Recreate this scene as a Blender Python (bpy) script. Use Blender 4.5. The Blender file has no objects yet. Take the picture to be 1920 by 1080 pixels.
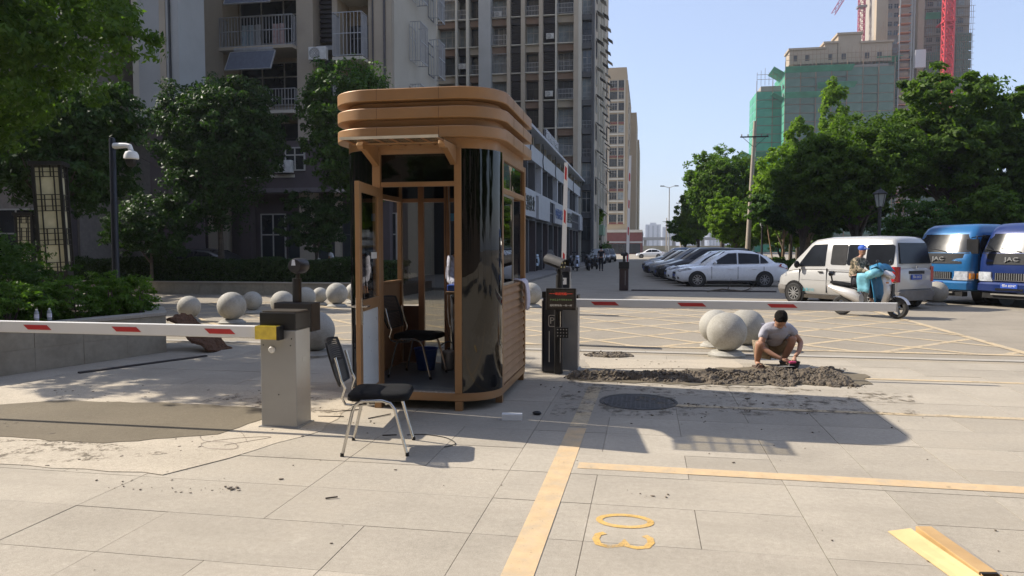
import bpy, math, random
import numpy as np
from mathutils import Vector, Matrix
R = math.radians
SC = bpy.context.scene
COL = SC.collection
random.seed(7)

# ------------------------------------------------------------------ camera, world, sun
cam_d = bpy.data.cameras.new('camera'); cam = bpy.data.objects.new('camera', cam_d); COL.objects.link(cam)
cam_d.sensor_width = 36.0; cam_d.lens = 26.0; cam_d.clip_start = 0.05; cam_d.clip_end = 6000
cam.location = (0, 0, 1.6)
cam.rotation_euler = (Matrix.Rotation(R(10.3), 3, 'Z') @ Matrix.Rotation(R(90 - 3.1), 3, 'X')).to_euler()
SC.camera = cam
w = bpy.data.worlds.new('World'); SC.world = w; w.use_nodes = True
nt = w.node_tree; bg = nt.nodes['Background']
sky = nt.nodes.new('ShaderNodeTexSky'); sky.sky_type = 'NISHITA'; sky.sun_disc = False
SUN_EL = math.atan(1 / 1.162); SUN_ROT = math.atan2(-1.15, 0.165)
sky.sun_elevation = SUN_EL; sky.sun_rotation = SUN_ROT
sky.air_density = 1.0; sky.dust_density = 1.6; sky.ozone_density = 2.6
hz_ = nt.nodes.new('ShaderNodeMix'); hz_.data_type = 'RGBA'; hz_.inputs[0].default_value = .42
nt.links.new(sky.outputs[0], hz_.inputs[6]); hz_.inputs[7].default_value = (2.75, 3.0, 4.1, 1)
nt.links.new(hz_.outputs[2], bg.inputs[0]); bg.inputs[1].default_value = 0.14
sl = bpy.data.lights.new('sun', 'SUN'); sun = bpy.data.objects.new('sun', sl); COL.objects.link(sun)
sl.energy = 4.4; sl.angle = R(0.53); sl.color = (1.0, 0.92, 0.80)
sun.rotation_euler = Vector((1.15, -0.165, -1.0)).to_track_quat('-Z', 'Y').to_euler(); sun.location = (-30, 5, 40)
SC.view_settings.view_transform = 'Standard'; SC.view_settings.look = 'None'
SC.view_settings.gamma = 1; SC.view_settings.use_curve_mapping = False
SC.view_settings.exposure = 0.78
SC.render.engine = 'CYCLES'
SC.cycles.max_bounces = 6; SC.cycles.transparent_max_bounces = 16; SC.cycles.volume_bounces = 0

# ------------------------------------------------------------------ materials
MATS = {}
def new_mat(name):
    m = bpy.data.materials.new(name); m.use_nodes = True; MATS[name] = m
    return m, m.node_tree, m.node_tree.nodes['Principled BSDF']
def N(t, typ, **kw):
    n = t.nodes.new(typ)
    for k, v in kw.items(): setattr(n, k, v)
    return n
def setin(n, **kw):
    for k, v in kw.items(): n.inputs[k.replace('_', ' ')].default_value = v
def mixc(t, f, a, b, mode='MIX'):
    n = N(t, 'ShaderNodeMix', data_type='RGBA', blend_type=mode)
    for sock, v in ((n.inputs[0], f), (n.inputs[6], a), (n.inputs[7], b)):
        if hasattr(v, 'links'): t.links.new(v, sock)
        elif isinstance(v, (int, float)): sock.default_value = v
        else: sock.default_value = (*v[:3], 1)
    return n.outputs[2]
def ramp(t, src, p0, p1):
    n = N(t, 'ShaderNodeMapRange'); t.links.new(src, n.inputs[0]); n.inputs[1].default_value = p0; n.inputs[2].default_value = p1
    return n.outputs[0]
def noise(t, co, scale, det=4, rough=.55):
    n = N(t, 'ShaderNodeTexNoise'); setin(n, Scale=scale, Detail=det, Roughness=rough)
    if co: t.links.new(co, n.inputs['Vector'])
    return n.outputs[0]
def M(name, col, rough=.6, metal=0, var=.12, vs=6, dirt=0, dirtc=(.12, .10, .08), ds=2.0, bump=0, bs=60, coat=0, spec=.5, world=False, rv=.1, emit=None):
    if name in MATS: return MATS[name]
    m, t, p = new_mat(name)
    if world: co = N(t, 'ShaderNodeNewGeometry').outputs['Position']
    else: co = N(t, 'ShaderNodeTexCoord').outputs['Object']
    a = tuple(min(1, c * (1 - var)) for c in col); b = tuple(min(1, c * (1 + var)) for c in col)
    c = mixc(t, ramp(t, noise(t, co, vs), .3, .7), a, b)
    if dirt:
        f = ramp(t, noise(t, co, ds, 6, .65), .45, .75)
        mm = N(t, 'ShaderNodeMath', operation='MULTIPLY'); t.links.new(f, mm.inputs[0]); mm.inputs[1].default_value = dirt
        c = mixc(t, mm.outputs[0], c, dirtc)
    t.links.new(c, p.inputs['Base Color'])
    rr = N(t, 'ShaderNodeMapRange'); t.links.new(noise(t, co, vs * 1.7), rr.inputs[0]); rr.inputs[1].default_value = .3; rr.inputs[2].default_value = .7
    rr.inputs[3].default_value = max(0.02, rough - rv * rough); rr.inputs[4].default_value = min(1, rough + rv * rough); t.links.new(rr.outputs[0], p.inputs['Roughness'])
    p.inputs['Metallic'].default_value = metal; p.inputs['Specular IOR Level'].default_value = spec
    p.inputs['Coat Weight'].default_value = coat
    if coat: p.inputs['Coat Roughness'].default_value = .06
    if emit: p.inputs['Emission Color'].default_value = (*emit[:3], 1); p.inputs['Emission Strength'].default_value = emit[3]
    if bump:
        bn = N(t, 'ShaderNodeBump'); bn.inputs['Strength'].default_value = bump; bn.inputs['Distance'].default_value = .02
        t.links.new(noise(t, co, bs, 5), bn.inputs['Height']); t.links.new(bn.outputs[0], p.inputs['Normal'])
    return m
def glass(name, tint, refl=1.0, rough=.02, ior=1.5, dark=None, darkf=0):
    m, t, p = new_mat(name); t.nodes.remove(p)
    out = t.nodes['Material Output']
    tr = N(t, 'ShaderNodeBsdfTransparent'); tr.inputs[0].default_value = (*tint, 1)
    gl = N(t, 'ShaderNodeBsdfGlossy'); gl.inputs['Color'].default_value = (refl, refl, refl, 1); gl.inputs['Roughness'].default_value = rough
    co = N(t, 'ShaderNodeTexCoord').outputs['Object']
    bn = N(t, 'ShaderNodeBump'); bn.inputs['Strength'].default_value = .015; bn.inputs['Distance'].default_value = .05
    t.links.new(noise(t, co, 3, 2), bn.inputs['Height']); t.links.new(bn.outputs[0], gl.inputs['Normal'])
    base = tr.outputs[0]
    if dark:
        df = N(t, 'ShaderNodeBsdfDiffuse'); df.inputs[0].default_value = (*dark, 1)
        mx = N(t, 'ShaderNodeMixShader'); mx.inputs[0].default_value = darkf
        t.links.new(base, mx.inputs[1]); t.links.new(df.outputs[0], mx.inputs[2]); base = mx.outputs[0]
    fr = N(t, 'ShaderNodeFresnel'); fr.inputs[0].default_value = ior
    mx = N(t, 'ShaderNodeMixShader'); t.links.new(fr.outputs[0], mx.inputs[0]); t.links.new(base, mx.inputs[1]); t.links.new(gl.outputs[0], mx.inputs[2])
    t.links.new(mx.outputs[0], out.inputs[0])
    return m
def leafmat(name, c1, c2, trans=.35, patch=1.2):
    m, t, p = new_mat(name); t.nodes.remove(p); out = t.nodes['Material Output']
    g = N(t, 'ShaderNodeNewGeometry')
    c = mixc(t, g.outputs['Random Per Island'], c1, c2)
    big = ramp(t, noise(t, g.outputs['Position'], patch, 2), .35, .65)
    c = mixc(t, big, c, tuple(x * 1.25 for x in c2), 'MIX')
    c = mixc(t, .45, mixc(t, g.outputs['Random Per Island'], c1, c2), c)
    d = N(t, 'ShaderNodeBsdfPrincipled'); d.inputs['Roughness'].default_value = .5; d.inputs['Specular IOR Level'].default_value = .18; t.links.new(c, d.inputs[0])
    tr = N(t, 'ShaderNodeBsdfTranslucent')
    c3 = mixc(t, 1.0, c, (1.5, 1.7, .55), 'MULTIPLY'); t.links.new(c3, tr.inputs[0])
    mx = N(t, 'ShaderNodeMixShader'); mx.inputs[0].default_value = trans
    t.links.new(d.outputs[0], mx.inputs[1]); t.links.new(tr.outputs[0], mx.inputs[2]); t.links.new(mx.outputs[0], out.inputs[0])
    return m

copper = M('copper_paint', (.33, .178, .075), .45, metal=.2, var=.10, vs=3, dirt=.35, dirtc=(.25, .18, .12), ds=3.5, bump=.06, bs=25)
copper_lt = M('copper_panel', (.36, .20, .10), .42, metal=.2, var=.1, vs=4, dirt=.3, dirtc=(.35, .28, .2), ds=4)
blackglass = glass('black_glass', (.045, .043, .04), 1.0, .01, 1.55, (.004, .004, .004), .35)
tintglass = glass('tinted_glass', (.20, .21, .21), 1.0, .01, 1.5)
doorglass = glass('door_glass_clear', (.82, .82, .80), 1.0, .01, 1.5)
clearglass = glass('door_glass', (.60, .60, .58), 1.0, .01, 1.5)
carglass = glass('vehicle_glass', (.10, .11, .12), 1.0, .02, 1.5, (.01, .012, .014), .5)
winglass = M('building_glass', (.035, .045, .05), .12, var=.5, vs=.6, spec=.8, rv=.4)
winglass_d = M('building_glass_dark', (.018, .022, .026), .18, var=.5, vs=.6, spec=.6)
curtain = M('curtain_behind_glass', (.22, .25, .25), .4, var=.35, vs=1.5)
steel = M('brushed_steel', (.345, .345, .34), .45, metal=.55, var=.06, vs=2, dirt=.25, dirtc=(.25, .24, .225), ds=2.5)
chrome = M('chrome_tube', (.62, .60, .56), .22, metal=.9, var=.05, dirt=.2, dirtc=(.4, .36, .3), ds=12)
blackp = M('black_plastic', (.012, .012, .013), .42, var=.2, dirt=.15, dirtc=(.045, .04, .036), ds=6, spec=.35)
blackm = M('black_metal', (.018, .017, .017), .5, metal=.1, var=.2, dirt=.15, dirtc=(.05, .045, .04), ds=4)
rubber = M('rubber', (.018, .018, .018), .8, var=.2, dirt=.4, dirtc=(.10, .09, .075), ds=5)
fabricb = M('black_fabric', (.010, .010, .011), .95, var=.2, bump=.3, bs=200, spec=.2)
white = M('white_paint', (.74, .73, .70), .45, var=.04, dirt=.15, dirtc=(.5, .47, .4), ds=6)
whitegl = M('white_panel', (.62, .66, .68), .3, var=.03, dirt=.1, dirtc=(.5, .5, .48), ds=5)
redp = M('red_reflective', (.50, .03, .03), .4, var=.08, vs=10)
yellowrefl = M('yellow_reflective', (.62, .46, .04), .22, metal=.4, var=.25, vs=14, coat=.6)
screenm = M('display_face', (.045, .03, .02), .3, var=.2)
stone = M('granite_sphere', (.36, .345, .305), .7, var=.20, vs=90, dirt=.85, dirtc=(.19, .175, .14), ds=3.5, bump=.35, bs=120)
curbst = M('granite_kerb', (.36, .33, .28), .85, var=.12, vs=50, dirt=.4, dirtc=(.24, .21, .17), ds=3, bump=.1)
wallst = M('planter_stone', (.30, .27, .21), .8, var=.10, vs=12, dirt=.6, dirtc=(.17, .15, .11), ds=2.5, bump=.15)
soil = M('soil', (.07, .05, .035), .95, var=.4, bump=.6, bs=30)
skin_m = M('skin', (.36, .19, .12), .55, var=.1, vs=10)
hair_m = M('hair', (.010, .008, .007), .95, var=.5, vs=60, bump=1.0, bs=70, spec=.15)
bark = M('bark', (.10, .08, .06), .9, var=.35, vs=8, bump=.7, bs=25)
barkl = M('pale_bark', (.26, .20, .15), .9, var=.3, vs=6, bump=.5, bs=25)
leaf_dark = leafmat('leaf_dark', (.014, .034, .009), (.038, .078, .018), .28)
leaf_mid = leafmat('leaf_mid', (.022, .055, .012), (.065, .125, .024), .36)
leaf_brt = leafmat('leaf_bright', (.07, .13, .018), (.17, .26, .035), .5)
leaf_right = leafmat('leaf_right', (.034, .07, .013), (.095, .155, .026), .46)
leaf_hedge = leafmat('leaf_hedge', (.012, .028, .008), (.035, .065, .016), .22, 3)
conc = M('concrete', (.30, .29, .27), .85, var=.1, vs=2, dirt=.4, dirtc=(.2, .19, .17), ds=1)
paint_y = M('road_paint_yellow', (.56, .40, .225), .75, var=.10, vs=9, dirt=.9, dirtc=(.42, .35, .25), ds=7, world=True)
paint_y2 = M('road_paint_faded', (.50, .39, .24), .8, var=.10, vs=5, dirt=.9, dirtc=(.36, .32, .26), ds=4, world=True)

def worn(m, t1, t2, scale=22):
    t = m.node_tree; p = t.nodes['Principled BSDF']; out = t.nodes['Material Output']; g = N(t, 'ShaderNodeNewGeometry').outputs['Position']
    f1 = ramp(t, noise(t, g, scale, 9, .8), t1, t1 + .09)
    f2 = ramp(t, noise(t, g, 2.2, 5, .6), t2, t2 + .12)
    mu = N(t, 'ShaderNodeMath', operation='MULTIPLY'); t.links.new(f1, mu.inputs[0]); t.links.new(f2, mu.inputs[1])
    tr = N(t, 'ShaderNodeBsdfTransparent'); mx = N(t, 'ShaderNodeMixShader'); inv = N(t, 'ShaderNodeMath', operation='MULTIPLY'); inv.inputs[1].default_value = .96; t.links.new(mu.outputs[0], inv.inputs[0])
    t.links.new(inv.outputs[0], mx.inputs[0]); t.links.new(tr.outputs[0], mx.inputs[1]); t.links.new(p.outputs[0], mx.inputs[2]); t.links.new(mx.outputs[0], out.inputs[0]); return m
worn(paint_y, .31, .24, 40); worn(paint_y2, .36, .30, 30)
def ground_mat(name, col, kind):
    m, t, p = new_mat(name)
    g = N(t, 'ShaderNodeNewGeometry').outputs['Position']
    oi = N(t, 'ShaderNodeObjectInfo').outputs['Random']
    c = mixc(t, ramp(t, noise(t, g, 1.1, 6, .6), .3, .7), tuple(x * .86 for x in col), tuple(x * 1.12 for x in col))
    sp = ramp(t, noise(t, g, 170 if kind == 'slab' else 90, 3, .8), .35, .65)
    c = mixc(t, mixc(t, sp, (.86,) * 3, (1.10,) * 3), c, c) if False else mixc(t, 1.0, c, mixc(t, sp, (.80,) * 3, (1.16,) * 3), 'MULTIPLY')
    md = ramp(t, noise(t, g, 26, 6, .75), .35, .65); c = mixc(t, 1.0, c, mixc(t, md, (.90, .895, .88), (1.08, 1.08, 1.07)), 'MULTIPLY')
    if kind == 'slab':
        rr = N(t, 'ShaderNodeMapRange'); t.links.new(oi, rr.inputs[0]); rr.inputs[3].default_value = .90; rr.inputs[4].default_value = 1.07
        hs = N(t, 'ShaderNodeHueSaturation'); t.links.new(rr.outputs[0], hs.inputs['Value']); t.links.new(c, hs.inputs['Color']); c = hs.outputs[0]
    st = ramp(t, noise(t, g, .55, 8, .7), .52, .72)
    c = mixc(t, .0, c, c)
    mm = N(t, 'ShaderNodeMath', operation='MULTIPLY'); t.links.new(st, mm.inputs[0]); mm.inputs[1].default_value = .55
    c = mixc(t, mm.outputs[0], c, tuple(x * .80 for x in (col[0], col[1] * .96, col[2] * .9)))
    s2 = ramp(t, noise(t, g, 7, 8, .75), .62, .72)
    mm2 = N(t, 'ShaderNodeMath', operation='MULTIPLY'); t.links.new(s2, mm2.inputs[0]); mm2.inputs[1].default_value = .45
    c = mixc(t, mm2.outputs[0], c, tuple(x * .55 for x in col))
    sm_ = N(t, 'ShaderNodeMapping'); sm_.inputs['Scale'].default_value = (.35, 1.6, 1); sm_.inputs['Rotation'].default_value = (0, 0, .25); t.links.new(g, sm_.inputs[0])
    s3 = ramp(t, noise(t, sm_.outputs[0], 1.3, 9, .72), .50, .70)
    mm3 = N(t, 'ShaderNodeMath', operation='MULTIPLY'); t.links.new(s3, mm3.inputs[0]); mm3.inputs[1].default_value = .5
    c = mixc(t, mm3.outputs[0], c, tuple(x * .74 for x in (col[0], col[1] * .99, col[2] * .97)))
    s4 = ramp(t, noise(t, g, 2.3, 9, .78), .60, .66)
    mm4 = N(t, 'ShaderNodeMath', operation='MULTIPLY'); t.links.new(s4, mm4.inputs[0]); mm4.inputs[1].default_value = .35
    c = mixc(t, mm4.outputs[0], c, tuple(min(1, x * 1.25) for x in col))
    t.links.new(c, p.inputs['Base Color']); p.inputs['Roughness'].default_value = .88; p.inputs['Specular IOR Level'].default_value = .25
    bn = N(t, 'ShaderNodeBump'); bn.inputs['Strength'].default_value = .35; bn.inputs['Distance'].default_value = .006
    t.links.new(noise(t, g, 140, 4, .7), bn.inputs['Height']); t.links.new(bn.outputs[0], p.inputs['Normal'])
    return m
slabm = ground_mat('paving_slab', (.38, .338, .275), 'slab')
bedm = ground_mat('paving_bed', (.33, .285, .22), 'bed')
pavem = ground_mat('plain_paving', (.38, .338, .275), 'bed')
asph = ground_mat('pale_asphalt', (.29, .255, .205), 'asphalt')
cement = ground_mat('dry_cement', (.44, .385, .305), 'cement')
wetcem = ground_mat('fresh_cement', (.155, .130, .092), 'cement')

# ------------------------------------------------------------------ mesh builder
class MB:
    def __init__(s): s.v = []; s.f = []
    def add(s, vs, fs):
        o = len(s.v); s.v += [tuple(v) for v in vs]; s.f += [tuple(i + o for i in f) for f in fs]; return s
    def box(s, x0, x1, y0, y1, z0, z1, mat=None):
        vs = [(x, y, z) for x in (x0, x1) for y in (y0, y1) for z in (z0, z1)]
        if mat is not None: vs = [mat @ Vector(v) for v in vs]
        return s.add(vs, [(0, 1, 3, 2), (4, 6, 7, 5), (0, 4, 5, 1), (2, 3, 7, 6), (0, 2, 6, 4), (1, 5, 7, 3)])
    def bar(s, a, b, wx, wz=None, up=(0, 0, 1)):
        a = Vector(a); b = Vector(b); d = (b - a); L = d.length; d.normalize(); u = Vector(up)
        if abs(d.dot(u)) > .98: u = Vector((0, 1, 0))
        x = d.cross(u).normalized(); z = x.cross(d).normalized(); wz = wz or wx
        vs = []
        for p in (a, b):
            for sx, sz in ((-1, -1), (1, -1), (1, 1), (-1, 1)): vs.append(p + x * sx * wx / 2 + z * sz * wz / 2)
        return s.add(vs, [(0, 3, 2, 1), (4, 5, 6, 7), (0, 1, 5, 4), (1, 2, 6, 5), (2, 3, 7, 6), (3, 0, 4, 7)])
    def tube(s, pts, r, n=8, cap=True):
        pts = [Vector(p) for p in pts]; rs = r if isinstance(r, (list, tuple)) else [r] * len(pts)
        rings = []; ref = None
        for i, p in enumerate(pts):
            d = ((pts[min(i + 1, len(pts) - 1)] - pts[max(i - 1, 0)])).normalized()
            if ref is None:
                ref = d.orthogonal().normalized()
            x = (ref - d * ref.dot(d)).normalized(); y = d.cross(x); ref = x
            rings.append([p + (x * math.cos(2 * math.pi * k / n) + y * math.sin(2 * math.pi * k / n)) * rs[i] for k in range(n)])
        return s.loft(rings, cap=cap)
    def loft(s, rings, cap=True, closed=True):
        n = len(rings[0]); vs = [p for r in rings for p in r]; fs = []
        for i in range(len(rings) - 1):
            for k in range(n if closed else n - 1):
                fs.append((i * n + k, i * n + (k + 1) % n, (i + 1) * n + (k + 1) % n, (i + 1) * n + k))
        if cap and closed:
            fs.append(tuple(range(n))[::-1]); fs.append(tuple((len(rings) - 1) * n + k for k in range(n)))
        return s.add(vs, fs)
    def lathe(s, prof, n=24, cx=0, cy=0, cz=0, axis='z', cap=True):
        rings = []
        for r, z in prof:
            ring = []
            for k in range(n):
                a = 2 * math.pi * k / n; p = (r * math.cos(a), r * math.sin(a), z)
                if axis == 'y': p = (p[0], p[2], p[1])
                if axis == 'x': p = (p[2], p[0], p[1])
                ring.append((cx + p[0], cy + p[1], cz + p[2]))
            rings.append(ring)
        return s.loft(rings, cap)
    def ell(s, c, r, n=16, m=10, rot=None):
        prof = [(math.sin(math.pi * i / m), -math.cos(math.pi * i / m)) for i in range(m + 1)]
        rings = []
        for q, z in prof:
            q = max(q, .002)
            ring = []
            for k in range(n):
                v = Vector((q * math.cos(2 * math.pi * k / n) * r[0], q * math.sin(2 * math.pi * k / n) * r[1], z * r[2]))
                if rot is not None: v = rot @ v
                ring.append(v + Vector(c))
            rings.append(ring)
        return s.loft(rings)
    def prism(s, poly, z0, z1, mat=None):
        n = len(poly); vs = [(x, y, z0) for x, y in poly] + [(x, y, z1) for x, y in poly]
        if mat is not None: vs = [mat @ Vector(v) for v in vs]
        return s.add(vs, [tuple(range(n))[::-1], tuple(range(n, 2 * n))] + [(i, (i + 1) % n, (i + 1) % n + n, i + n) for i in range(n)])
    def xz(s, poly, y0, y1):
        n = len(poly); vs = [(x, y0, z) for x, z in poly] + [(x, y1, z) for x, z in poly]
        return s.add(vs, [tuple(range(n)), tuple(range(n, 2 * n))[::-1]] + [(i, i + n, (i + 1) % n + n, (i + 1) % n) for i in range(n)])
    def mesh(s, name, mat, smooth=False, ang=35):
        me = bpy.data.meshes.new(name); me.from_pydata([tuple(v) for v in s.v], [], s.f)
        if mat: me.materials.append(mat)
        import bmesh
        bm = bmesh.new(); bm.from_mesh(me); bmesh.ops.recalc_face_normals(bm, faces=bm.faces); bm.to_mesh(me); bm.free()
        if smooth:
            me.shade_smooth(); me.set_sharp_from_angle(angle=R(ang))
        return me
def obj(name, mb, mat=None, parent=None, smooth=False, bevel=0, ang=35, loc=None, rz=0, label=None, kind=None):
    me = mb.mesh(name, mat, smooth, ang) if isinstance(mb, MB) else mb
    o = bpy.data.objects.new(name, me); COL.objects.link(o)
    if parent: o.parent = parent
    if loc: o.location = loc
    if rz: o.rotation_euler = (0, 0, rz)
    if bevel:
        b = o.modifiers.new('bevel', 'BEVEL'); b.width = bevel; b.segments = 2; b.limit_method = 'ANGLE'; b.angle_limit = R(40)
    if label: o['label'] = label
    if kind: o['kind'] = kind
    return o
def tag(o, label, cat, group=None, kind=None):
    o['label'] = label; o['category'] = cat
    if group: o['group'] = group
    if kind: o['kind'] = kind
    return o
def thing(name, label, cat, loc=(0, 0, 0), rz=0, group=None):
    o = bpy.data.objects.new(name, None); COL.objects.link(o); o.location = loc; o.rotation_euler = (0, 0, rz); o.empty_display_size = .2
    return tag(o, label, cat, group)
def struct(name, mb, mat, parent=None, **k):
    o = obj(name, mb, mat, parent, **k)
    if not parent: o['kind'] = 'structure'
    return o
def single(name, mb, mat, label, cat, group=None, **k):
    return tag(obj(name, mb, mat, None, **k), label, cat, group)
def copy_tree(o, label, loc, rz=0, parent=None):
    c = o.copy(); COL.objects.link(c)
    if parent: c.parent = parent
    else: c.location = loc; c.rotation_euler = (0, 0, rz); c['label'] = label
    for ch in o.children: copy_tree(ch, None, None, 0, c)
    return c
def rrect(x0, x1, y0, y1, r, n=8, rr=None):
    """rounded rectangle; r = front (y0) corner radius, rr = rear radius"""
    rr = r if rr is None else rr; P = []
    for cx, cy, a0, q in ((x1 - rr, y1 - rr, 0, rr), (x0 + rr, y1 - rr, 90, rr), (x0 + r, y0 + r, 180, r), (x1 - r, y0 + r, 270, r)):
        for k in range(n + 1):
            a = R(a0 + 90 * k / n); P.append((cx + q * math.cos(a), cy + q * math.sin(a)))
    return P
def text(body, size, mat, name, parent, loc, rot=(R(90), 0, 0), ext=.002, align='CENTER', sx=1.0):
    cu = bpy.data.curves.new(name, 'FONT'); cu.body = body; cu.size = size; cu.extrude = ext; cu.align_x = align; cu.align_y = 'CENTER'; cu.resolution_u = 3
    t = bpy.data.objects.new(name, cu); COL.objects.link(t)
    dg = bpy.context.evaluated_depsgraph_get(); me = bpy.data.meshes.new_from_object(t.evaluated_get(dg))
    bpy.data.objects.remove(t); me.materials.clear(); me.materials.append(mat)
    o = bpy.data.objects.new(name, me); COL.objects.link(o); o.parent = parent; o.location = loc; o.rotation_euler = rot; o.scale = (sx, 1, 1)
    return o

# ------------------------------------------------------------------ ground
struct('ground', MB().box(-590, 890, -110, 1890, -.5, -.05), M('earth', (.20, .18, .15), .95, var=.15, vs=.2, world=True))
struct('road', MB().box(-140, 140, 11.62, 330, -.049, -.008), asph)
struct('pavement_bed', MB().box(-60, 60, -30, 11.42, -.049, -.0065), bedm)
pv = bpy.data.objects.new('pavement', MB().box(-60, 60, -30, .965, -.006, -.001).mesh('pavement', pavem)); COL.objects.link(pv); pv['kind'] = 'structure'
def in_view(x, y, m=2.0): return -y - m - .5 < x < .4536 * y + m
SW, SH = .630, .600
rs = random.Random(41); cells = []; used = set()
for j in range(0, 17):
    y = 5.17 - 7 * SH + j * SH
    if y > 11.2: break
    for i in range(-28, 24):
        if (i, j) in used: continue
        wi = 2 if rs.random() < .34 else 1; hj = 2 if (wi == 1 and rs.random() < .22) else 1
        if (i + 1, j) in used: wi = 1
        x = .306 + i * SW
        for a_ in range(wi):
            for b_ in range(hj): used.add((i + a_, j + b_))
        if in_view(x + .3, y + .3, 1.7): cells.append((x * x + y * y, x, y, wi, min(SH * hj, 11.42 - y)))
cells.sort()
slabs = {}
def slab_box(mb, x, y, wi, h, z): return mb.box(x, x + SW * wi - .0045, y, y + h - .0045, z - .011, z)
for n_, (d_, x, y, wi, h) in enumerate(cells[:300]):
    k_ = (wi, round(h, 3))
    if k_ not in slabs: slabs[k_] = slab_box(MB(), 0, 0, wi, h, 0).mesh('slab', slabm)
    o = obj('paving_slab', slabs[k_], None, pv, loc=(x, y, random.uniform(-.0016, .0006)))
    o.rotation_euler = (random.uniform(-.001, .001), random.uniform(-.001, .001), 0)
if len(cells) > 300:
    mb = MB()
    for d_, x, y, wi, h in cells[300:]: slab_box(mb, x, y, wi, h, random.uniform(-.0016, .0004))
    obj('paving_slabs', mb, slabm, pv, kind='stuff')
kerb = struct('kerb_line', MB().box(-60, 60, 11.425, 11.615, -.049, -.014), bedm)
km = MB().box(0, .994, 0, .18, -.0135, .004).mesh('kerb_stone', curbst)
for i in range(-14, 9): obj('kerb_stone', km, None, kerb, loc=(i * 1.0, 11.43, 0))
# sheets on the paving
def sheet(name, poly, z, mat, th=.003): return struct(name, MB().prism(poly, z, z + th), mat)
def ragged(poly, step, amp, seed):
    rd = random.Random(seed); out = []
    for i, (x, y) in enumerate(poly):
        x2, y2 = poly[(i + 1) % len(poly)]; L = math.hypot(x2 - x, y2 - y); n = max(1, int(L / step))
        for k in range(n):
            out.append((x + (x2 - x) * k / n + rd.uniform(-amp, amp), y + (y2 - y) * k / n + rd.uniform(-amp, amp)))
    return out
sheet('cement_patch', ragged([(-8.1, 4.72), (-3.32, 4.62), (-2.78, 6.0), (-3.0, 7.6), (-4.5, 7.9), (-8.1, 7.3)], .22, .03, 1), .0016, cement)
sheet('wet_cement', ragged([(-7.6, 5.0), (-5.5, 5.30), (-4.35, 5.25), (-3.62, 5.72), (-3.42, 6.72), (-4.7, 6.78), (-6.0, 6.70), (-7.6, 5.7)], .12, .028, 2), .0056, wetcem)
sheet('cement_strip', ragged([(-.9, 9.55), (2.2, 10.0), (2.3, 9.3), (-.85, 9.2)], .25, .03, 5), .0016, wetcem)
sheet('damp_stain', ragged([(-.9, 8.85), (.6, 8.80), (2.55, 9.15), (2.75, 9.9), (1.6, 10.4), (.3, 9.75), (-.95, 9.35)], .10, .05, 9), .0046, wetcem)
smm = worn(M('mortar_smear', (.17, .14, .10), .9, var=.2, vs=20, world=True), .50, .44, 9)
for nm_, pl_ in (('mortar_smear', [(-7.4, 4.75), (-4.3, 4.72), (-3.6, 5.1), (-4.4, 5.3), (-7.4, 5.1)]), ('mortar_smear', [(-4.6, 6.9), (-2.9, 6.6), (-2.75, 7.2), (-4.4, 7.5)]), ('mortar_smear', [(-.9, 6.9), (2.6, 7.6), (2.9, 8.8), (-.9, 8.8)])):
    struct(nm_, MB().add([(x_, y_, .0062) for x_, y_ in pl_], [tuple(range(len(pl_)))]), smm)
sheet('cement_haze', ragged([(-.75, 9.75), (1.3, 10.1), (1.2, 10.9), (-.9, 10.6)], .25, .06, 6), .0016, cement)
def line(name, x0, y0, x1, y1, wd, z, mat):
    d = Vector((x1 - x0, y1 - y0)).normalized(); n = Vector((-d.y, d.x)) * wd / 2
    return MB().add([(x0 + n.x, y0 + n.y, z + .002), (x0 - n.x, y0 - n.y, z + .002), (x1 - n.x, y1 - n.y, z + .002), (x1 + n.x, y1 + n.y, z + .002)], [(0, 1, 2, 3)])
struct('painted_line', line('l', -.62, 1.0, -.59, 6.5, .16, .0014, 0), paint_y)
struct('painted_line', line('l', -.59, 6.55, -.57, 8.5, .15, .0014, 0), paint_y2)
struct('painted_line', line('l', -.48, 5.37, 6.5, 5.29, .15, .0014, 0), paint_y)
struct('painted_line', line('l', .1, 7.62, 7, 7.56, .10, .0014, 0), paint_y2)
struct('painted_line', line('l', 1.0, 9.62, 6, 9.6, .10, .0014, 0), paint_y2)
# painted 03 (reads from the right)
def stroke(pts, wd, z=.0014):
    mb = MB()
    for a, b in zip(pts, pts[1:]):
        a = Vector((*a, z + .001)); b = Vector((*b, z + .001)); mb.bar(a, b, wd, .002)
    return mb
def digit(points, name):
    mb = MB(); L = []; Rr = []
    P = [Vector((x, y)) for x, y in points]
    n = len(P); ring = []
    for i, p in enumerate(P):
        d = (P[min(i + 1, n - 1)] - P[max(i - 1, 0)]).normalized(); q = Vector((-d.y, d.x)) * .02
        L.append((p.x + q.x, p.y + q.y)); Rr.append((p.x - q.x, p.y - q.y))
    vs = [(x, y, .0034) for x, y in L] + [(x, y, .0034) for x, y in Rr]
    mb.add(vs, [(i, i + 1, n + i + 1, n + i) for i in range(n - 1)])
    if 'stencil_paint' not in MATS: worn(M('stencil_paint', (.58, .36, .10), .75, var=.15, vs=20, dirt=.5, dirtc=(.45, .37, .26), ds=15, world=True), .36, .25, 70)
    return struct(name, mb, MATS['stencil_paint'])
# text frame: up -> +X, reading direction -> -Y ; digit box .30 (X) by .2 (Y)
def tf(px, py, ox, oy): return (ox + py * .30, oy - px * .19)
digit([tf(.5 + .5 * math.sin(a), .5 + .5 * math.cos(a), -.26, 4.40) for a in np.linspace(0, 2 * math.pi, 25)], 'painted_digit')
three = [(0, .88), (.2, .98), (.5, 1.0), (.85, .92), (.95, .75), (.85, .58), (.45, .52), (.85, .46), (1.0, .25), (.85, .06), (.5, 0), (.15, .03), (0, .15)]
digit([tf(a, b, -.26, 4.10) for a, b in three], 'painted_digit')
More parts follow.
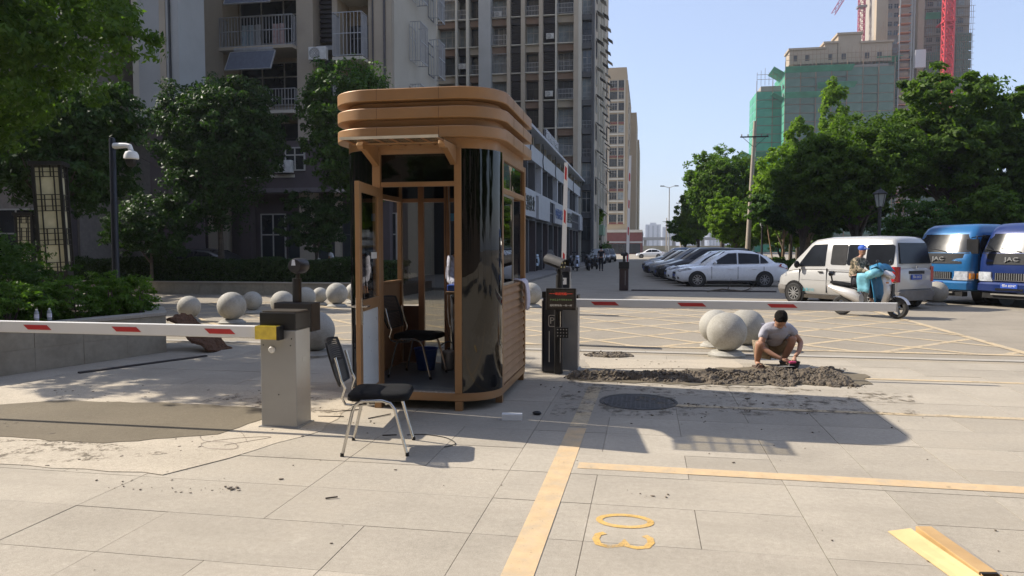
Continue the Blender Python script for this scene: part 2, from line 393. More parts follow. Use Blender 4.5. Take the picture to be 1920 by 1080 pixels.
# yellow box grid on the road
gm = paint_y2
gx0, gx1, gy0, gy1 = -12.5, 5.7, 12.15, 20.2
mb = MB()
def clip(c, sgn):
    pts = []
    for x in (gx0, gx1):
        yy = sgn * x + c
        if gy0 <= yy <= gy1: pts.append((x, yy))
    for yy in (gy0, gy1):
        x = (yy - c) * sgn
        if gx0 < x < gx1: pts.append((x, yy))
    return pts
for sgn, z in ((1, -.0075), (-1, -.0045)):
    for i in range(-30, 40):
        p = clip(12.0 + i * 1.70 + (.0 if sgn > 0 else .02), sgn)
        if len(p) >= 2:
            m1 = line('g', *p[0], *p[1], .12, z, gm); mb.add(m1.v, m1.f)
for (a, b, c, d), z in (((gx0, gy0, gx1, gy0), -.0015), ((gx0, gy1, gx1, gy1), -.0015), ((gx1, gy0 + .1, gx1, gy1 - .1), -.0017), ((gx0, gy0 + .1, gx0, gy1 - .1), -.0017)):
    m1 = line('g', a, b, c, d, .15, z, gm); mb.add(m1.v, m1.f)
struct('yellow_box_marking', mb, paint_y2)

# ------------------------------------------------------------------ guard booth
BX, BY = -2.24, 7.97       # centre; front -Y
bt = thing('guard_booth', 'copper brown security booth with rounded dark glass corners, banded roof and open door', 'booth', (BX, BY, 0))
hw, yf, yr = .80, -1.0, .88
def ringprism(x0, x1, y0, y1, r, th, z0, z1, rr=None, n=8):
    rr = r if rr is None else rr
    o = rrect(x0, x1, y0, y1, r, n, rr); i_ = rrect(x0 + th, x1 - th, y0 + th, y1 - th, max(.01, r - th), n, max(.01, rr - th))
    m = MB(); k = len(o); vs = [(x, y, z0) for x, y in o] + [(x, y, z1) for x, y in o] + [(x, y, z0) for x, y in i_] + [(x, y, z1) for x, y in i_]
    fs = []
    for a in range(k):
        b = (a + 1) % k
        fs += [(a, b, b + k, a + k), (a + 2 * k, a + 3 * k, b + 3 * k, b + 2 * k), (a + k, b + k, b + 3 * k, a + 3 * k), (a, a + 2 * k, b + 2 * k, b)]
    return m.add(vs, fs)
for z0, z1 in ((3.015, 3.13), (2.84, 2.95), (2.655, 2.765)):
    obj('roof_band', MB().prism(rrect(-hw - .095, hw + .075, yf - .10, yr + .02, .46, 10, .05), z0, z1), copper, bt, smooth=True, bevel=.008)
    for sx_ in (-.34, .28): obj('band_seam', MB().box(sx_, sx_ + .003, yf - .1015, yf - .0995, z0 + .003, z1 - .003), M('seam_dark', (.07, .04, .02), .7), bt)
    for sy_ in (-.35, .25): obj('band_seam', MB().box(hw + .0745, hw + .0765, sy_, sy_ + .003, z0 + .003, z1 - .003), M('seam_dark', (.07, .04, .02), .7), bt)
obj('roof_core', MB().prism(rrect(-hw, hw - .02, yf, yr - .03, .40, 10, .05), 2.56, 3.01), copper, bt, smooth=True)
obj('roof_cap', MB().prism(rrect(-hw + .14, hw - .12, yf + .03, yr - .05, .36, 10, .05), 3.132, 3.158), M('roof_sheet', (.50, .47, .43), .6, dirt=.3), bt, smooth=True, bevel=.01)
obj('base_beam', ringprism(-hw, hw, yf, yr, .42, .05, .095, .175, .06, 10), copper, bt, smooth=True, bevel=.004)
obj('floor', MB().prism(rrect(-hw + .052, hw - .052, yf + .052, yr - .052, .36, 8, .04), .10, .172), M('booth_floor', (.16, .19, .21), .35, var=.15, dirt=.5, dirtc=(.25, .24, .22), ds=5), bt)
obj('door_sill', MB().box(-.36, .40, yf + .004, yf + .10, .176, .186), M('tread_plate', (.40, .38, .35), .5, metal=.5, var=.3, vs=40, bump=.5, bs=90), bt)
for x, y in ((.44, yf + .035), (-.39, yf + .035), (hw - .05, -.50), (hw - .05, yr - .05), (-hw + .05, yr - .05), (-hw + .05, -.5)):
    obj('foot', MB().box(x - .035, x + .035, y - .033, y + .033, 0, .094), copper, bt)
# posts
for x, wd in ((.44, .070), (-.385, .080)):
    obj('post', MB().box(x - wd / 2, x + wd / 2, yf - .006, yf + .075, .176, 2.56), copper, bt, bevel=.004)
for y in (-.555, yr - .045):
    for s in (-1, 1):
        obj('post', MB().box(s * hw - (.055 if s > 0 else 0), s * hw + (0 if s > 0 else .055), y - .03, y + .04, .176, 2.56), copper, bt, bevel=.004)
obj('transom_bar', MB().box(-.343, .403, yf + .005, yf + .06, 2.20, 2.245), copper, bt, bevel=.003)
obj('header', MB().box(-.343, .403, yf + .003, yf + .07, 2.515, 2.559), copper, bt)
obj('transom_window', MB().box(-.342, .402, yf + .030, yf + .036, 2.246, 2.514), tintglass, bt)
# curved corner glass
def arcglass(sx):
    m = MB(); P = []
    cx, cy, r = hw - .41, yf + .41, .40
    pts = [(.478, yf + .012)] if sx > 0 else [(.43, yf + .012)]
    for k in range(17):
        a = R(-90 + 90 * k / 16); pts.append((cx + .01 + r * math.cos(a) , cy + r * math.sin(a)))
    pts[1:1] = []
    n = len(pts); vs = []
    for z in (.176, 2.56):
        for q in (0, .008):
            for i, (x, y) in enumerate(pts):
                d = Vector((x - cx, y - cy)).normalized() if i > 0 else Vector((0, -1)); vs.append((sx * (x - d.x * q), y - d.y * q, z))
    fs = []
    for i in range(n - 1):
        fs += [(i, i + 1, 2 * n + i + 1, 2 * n + i), (n + i, 3 * n + i, 3 * n + i + 1, n + i + 1)]
    fs += [(0, 2 * n, 3 * n, n), (n - 1, 2 * n - 1, 4 * n - 1, 3 * n - 1)]
    m.add(vs, fs); return m
for sx in (1, -1): obj('curved_glass', arcglass(sx), blackglass, bt, smooth=True, ang=60)
# side walls with louvres
slat = MB().xz([(0, 0), (.030, .012), (.034, .030), (.012, .088), (0, .088)], -.510, .800)
slat_r = slat.mesh('louvre_slat', copper_lt)
slat_l = MB(); slat_l.v = [(-x, y, z) for x, y, z in slat.v]; slat_l.f = slat.f; slat_l = slat_l.mesh('louvre_slat', copper_lt)
for i in range(12):
    z = .178 + i * .083
    obj('louvre_slat', slat_r, None, bt, loc=(hw - .034, 0, z)); obj('louvre_slat', slat_l, None, bt, loc=(-hw + .034, 0, z))
for s in (-1, 1):
    X0, X1 = sorted((s * hw, s * (hw - .07)))
    obj('window_sill', MB().box(X0, X1, -.523, yr - .078, 1.178, 1.21), copper, bt, bevel=.004)
    obj('transom_bar', MB().box(X0 + .003, X1 - .003, -.522, yr - .079, 2.16, 2.215), copper, bt, bevel=.003)
    obj('side_transom_window', MB().box(s * (hw - .03) - .003, s * (hw - .03) + .003, -.521, yr - .08, 2.216, 2.558), tintglass, bt)
    obj('header', MB().box(X0 + .003, X1 - .003, -.522, yr - .079, 2.50, 2.557), copper, bt)
    f = MB()
    for y in (-.50, .10): f.box(s * (hw - .022) - .010, s * (hw - .022) + .010, y - .016, y + .016, 1.212, 2.158)
    f.box(s * (hw - .022) - .010, s * (hw - .022) + .010, -.483, .083, 1.212, 1.235); f.box(s * (hw - .022) - .010, s * (hw - .022) + .010, -.483, .083, 2.135, 2.158)
    wf = obj('sliding_window', f, M('window_aluminium', (.40, .36, .30), .4, metal=.6), bt)
    obj('pane', MB().box(s * (hw - .022) - .002, s * (hw - .022) + .002, -.483, .083, 1.236, 2.134), tintglass, wf)
    obj('inner_wall_board', MB().box(s * (hw - .05) - .006, s * (hw - .05) + .006, -.52, .799, .176, 1.17), M('inner_board', (.13, .065, .035), .6, dirt=.2), bt) if s > 0 else None
# rear wall
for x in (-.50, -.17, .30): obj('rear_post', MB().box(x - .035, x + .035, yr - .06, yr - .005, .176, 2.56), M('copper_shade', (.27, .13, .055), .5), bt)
obj('rear_rail', MB().box(-.744, .744, yr - .059, yr - .008, 2.17, 2.22), MATS['copper_shade'], bt) if False else None
for a, b in ((-.744, -.536), (-.464, -.206), (-.134, .264), (.336, .744)):
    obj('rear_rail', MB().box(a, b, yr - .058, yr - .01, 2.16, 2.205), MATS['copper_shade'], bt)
    obj('rear_glass', MB().box(a, b, yr - .036, yr - .030, .178 if a > -.5 else .9, 2.158), clearglass, bt)
    obj('rear_glass', MB().box(a, b, yr - .036, yr - .030, 2.207, 2.558), tintglass, bt)
obj('rear_panel', MB().box(.338, .742, yr - .028, yr - .012, .178, 1.10), MATS['inner_board'], bt)
obj('rear_panel', MB().box(-.742, -.538, yr - .028, yr - .012, .178, .88), MATS['inner_board'], bt)
# door leaf, open
dl = bpy.data.objects.new('door', None); COL.objects.link(dl)
m = MB(); W_, z0, z1 = .80, .20, 2.185
m.box(0, .095, -.02, .02, z0, z1).box(W_ - .085, W_, -.02, .02, z0, z1)
m.box(.096, W_ - .086, -.019, .019, z1 - .09, z1).box(.096, W_ - .086, -.019, .019, 1.03, 1.13).box(.096, W_ - .086, -.019, .019, z0, z0 + .09)
bpy.data.objects.remove(dl)
dl = obj('door', m, copper, bt, bevel=.004, loc=(-.352, yf - .03, 0)); dl.rotation_euler = (0, 0, R(-83))
obj('door_glass', MB().box(.097, W_ - .087, -.004, .004, 1.131, z1 - .091), doorglass, dl)
obj('door_panel', MB().box(.097, W_ - .087, -.008, .008, z0 + .091, 1.029), whitegl, dl)
h = MB().box(W_ - .055, W_ - .028, -.030, -.021, .92, 1.16).box(W_ - .055, W_ - .028, .021, .030, .92, 1.16)
h.tube([(W_ - .042, .03, 1.08), (W_ - .042, .065, 1.08), (W_ - .15, .065, 1.078)], .009, 8).tube([(W_ - .042, -.03, 1.08), (W_ - .042, -.065, 1.08), (W_ - .15, -.065, 1.078)], .009, 8)
obj('handle', h, chrome, dl, smooth=True)
obj('notice_plate', MB().box(.12, .33, .0045, .007, 1.50, 1.56), white, dl)
# canopy
cn = obj('door_canopy', MB().box(-.50, .42, yf - .60, yf - .11, 2.585, 2.593), glass('polycarbonate', (.95, .92, .82), .6, .15, 1.3, (.60, .52, .36), .12), bt)
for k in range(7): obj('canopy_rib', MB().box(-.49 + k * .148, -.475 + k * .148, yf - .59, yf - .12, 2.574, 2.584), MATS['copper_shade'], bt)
obj('canopy_rail', MB().box(-.49, .41, yf - .36, yf - .33, 2.56, 2.5735), copper, bt)
obj('canopy_edge', MB().box(-.50, .42, yf - .612, yf - .601, 2.575, 2.600), M('canopy_trim', (.62, .54, .40), .5), bt)
for x in (-.385, .40):
    obj('canopy_bracket', MB().xz([(0, 2.50), (0, 2.582), (-.40, 2.582), (-.42, 2.545), (-.40, 2.515), (-.32, 2.52), (-.10, 2.44), (0, 2.40)], -.03, .03), copper, bt, loc=(x, yf - .008, 0), rz=R(90), bevel=.004)
# desk
dk = obj('desk', MB().box(.0, .735, .12, .68, 1.075, 1.105), M('desk_wood', (.20, .13, .08), .5), bt, bevel=.004)
obj('desk_leg', MB().box(.08, .20, .20, .62, .176, 1.074), MATS['inner_board'], dk)
obj('socket_box', MB().box(.09, .215, .14, .19, .80, .96), M('socket_box', (.25, .19, .13), .5), dk)
obj('socket_face', MB().box(.115, .19, .13, .139, .835, .93), M('socket_orange', (.55, .14, .03), .5), dk)
def cable(name, pts, r, mat, label=None, cat=None, parent=None, group=None):
    # smooth polyline
    P = [Vector(p) for p in pts]; Q = []
    for i in range(len(P) - 1):
        p0, p1, p2, p3 = P[max(i - 1, 0)], P[i], P[i + 1], P[min(i + 2, len(P) - 1)]
        for k in range(6):
            t = k / 6; Q.append(.5 * ((2 * p1) + (p2 - p0) * t + (2 * p0 - 5 * p1 + 4 * p2 - p3) * t * t + (3 * p1 - p0 - 3 * p2 + p3) * t ** 3))
    Q.append(P[-1]); m = MB().tube(Q, r, 5)
    if parent: return obj(name, m, mat, parent, smooth=True)
    return single(name, m, mat, label, cat, group, smooth=True)
cable('hanging_cable', [(-.02, .3, 2.5), (-.04, .3, 1.8), (-.03, .3, 1.3), (-.05, .28, .8), (.04, .25, .5), (.05, .16, .85)], .004, blackp, parent=bt)
cable('hanging_cable', [(-.02, .32, 2.5), (.01, .32, 1.5), (-.02, .3, 1.0), (.03, .2, .7), (.1, .17, .82)], .004, M('grey_cable', (.3, .3, .3), .5), parent=bt)
tag(obj('notice_paper', MB().box(-.12, -.05, .815, .818, 1.93, 2.02), M('blue_sticker', (.05, .22, .42), .5), None, loc=(BX, BY, 0)), 'small blue and white sticker on the inside of the booth rear glass', 'sticker')
# things in the booth
tag(obj('storage_box', MB().box(-.065, .065, -.07, .07, 0, .075), M('blue_box', (.02, .08, .40), .45), None, bevel=.01, loc=(BX + .07, BY + .25, 1.106)), 'small blue plastic box on the booth desk', 'box')
bk = tag(obj('bucket', MB().lathe([(.10, 0), (.135, .24), (.145, .245), (.143, .255), (.125, .25), (.095, .015)], 20), M('blue_bucket', (.015, .06, .33), .4), None, smooth=True, loc=(BX - .30, BY + .35, .173)), 'blue plastic bucket on the booth floor under the black chair', 'bucket')
kt = thing('thermos_pot', 'steel pot with black handle on the booth floor beside the blue bucket', 'pot', (BX - .03, BY + .38, .173))
obj('body', MB().lathe([(.075, 0), (.09, .02), (.09, .20), (.08, .22), (.03, .235), (.0, .236)], 20), steel, kt, smooth=True)
obj('lid_knob', MB().lathe([(.015, .236), (.02, .26), (.0, .265)], 10), blackp, kt, smooth=True)
cable('handle', [(-.09, 0, .18), (-.10, 0, .28), (0, 0, .33), (.10, 0, .28), (.09, 0, .18)], .008, blackp, parent=kt)
tw = MB(); rings = []
for i in range(15):
    t = i / 14
    if t < .3: base = Vector((.0 - .10 + t * .4, 0, .035)); 
    else: base = Vector((.04 + .035 * math.sin((t - .3) * 3) , 0, .035 - (t - .3) * .50))
    ring = []
    for k in range(13):
        u = k / 12 - .5; wd = .26 * (1 - .25 * t)
        ring.append(base + Vector((.012 * math.sin(k * 1.7 + i * .2), u * wd, .01 * math.sin(k * .9 + i))))
    rings.append(ring)
tw.loft(rings, closed=False)
o = single('towel', tw, M('white_towel', (.66, .62, .68), .95, bump=.4, bs=150), 'white towel hanging over the booth window sill by the ticket machine', 'towel', smooth=True, ang=180, loc=(BX + hw, BY + .62, 1.195))
sm = o.modifiers.new('thick', 'SOLIDIFY'); sm.thickness = .012

# ------------------------------------------------------------------ chairs
def make_chair(name, label):
    t = thing(name, label, 'chair')
    for s, nm in ((-1, 'near'), (1, 'far')):
        y = s * .225
        obj('leg_frame', MB().tube([(-.25, y * 1.06, 0), (-.17, y, .36), (-.15, y, .415), (-.10, y, .45), (.06, y, .45), (.12, y, .43), (.155, y, .38), (.25, y * 1.06, 0)], .0125, 10), chrome, t, smooth=True)
        obj('back_tube', MB().tube([(.0, y * .93, .425), (-.15, y * .93, .41), (-.225, y * .93, .42), (-.25, y * .93, .47), (-.225, y * .93, .55), (-.255, y * .93, .62), (-.30, y * .92, .80)], .011, 10), chrome, t, smooth=True)
        for x in (-.25, .25): obj('foot_cap', MB().tube([(x, y * 1.06, -.002), (x * .99, y * 1.06, .03)], .0145, 10), blackp, t, smooth=True)
    obj('crossbar', MB().tube([(-.05, -.22, .425), (-.05, .22, .425)], .01, 8).tube([(.09, -.22, .425), (.09, .22, .425)], .01, 8), chrome, t, smooth=True)
    m = MB(); P = rrect(-.23, .25, -.225, .225, .07, 5)
    rings = [[(x * q + .01, y * q, z + .012 * (1 - abs(x) / .3)) for x, y in P] for q, z in ((.90, .435), (.99, .445), (1.0, .465), (.98, .49), (.90, .503), (.6, .51))]
    obj('seat', m.loft(rings), fabricb, t, smooth=True, ang=60)
    # mesh backrest with perforations
    m = MB(); U, V = 24, 22
    def bp(u, v, o=0):
        a = (u - .5) * 2; e = 1 - .14 * abs(2 * v - 1) ** 3 if v > .5 else 1 - .20 * abs(2 * v - 1) ** 3
        return (-.262 - .10 * v - .035 * (1 - a * a) + o, a * .235 * e, .56 + .36 * v + .015 * (1 - a * a) * (1 if v > .5 else -1))
    for i in range(U):
        for j in range(V):
            u0, u1, v0, v1 = i / U, (i + 1) / U, j / V, (j + 1) / V
            if 1 <= i < U - 1 and 1 <= j < V - 1:
                g = .30
                a = [bp(u0, v0), bp(u1, v0), bp(u1, v1), bp(u0, v1)]
                du, dv = (u1 - u0) * g, (v1 - v0) * g
                b = [bp(u0 + du, v0 + dv), bp(u1 - du, v0 + dv), bp(u1 - du, v1 - dv), bp(u0 + du, v1 - dv)]
                m.add(a + b, [(0, 1, 5, 4), (1, 2, 6, 5), (2, 3, 7, 6), (3, 0, 4, 7)])
            else:
                m.add([bp(u0, v0), bp(u1, v0), bp(u1, v1), bp(u0, v1), bp(u0, v0, -.014), bp(u1, v0, -.014), bp(u1, v1, -.014), bp(u0, v1, -.014)], [(0, 1, 2, 3), (4, 7, 6, 5), (0, 4, 5, 1), (2, 6, 7, 3), (1, 5, 6, 2), (3, 7, 4, 0)])
    obj('backrest', m, blackp, t)
    return t
ch = make_chair('office_chair', 'black mesh chair with chrome legs standing outside in front of the open door')
ch.location = (-2.09, 5.56, 0); ch.scale = (1, 1, .95); ch.rotation_euler = (0, 0, R(12))
copy_tree(ch, 'black mesh chair with chrome legs standing inside the booth beside the desk', (BX - .28, BY - .02, .173), R(-6))

# ------------------------------------------------------------------ barrier gates
def boom(parent, x0, x1, y, z, h=.108, th=.045, first=.4, sp=.93, sl=.30, dirn=-1):
    b = obj('boom', MB().box(min(x0, x1), max(x0, x1), y - th / 2, y + th / 2, z - h / 2, z + h / 2), white, parent, bevel=.008)
    x = first
    while x + sl + .05 < abs(x1 - x0):
        a = x0 + dirn * x; c = a + dirn * sl; lo, hi = min(a, c), max(a, c)
        obj('red_stripe', MB().xz([(lo, z + .022), (hi - .05, z + .022), (hi, z - .022), (lo + .05, z - .022)], y - th / 2 - .0035, y - th / 2 - .0005), redp, b)
        x += sp
    obj('end_cap', MB().box(*sorted((x1, x1 + dirn * .012)), y - th / 2 - .002, y + th / 2 + .002, z - h / 2 - .002, z + h / 2 + .002), M('grey_cap', (.35, .35, .35), .5), b)
    return b
lg = thing('barrier_gate', 'brushed steel barrier gate with black head and long boom reaching left across the paving', 'barrier gate', (-3.20, 6.17, 0))
obj('cabinet', MB().box(-.17, .17, -.14, .14, .01, .875), steel, lg, bevel=.006)
obj('base_plate', MB().box(-.19, .19, -.16, .16, .001, .012), steel, lg)
obj('head', MB().box(-.172, .172, -.143, .143, .878, 1.03), blackp, lg, bevel=.006)
obj('head_lid', MB().prism(rrect(-.16, .165, -.135, .135, .03, 4), 1.031, 1.042), M('dark_lid', (.06, .05, .04), .4), lg)
obj('button', MB().lathe([(.030, 0), (.030, -.012), (.024, -.018), (.0, -.019)], 20, -.055, -.141, .70, 'y'), white, lg, smooth=True)
sc_ = MB()
for x, z in ((-.14, .74), (.12, .74), (0, .30), (.13, .80)): sc_.lathe([(.006, 0), (.005, -.003), (0, -.0035)], 8, x, -.141, z, 'y')
obj('screw', sc_, blackp, lg)
obj('side_label', MB().box(.1705, .1715, -.02, .05, .58, .62), M('grey_label', (.35, .35, .34), .5), lg)
bm_ = boom(lg, -.165, -4.9, -.19, .862, first=.20)
obj('boom_clamp', MB().box(-.17, .035, -.232, -.150, .80, .918), yellowrefl, lg, bevel=.005)
obj('clamp_end', MB().box(.036, .062, -.236, -.146, .795, .916), blackp, lg, bevel=.003)
obj('pivot', MB().lathe([(.035, -.149), (.035, -.1435)], 16, .02, 0, .86, 'y'), blackm, lg)

rg = thing('barrier_gate', 'steel barrier gate behind the ticket machine with boom stretching right over the road', 'barrier gate', (-1.02, 9.72, 0))
obj('cabinet', MB().box(-.15, .15, -.12, .12, .01, .86), steel, rg, bevel=.006)
obj('head', MB().box(-.152, .152, -.122, .122, .862, .99), blackp, rg, bevel=.006)
obj('base_plate', MB().box(-.17, .17, -.14, .14, .001, .012), steel, rg)
obj('pivot', MB().lathe([(.04, -.15), (.04, -.121)], 16, .04, 0, .9, 'y'), blackm, rg)
boom(rg, .02, 3.98, -.17, .888, first=.30, sp=1.085, sl=.36, dirn=1)

# camera / ticket machines
def camera_head(parent, x, y, z, az, tilt=-8, leds=True):
    e = obj('camera', MB().lathe([(.045, -.17), (.062, -.16), (.066, .10), (.070, .13), (.060, .135)], 20, axis='x'), M('camera_grey', (.05, .05, .054), .7, spec=.3), parent, smooth=True, loc=(x, y, z))
    e.rotation_euler = (0, R(-tilt), R(az))
    obj('camera_face', MB().lathe([(.058, .1355), (.0, .1375)], 20, axis='x'), blackp, e)
    if leds:
        for a, b in ((-1, -1), (1, -1), (-1, 1), (1, 1)):
            obj('led_lamp', MB().lathe([(.013, .138), (.010, .145), (0, .147)], 10, 0, a * .026, b * .026, axis='x'), M('led_lens', (.62, .55, .30), .15, coat=.5), e)
    obj('sun_hood', MB().loft([[(q, .078 * math.cos(a), .078 * math.sin(a)) for a in np.linspace(R(-10), R(190), 12)] for q in (-.14, .17)], closed=False), M('camera_hood', (.05, .05, .054), .7, spec=.3), e, smooth=True)
    return e
tm = thing('ticket_machine', 'dark parking payment machine with display board and camera beside the booth', 'ticket machine', (-1.16, 9.45, 0))
obj('column', MB().prism(rrect(-.14, .06, -.10, .10, .02, 3), .01, .96), M('navy_column', (.018, .022, .035), .3, metal=.3, coat=.3), tm, bevel=.004)
obj('silver_edge', MB().box(-.152, -.142, -.10, .08, .01, .93), steel, tm)
obj('column_cap', MB().box(-.15, .065, -.11, .11, .962, 1.045), blackp, tm, bevel=.006)
pf = MB(); P0 = rrect(-.045, .045, -.075, .075, .02, 5); P1 = rrect(-.037, .037, -.067, .067, .014, 5); n = len(P0)
pf.add([(x, -.1015, z) for x, z in P0] + [(x, -.1015, z) for x, z in P1], [(i, (i + 1) % n, n + (i + 1) % n, n + i) for i in range(n)])
obj('letter_frame', pf, white, tm, loc=(-.02, -.001, .67))
text('P', .12, white, 'letter', tm, (-.02, -.1025, .67))
obj('light_strip', MB().box(-.060, -.050, -.103, -.1015, .14, .54), white, tm)
obj('front_pillar', MB().prism(rrect(.02, .125, -.20, -.11, .02, 3), .01, .98), blackm, tm, bevel=.003)
obj('pillar_strip', MB().box(.095, .103, -.2025, -.2005, .15, .80), chrome, tm)
kp = obj('keypad', MB().box(.045, .205, -.235, -.203, .47, .60), blackm, tm, bevel=.004)
ks = MB()
for i in range(4):
    for j in range(3): ks.lathe([(.008, -.236), (.006, -.239), (0, -.2395)], 8, .070 + i * .037, 0, .495 + j * .04, 'y')
obj('keypad_buttons', ks, M('key_light', (.4, .38, .34), .4), kp)
obj('camera_mast', MB().tube([(.08, -.15, .98), (.08, -.15, 1.26)], .045, 14).tube([(.08, -.15, 1.26), (.09, -.16, 1.36)], .03, 12), blackm, tm, smooth=True)
camera_head(tm, .03, -.17, 1.42, -38, -14)
db = obj('display_board', MB().box(-.065, .305, -.33, -.24, .83, 1.10), M('display_case', (.03, .026, .022), .4, metal=.2), tm, bevel=.004)
obj('display_side', MB().box(-.068, -.0655, -.325, -.245, .835, 1.095), steel, db)
obj('display_screen', MB().box(-.045, .285, -.3335, -.3315, .85, 1.08), screenm, db)
rd_m = M('led_red', (.3, .02, .01), .5, emit=(1, .08, .04, .35)); gr_m = M('led_green', (.15, .25, .1), .5, emit=(.35, .5, .2, .2)); wm_ = M('led_white', (.3, .28, .25), .5, emit=(.5, .45, .38, .3))
text('一一欢迎光临一一', .036, rd_m, 'display_text', db, (.12, -.3345, 1.03), ext=.0005)
text('ＰＡＥ上个下午Ｒ＊＊', .028, gr_m, 'display_text', db, (.12, -.3345, .955), ext=.0005)
text('临时停车场 一车一杆', .030, wm_, 'display_text', db, (.12, -.3345, .885), ext=.0005)
# machine behind the left gate
bk_ = thing('plate_camera_machine', 'dark plate reader post with round camera standing behind the left steel gate', 'camera post', (-3.86, 7.73, 0))
obj('column', MB().prism(rrect(-.21, .085, -.09, .09, .02, 3), .01, .67), M('dark_column', (.02, .02, .02), .5), bk_, bevel=.004)
obj('head', MB().box(-.225, .225, -.11, .11, .672, .99), M('dark_head', (.022, .02, .02), .5), bk_, bevel=.006)
obj('mast', MB().tube([(.0, 0, .99), (.0, 0, 1.26)], .05, 14).tube([(.01, 0, 1.26), (.02, 0, 1.36)], .022, 12), blackm, bk_, smooth=True)
obj('camera', MB().lathe([(.03, -.09), (.075, -.08), (.088, -.02), (.088, .12), (.075, .14)], 20, .01, 0, 1.40, 'y'), M('camera_body', (.022, .022, .026), .45), bk_, smooth=True)
obj('camera_label', MB().xz([(-.028, -.03), (.022, -.03), (.012, .035), (-.016, .035)], -.094, -.090), M('label_white', (.7, .74, .8), .5), bk_, loc=(.01, 0, 1.435))
# second P machine behind
pm = thing('ticket_machine', 'slim parking post with small white P panel seen above the display board', 'ticket machine', (-1.35, 12.2, 0))
obj('column', MB().prism(rrect(-.105, .105, -.09, .09, .02, 3), .01, 1.21), M('navy_post', (.02, .024, .035), .3, metal=.3), pm, bevel=.004)
obj('silver_edge', MB().box(.107, .117, -.09, .09, .01, 1.2), steel, pm)
obj('column_cap', MB().box(-.12, .12, -.11, .11, 1.212, 1.29), M('cap_grey', (.06, .06, .07), .4), pm, bevel=.004)
obj('sign_panel', MB().box(-.05, .06, -.0935, -.0915, 1.0, 1.11), white, pm)
text('P', .10, blackp, 'letter', pm, (-.01, -.095, 1.055))
text('↑', .07, white, 'arrow', pm, (.0, -.093, .90))
# far gate pair with raised booms
def far_gate(loc, label, top, lean, w=.34, bx=0.25, cam=True):
    t = thing('barrier_gate', label, 'barrier gate', loc)
    obj('cabinet', MB().prism(rrect(-w / 2, w / 2, -.16, .16, .04, 3), .01, .82), M('dark_maroon', (.05, .03, .03), .4, metal=.3), t, bevel=.004)
    obj('head', MB().box(-w / 2 - .02, w / 2 + .02, -.18, .18, .822, 1.08), blackp, t, bevel=.006)
    obj('light_strip', MB().box(.04, .06, -.164, -.161, .2, .75), M('dim_strip', (.25, .23, .22), .5), t)
    if cam:
        obj('mast', MB().tube([(0, 0, 1.08), (0, 0, 1.3)], .05, 10), blackm, t, smooth=True)
        camera_head(t, 0, -.05, 1.36, -60, 0, False)
    return t
fg = far_gate((-.83, 28.2, 0), 'small dark barrier column with camera in the middle of the shaded street', 5, 0)
def raised_boom(loc, z0, z1, lean, label, wd=.115):
    t = thing('raised_boom', label, 'boom', loc); L = z1 - z0
    b = obj('boom', MB().xz([(-wd / 2, 0), (wd / 2, 0), (wd / 2 * .75, L), (-wd / 2 * .75, L)], -.022, .022), white, t)
    z = .25
    while z < L - .3:
        obj('red_stripe', MB().xz([(-.022, z + .05), (.022, z), (.022, z + .30), (-.022, z + .35)], -.0265, -.0225), redp, t); z += 1.02
    t.rotation_euler = (0, R(lean), 0)
    return t
o = raised_boom((-1.95, 17.6, .90), .9, 3.62, 1.2, 'red and white boom raised upright above the camera of the ticket machine')
o2 = thing('barrier_gate', 'grey gate cabinet carrying the nearer raised boom, mostly hidden by the ticket machine', 'barrier gate', (-1.95, 17.8, 0))
obj('cabinet', MB().box(-.16, .16, -.14, .14, .01, .85), steel, o2, bevel=.006); obj('head', MB().box(-.16, .16, -.14, .14, .852, 1.0), blackp, o2)
raised_boom((-.72, 28.65, .8), .8, 5.1, 1.0, 'red and white boom raised upright behind the small dark column in the street')
single('floor_rail', MB().box(0, 5.2, -.06, .06, 0, .05), M('dark_rail', (.05, .04, .04), .7), 'long dark rail lying across the shaded street from the small column', 'rail', loc=(-.55, 28.1, -.008))

# ------------------------------------------------------------------ stone spheres
def make_sphere(r, label, loc, g='granite ball bollards'):
    t = thing('stone_bollard', label, 'bollard', loc, random.uniform(0, 3), g)
    obj('ball', MB().ell((0, 0, .075 + r * .98), (r, r, r), 40, 24), stone, t, smooth=True)
    obj('plinth', MB().lathe([(r * .92, 0), (r * .94, .03), (r * .86, .045), (r * .80, .05), (r * .74, .075), (r * .60, .085), (.0, .086)], 32), stone, t, smooth=True)
    return t
for r, loc, lb in [(.245, (-9.85, 14.63, -.008), 'granite ball nearest the planter corner, leftmost of the row'),
        (.30, (-8.72, 14.45, -.008), 'granite ball second from the planter, large and in front of another'),
        (.235, (-9.55, 16.75, -.008), 'smaller granite ball just right behind the second ball'),
        (.275, (-8.25, 15.8, -.008), 'granite ball partly hidden by the black gate head and camera mast'),
        (.26, (-8.75, 18.0, -.008), 'granite ball peeking out behind the camera mast'),
        (.215, (-9.02, 19.45, -.008), 'small granite ball left of the pair by the booth door'),
        (.295, (-8.32, 19.0, -.008), 'largest granite ball beside the booth door edge'),
        (.26, (-8.35, 20.3, -.008), 'granite ball half hidden behind the largest one by the door'),
        (.30, (-4.85, 10.25, 0), 'shaded granite ball right behind the steel gate cabinet'),
        (.30, (-3.08, 19.8, -.008), 'granite ball between the booth window and the ticket machine'),
        (.29, (1.18, 11.3, 0), 'large granite ball left of the squatting man'),
        (.27, (1.12, 12.35, -.008), 'granite ball directly behind the large one left of the squatting man'),
        (.29, (1.56, 12.1, -.008), 'granite ball hidden behind the shoulder of the squatting man'),
        (.30, (8.05, 22.6, -.008), 'granite ball between the silver van and the blue truck')]:
    make_sphere(r, lb, loc)

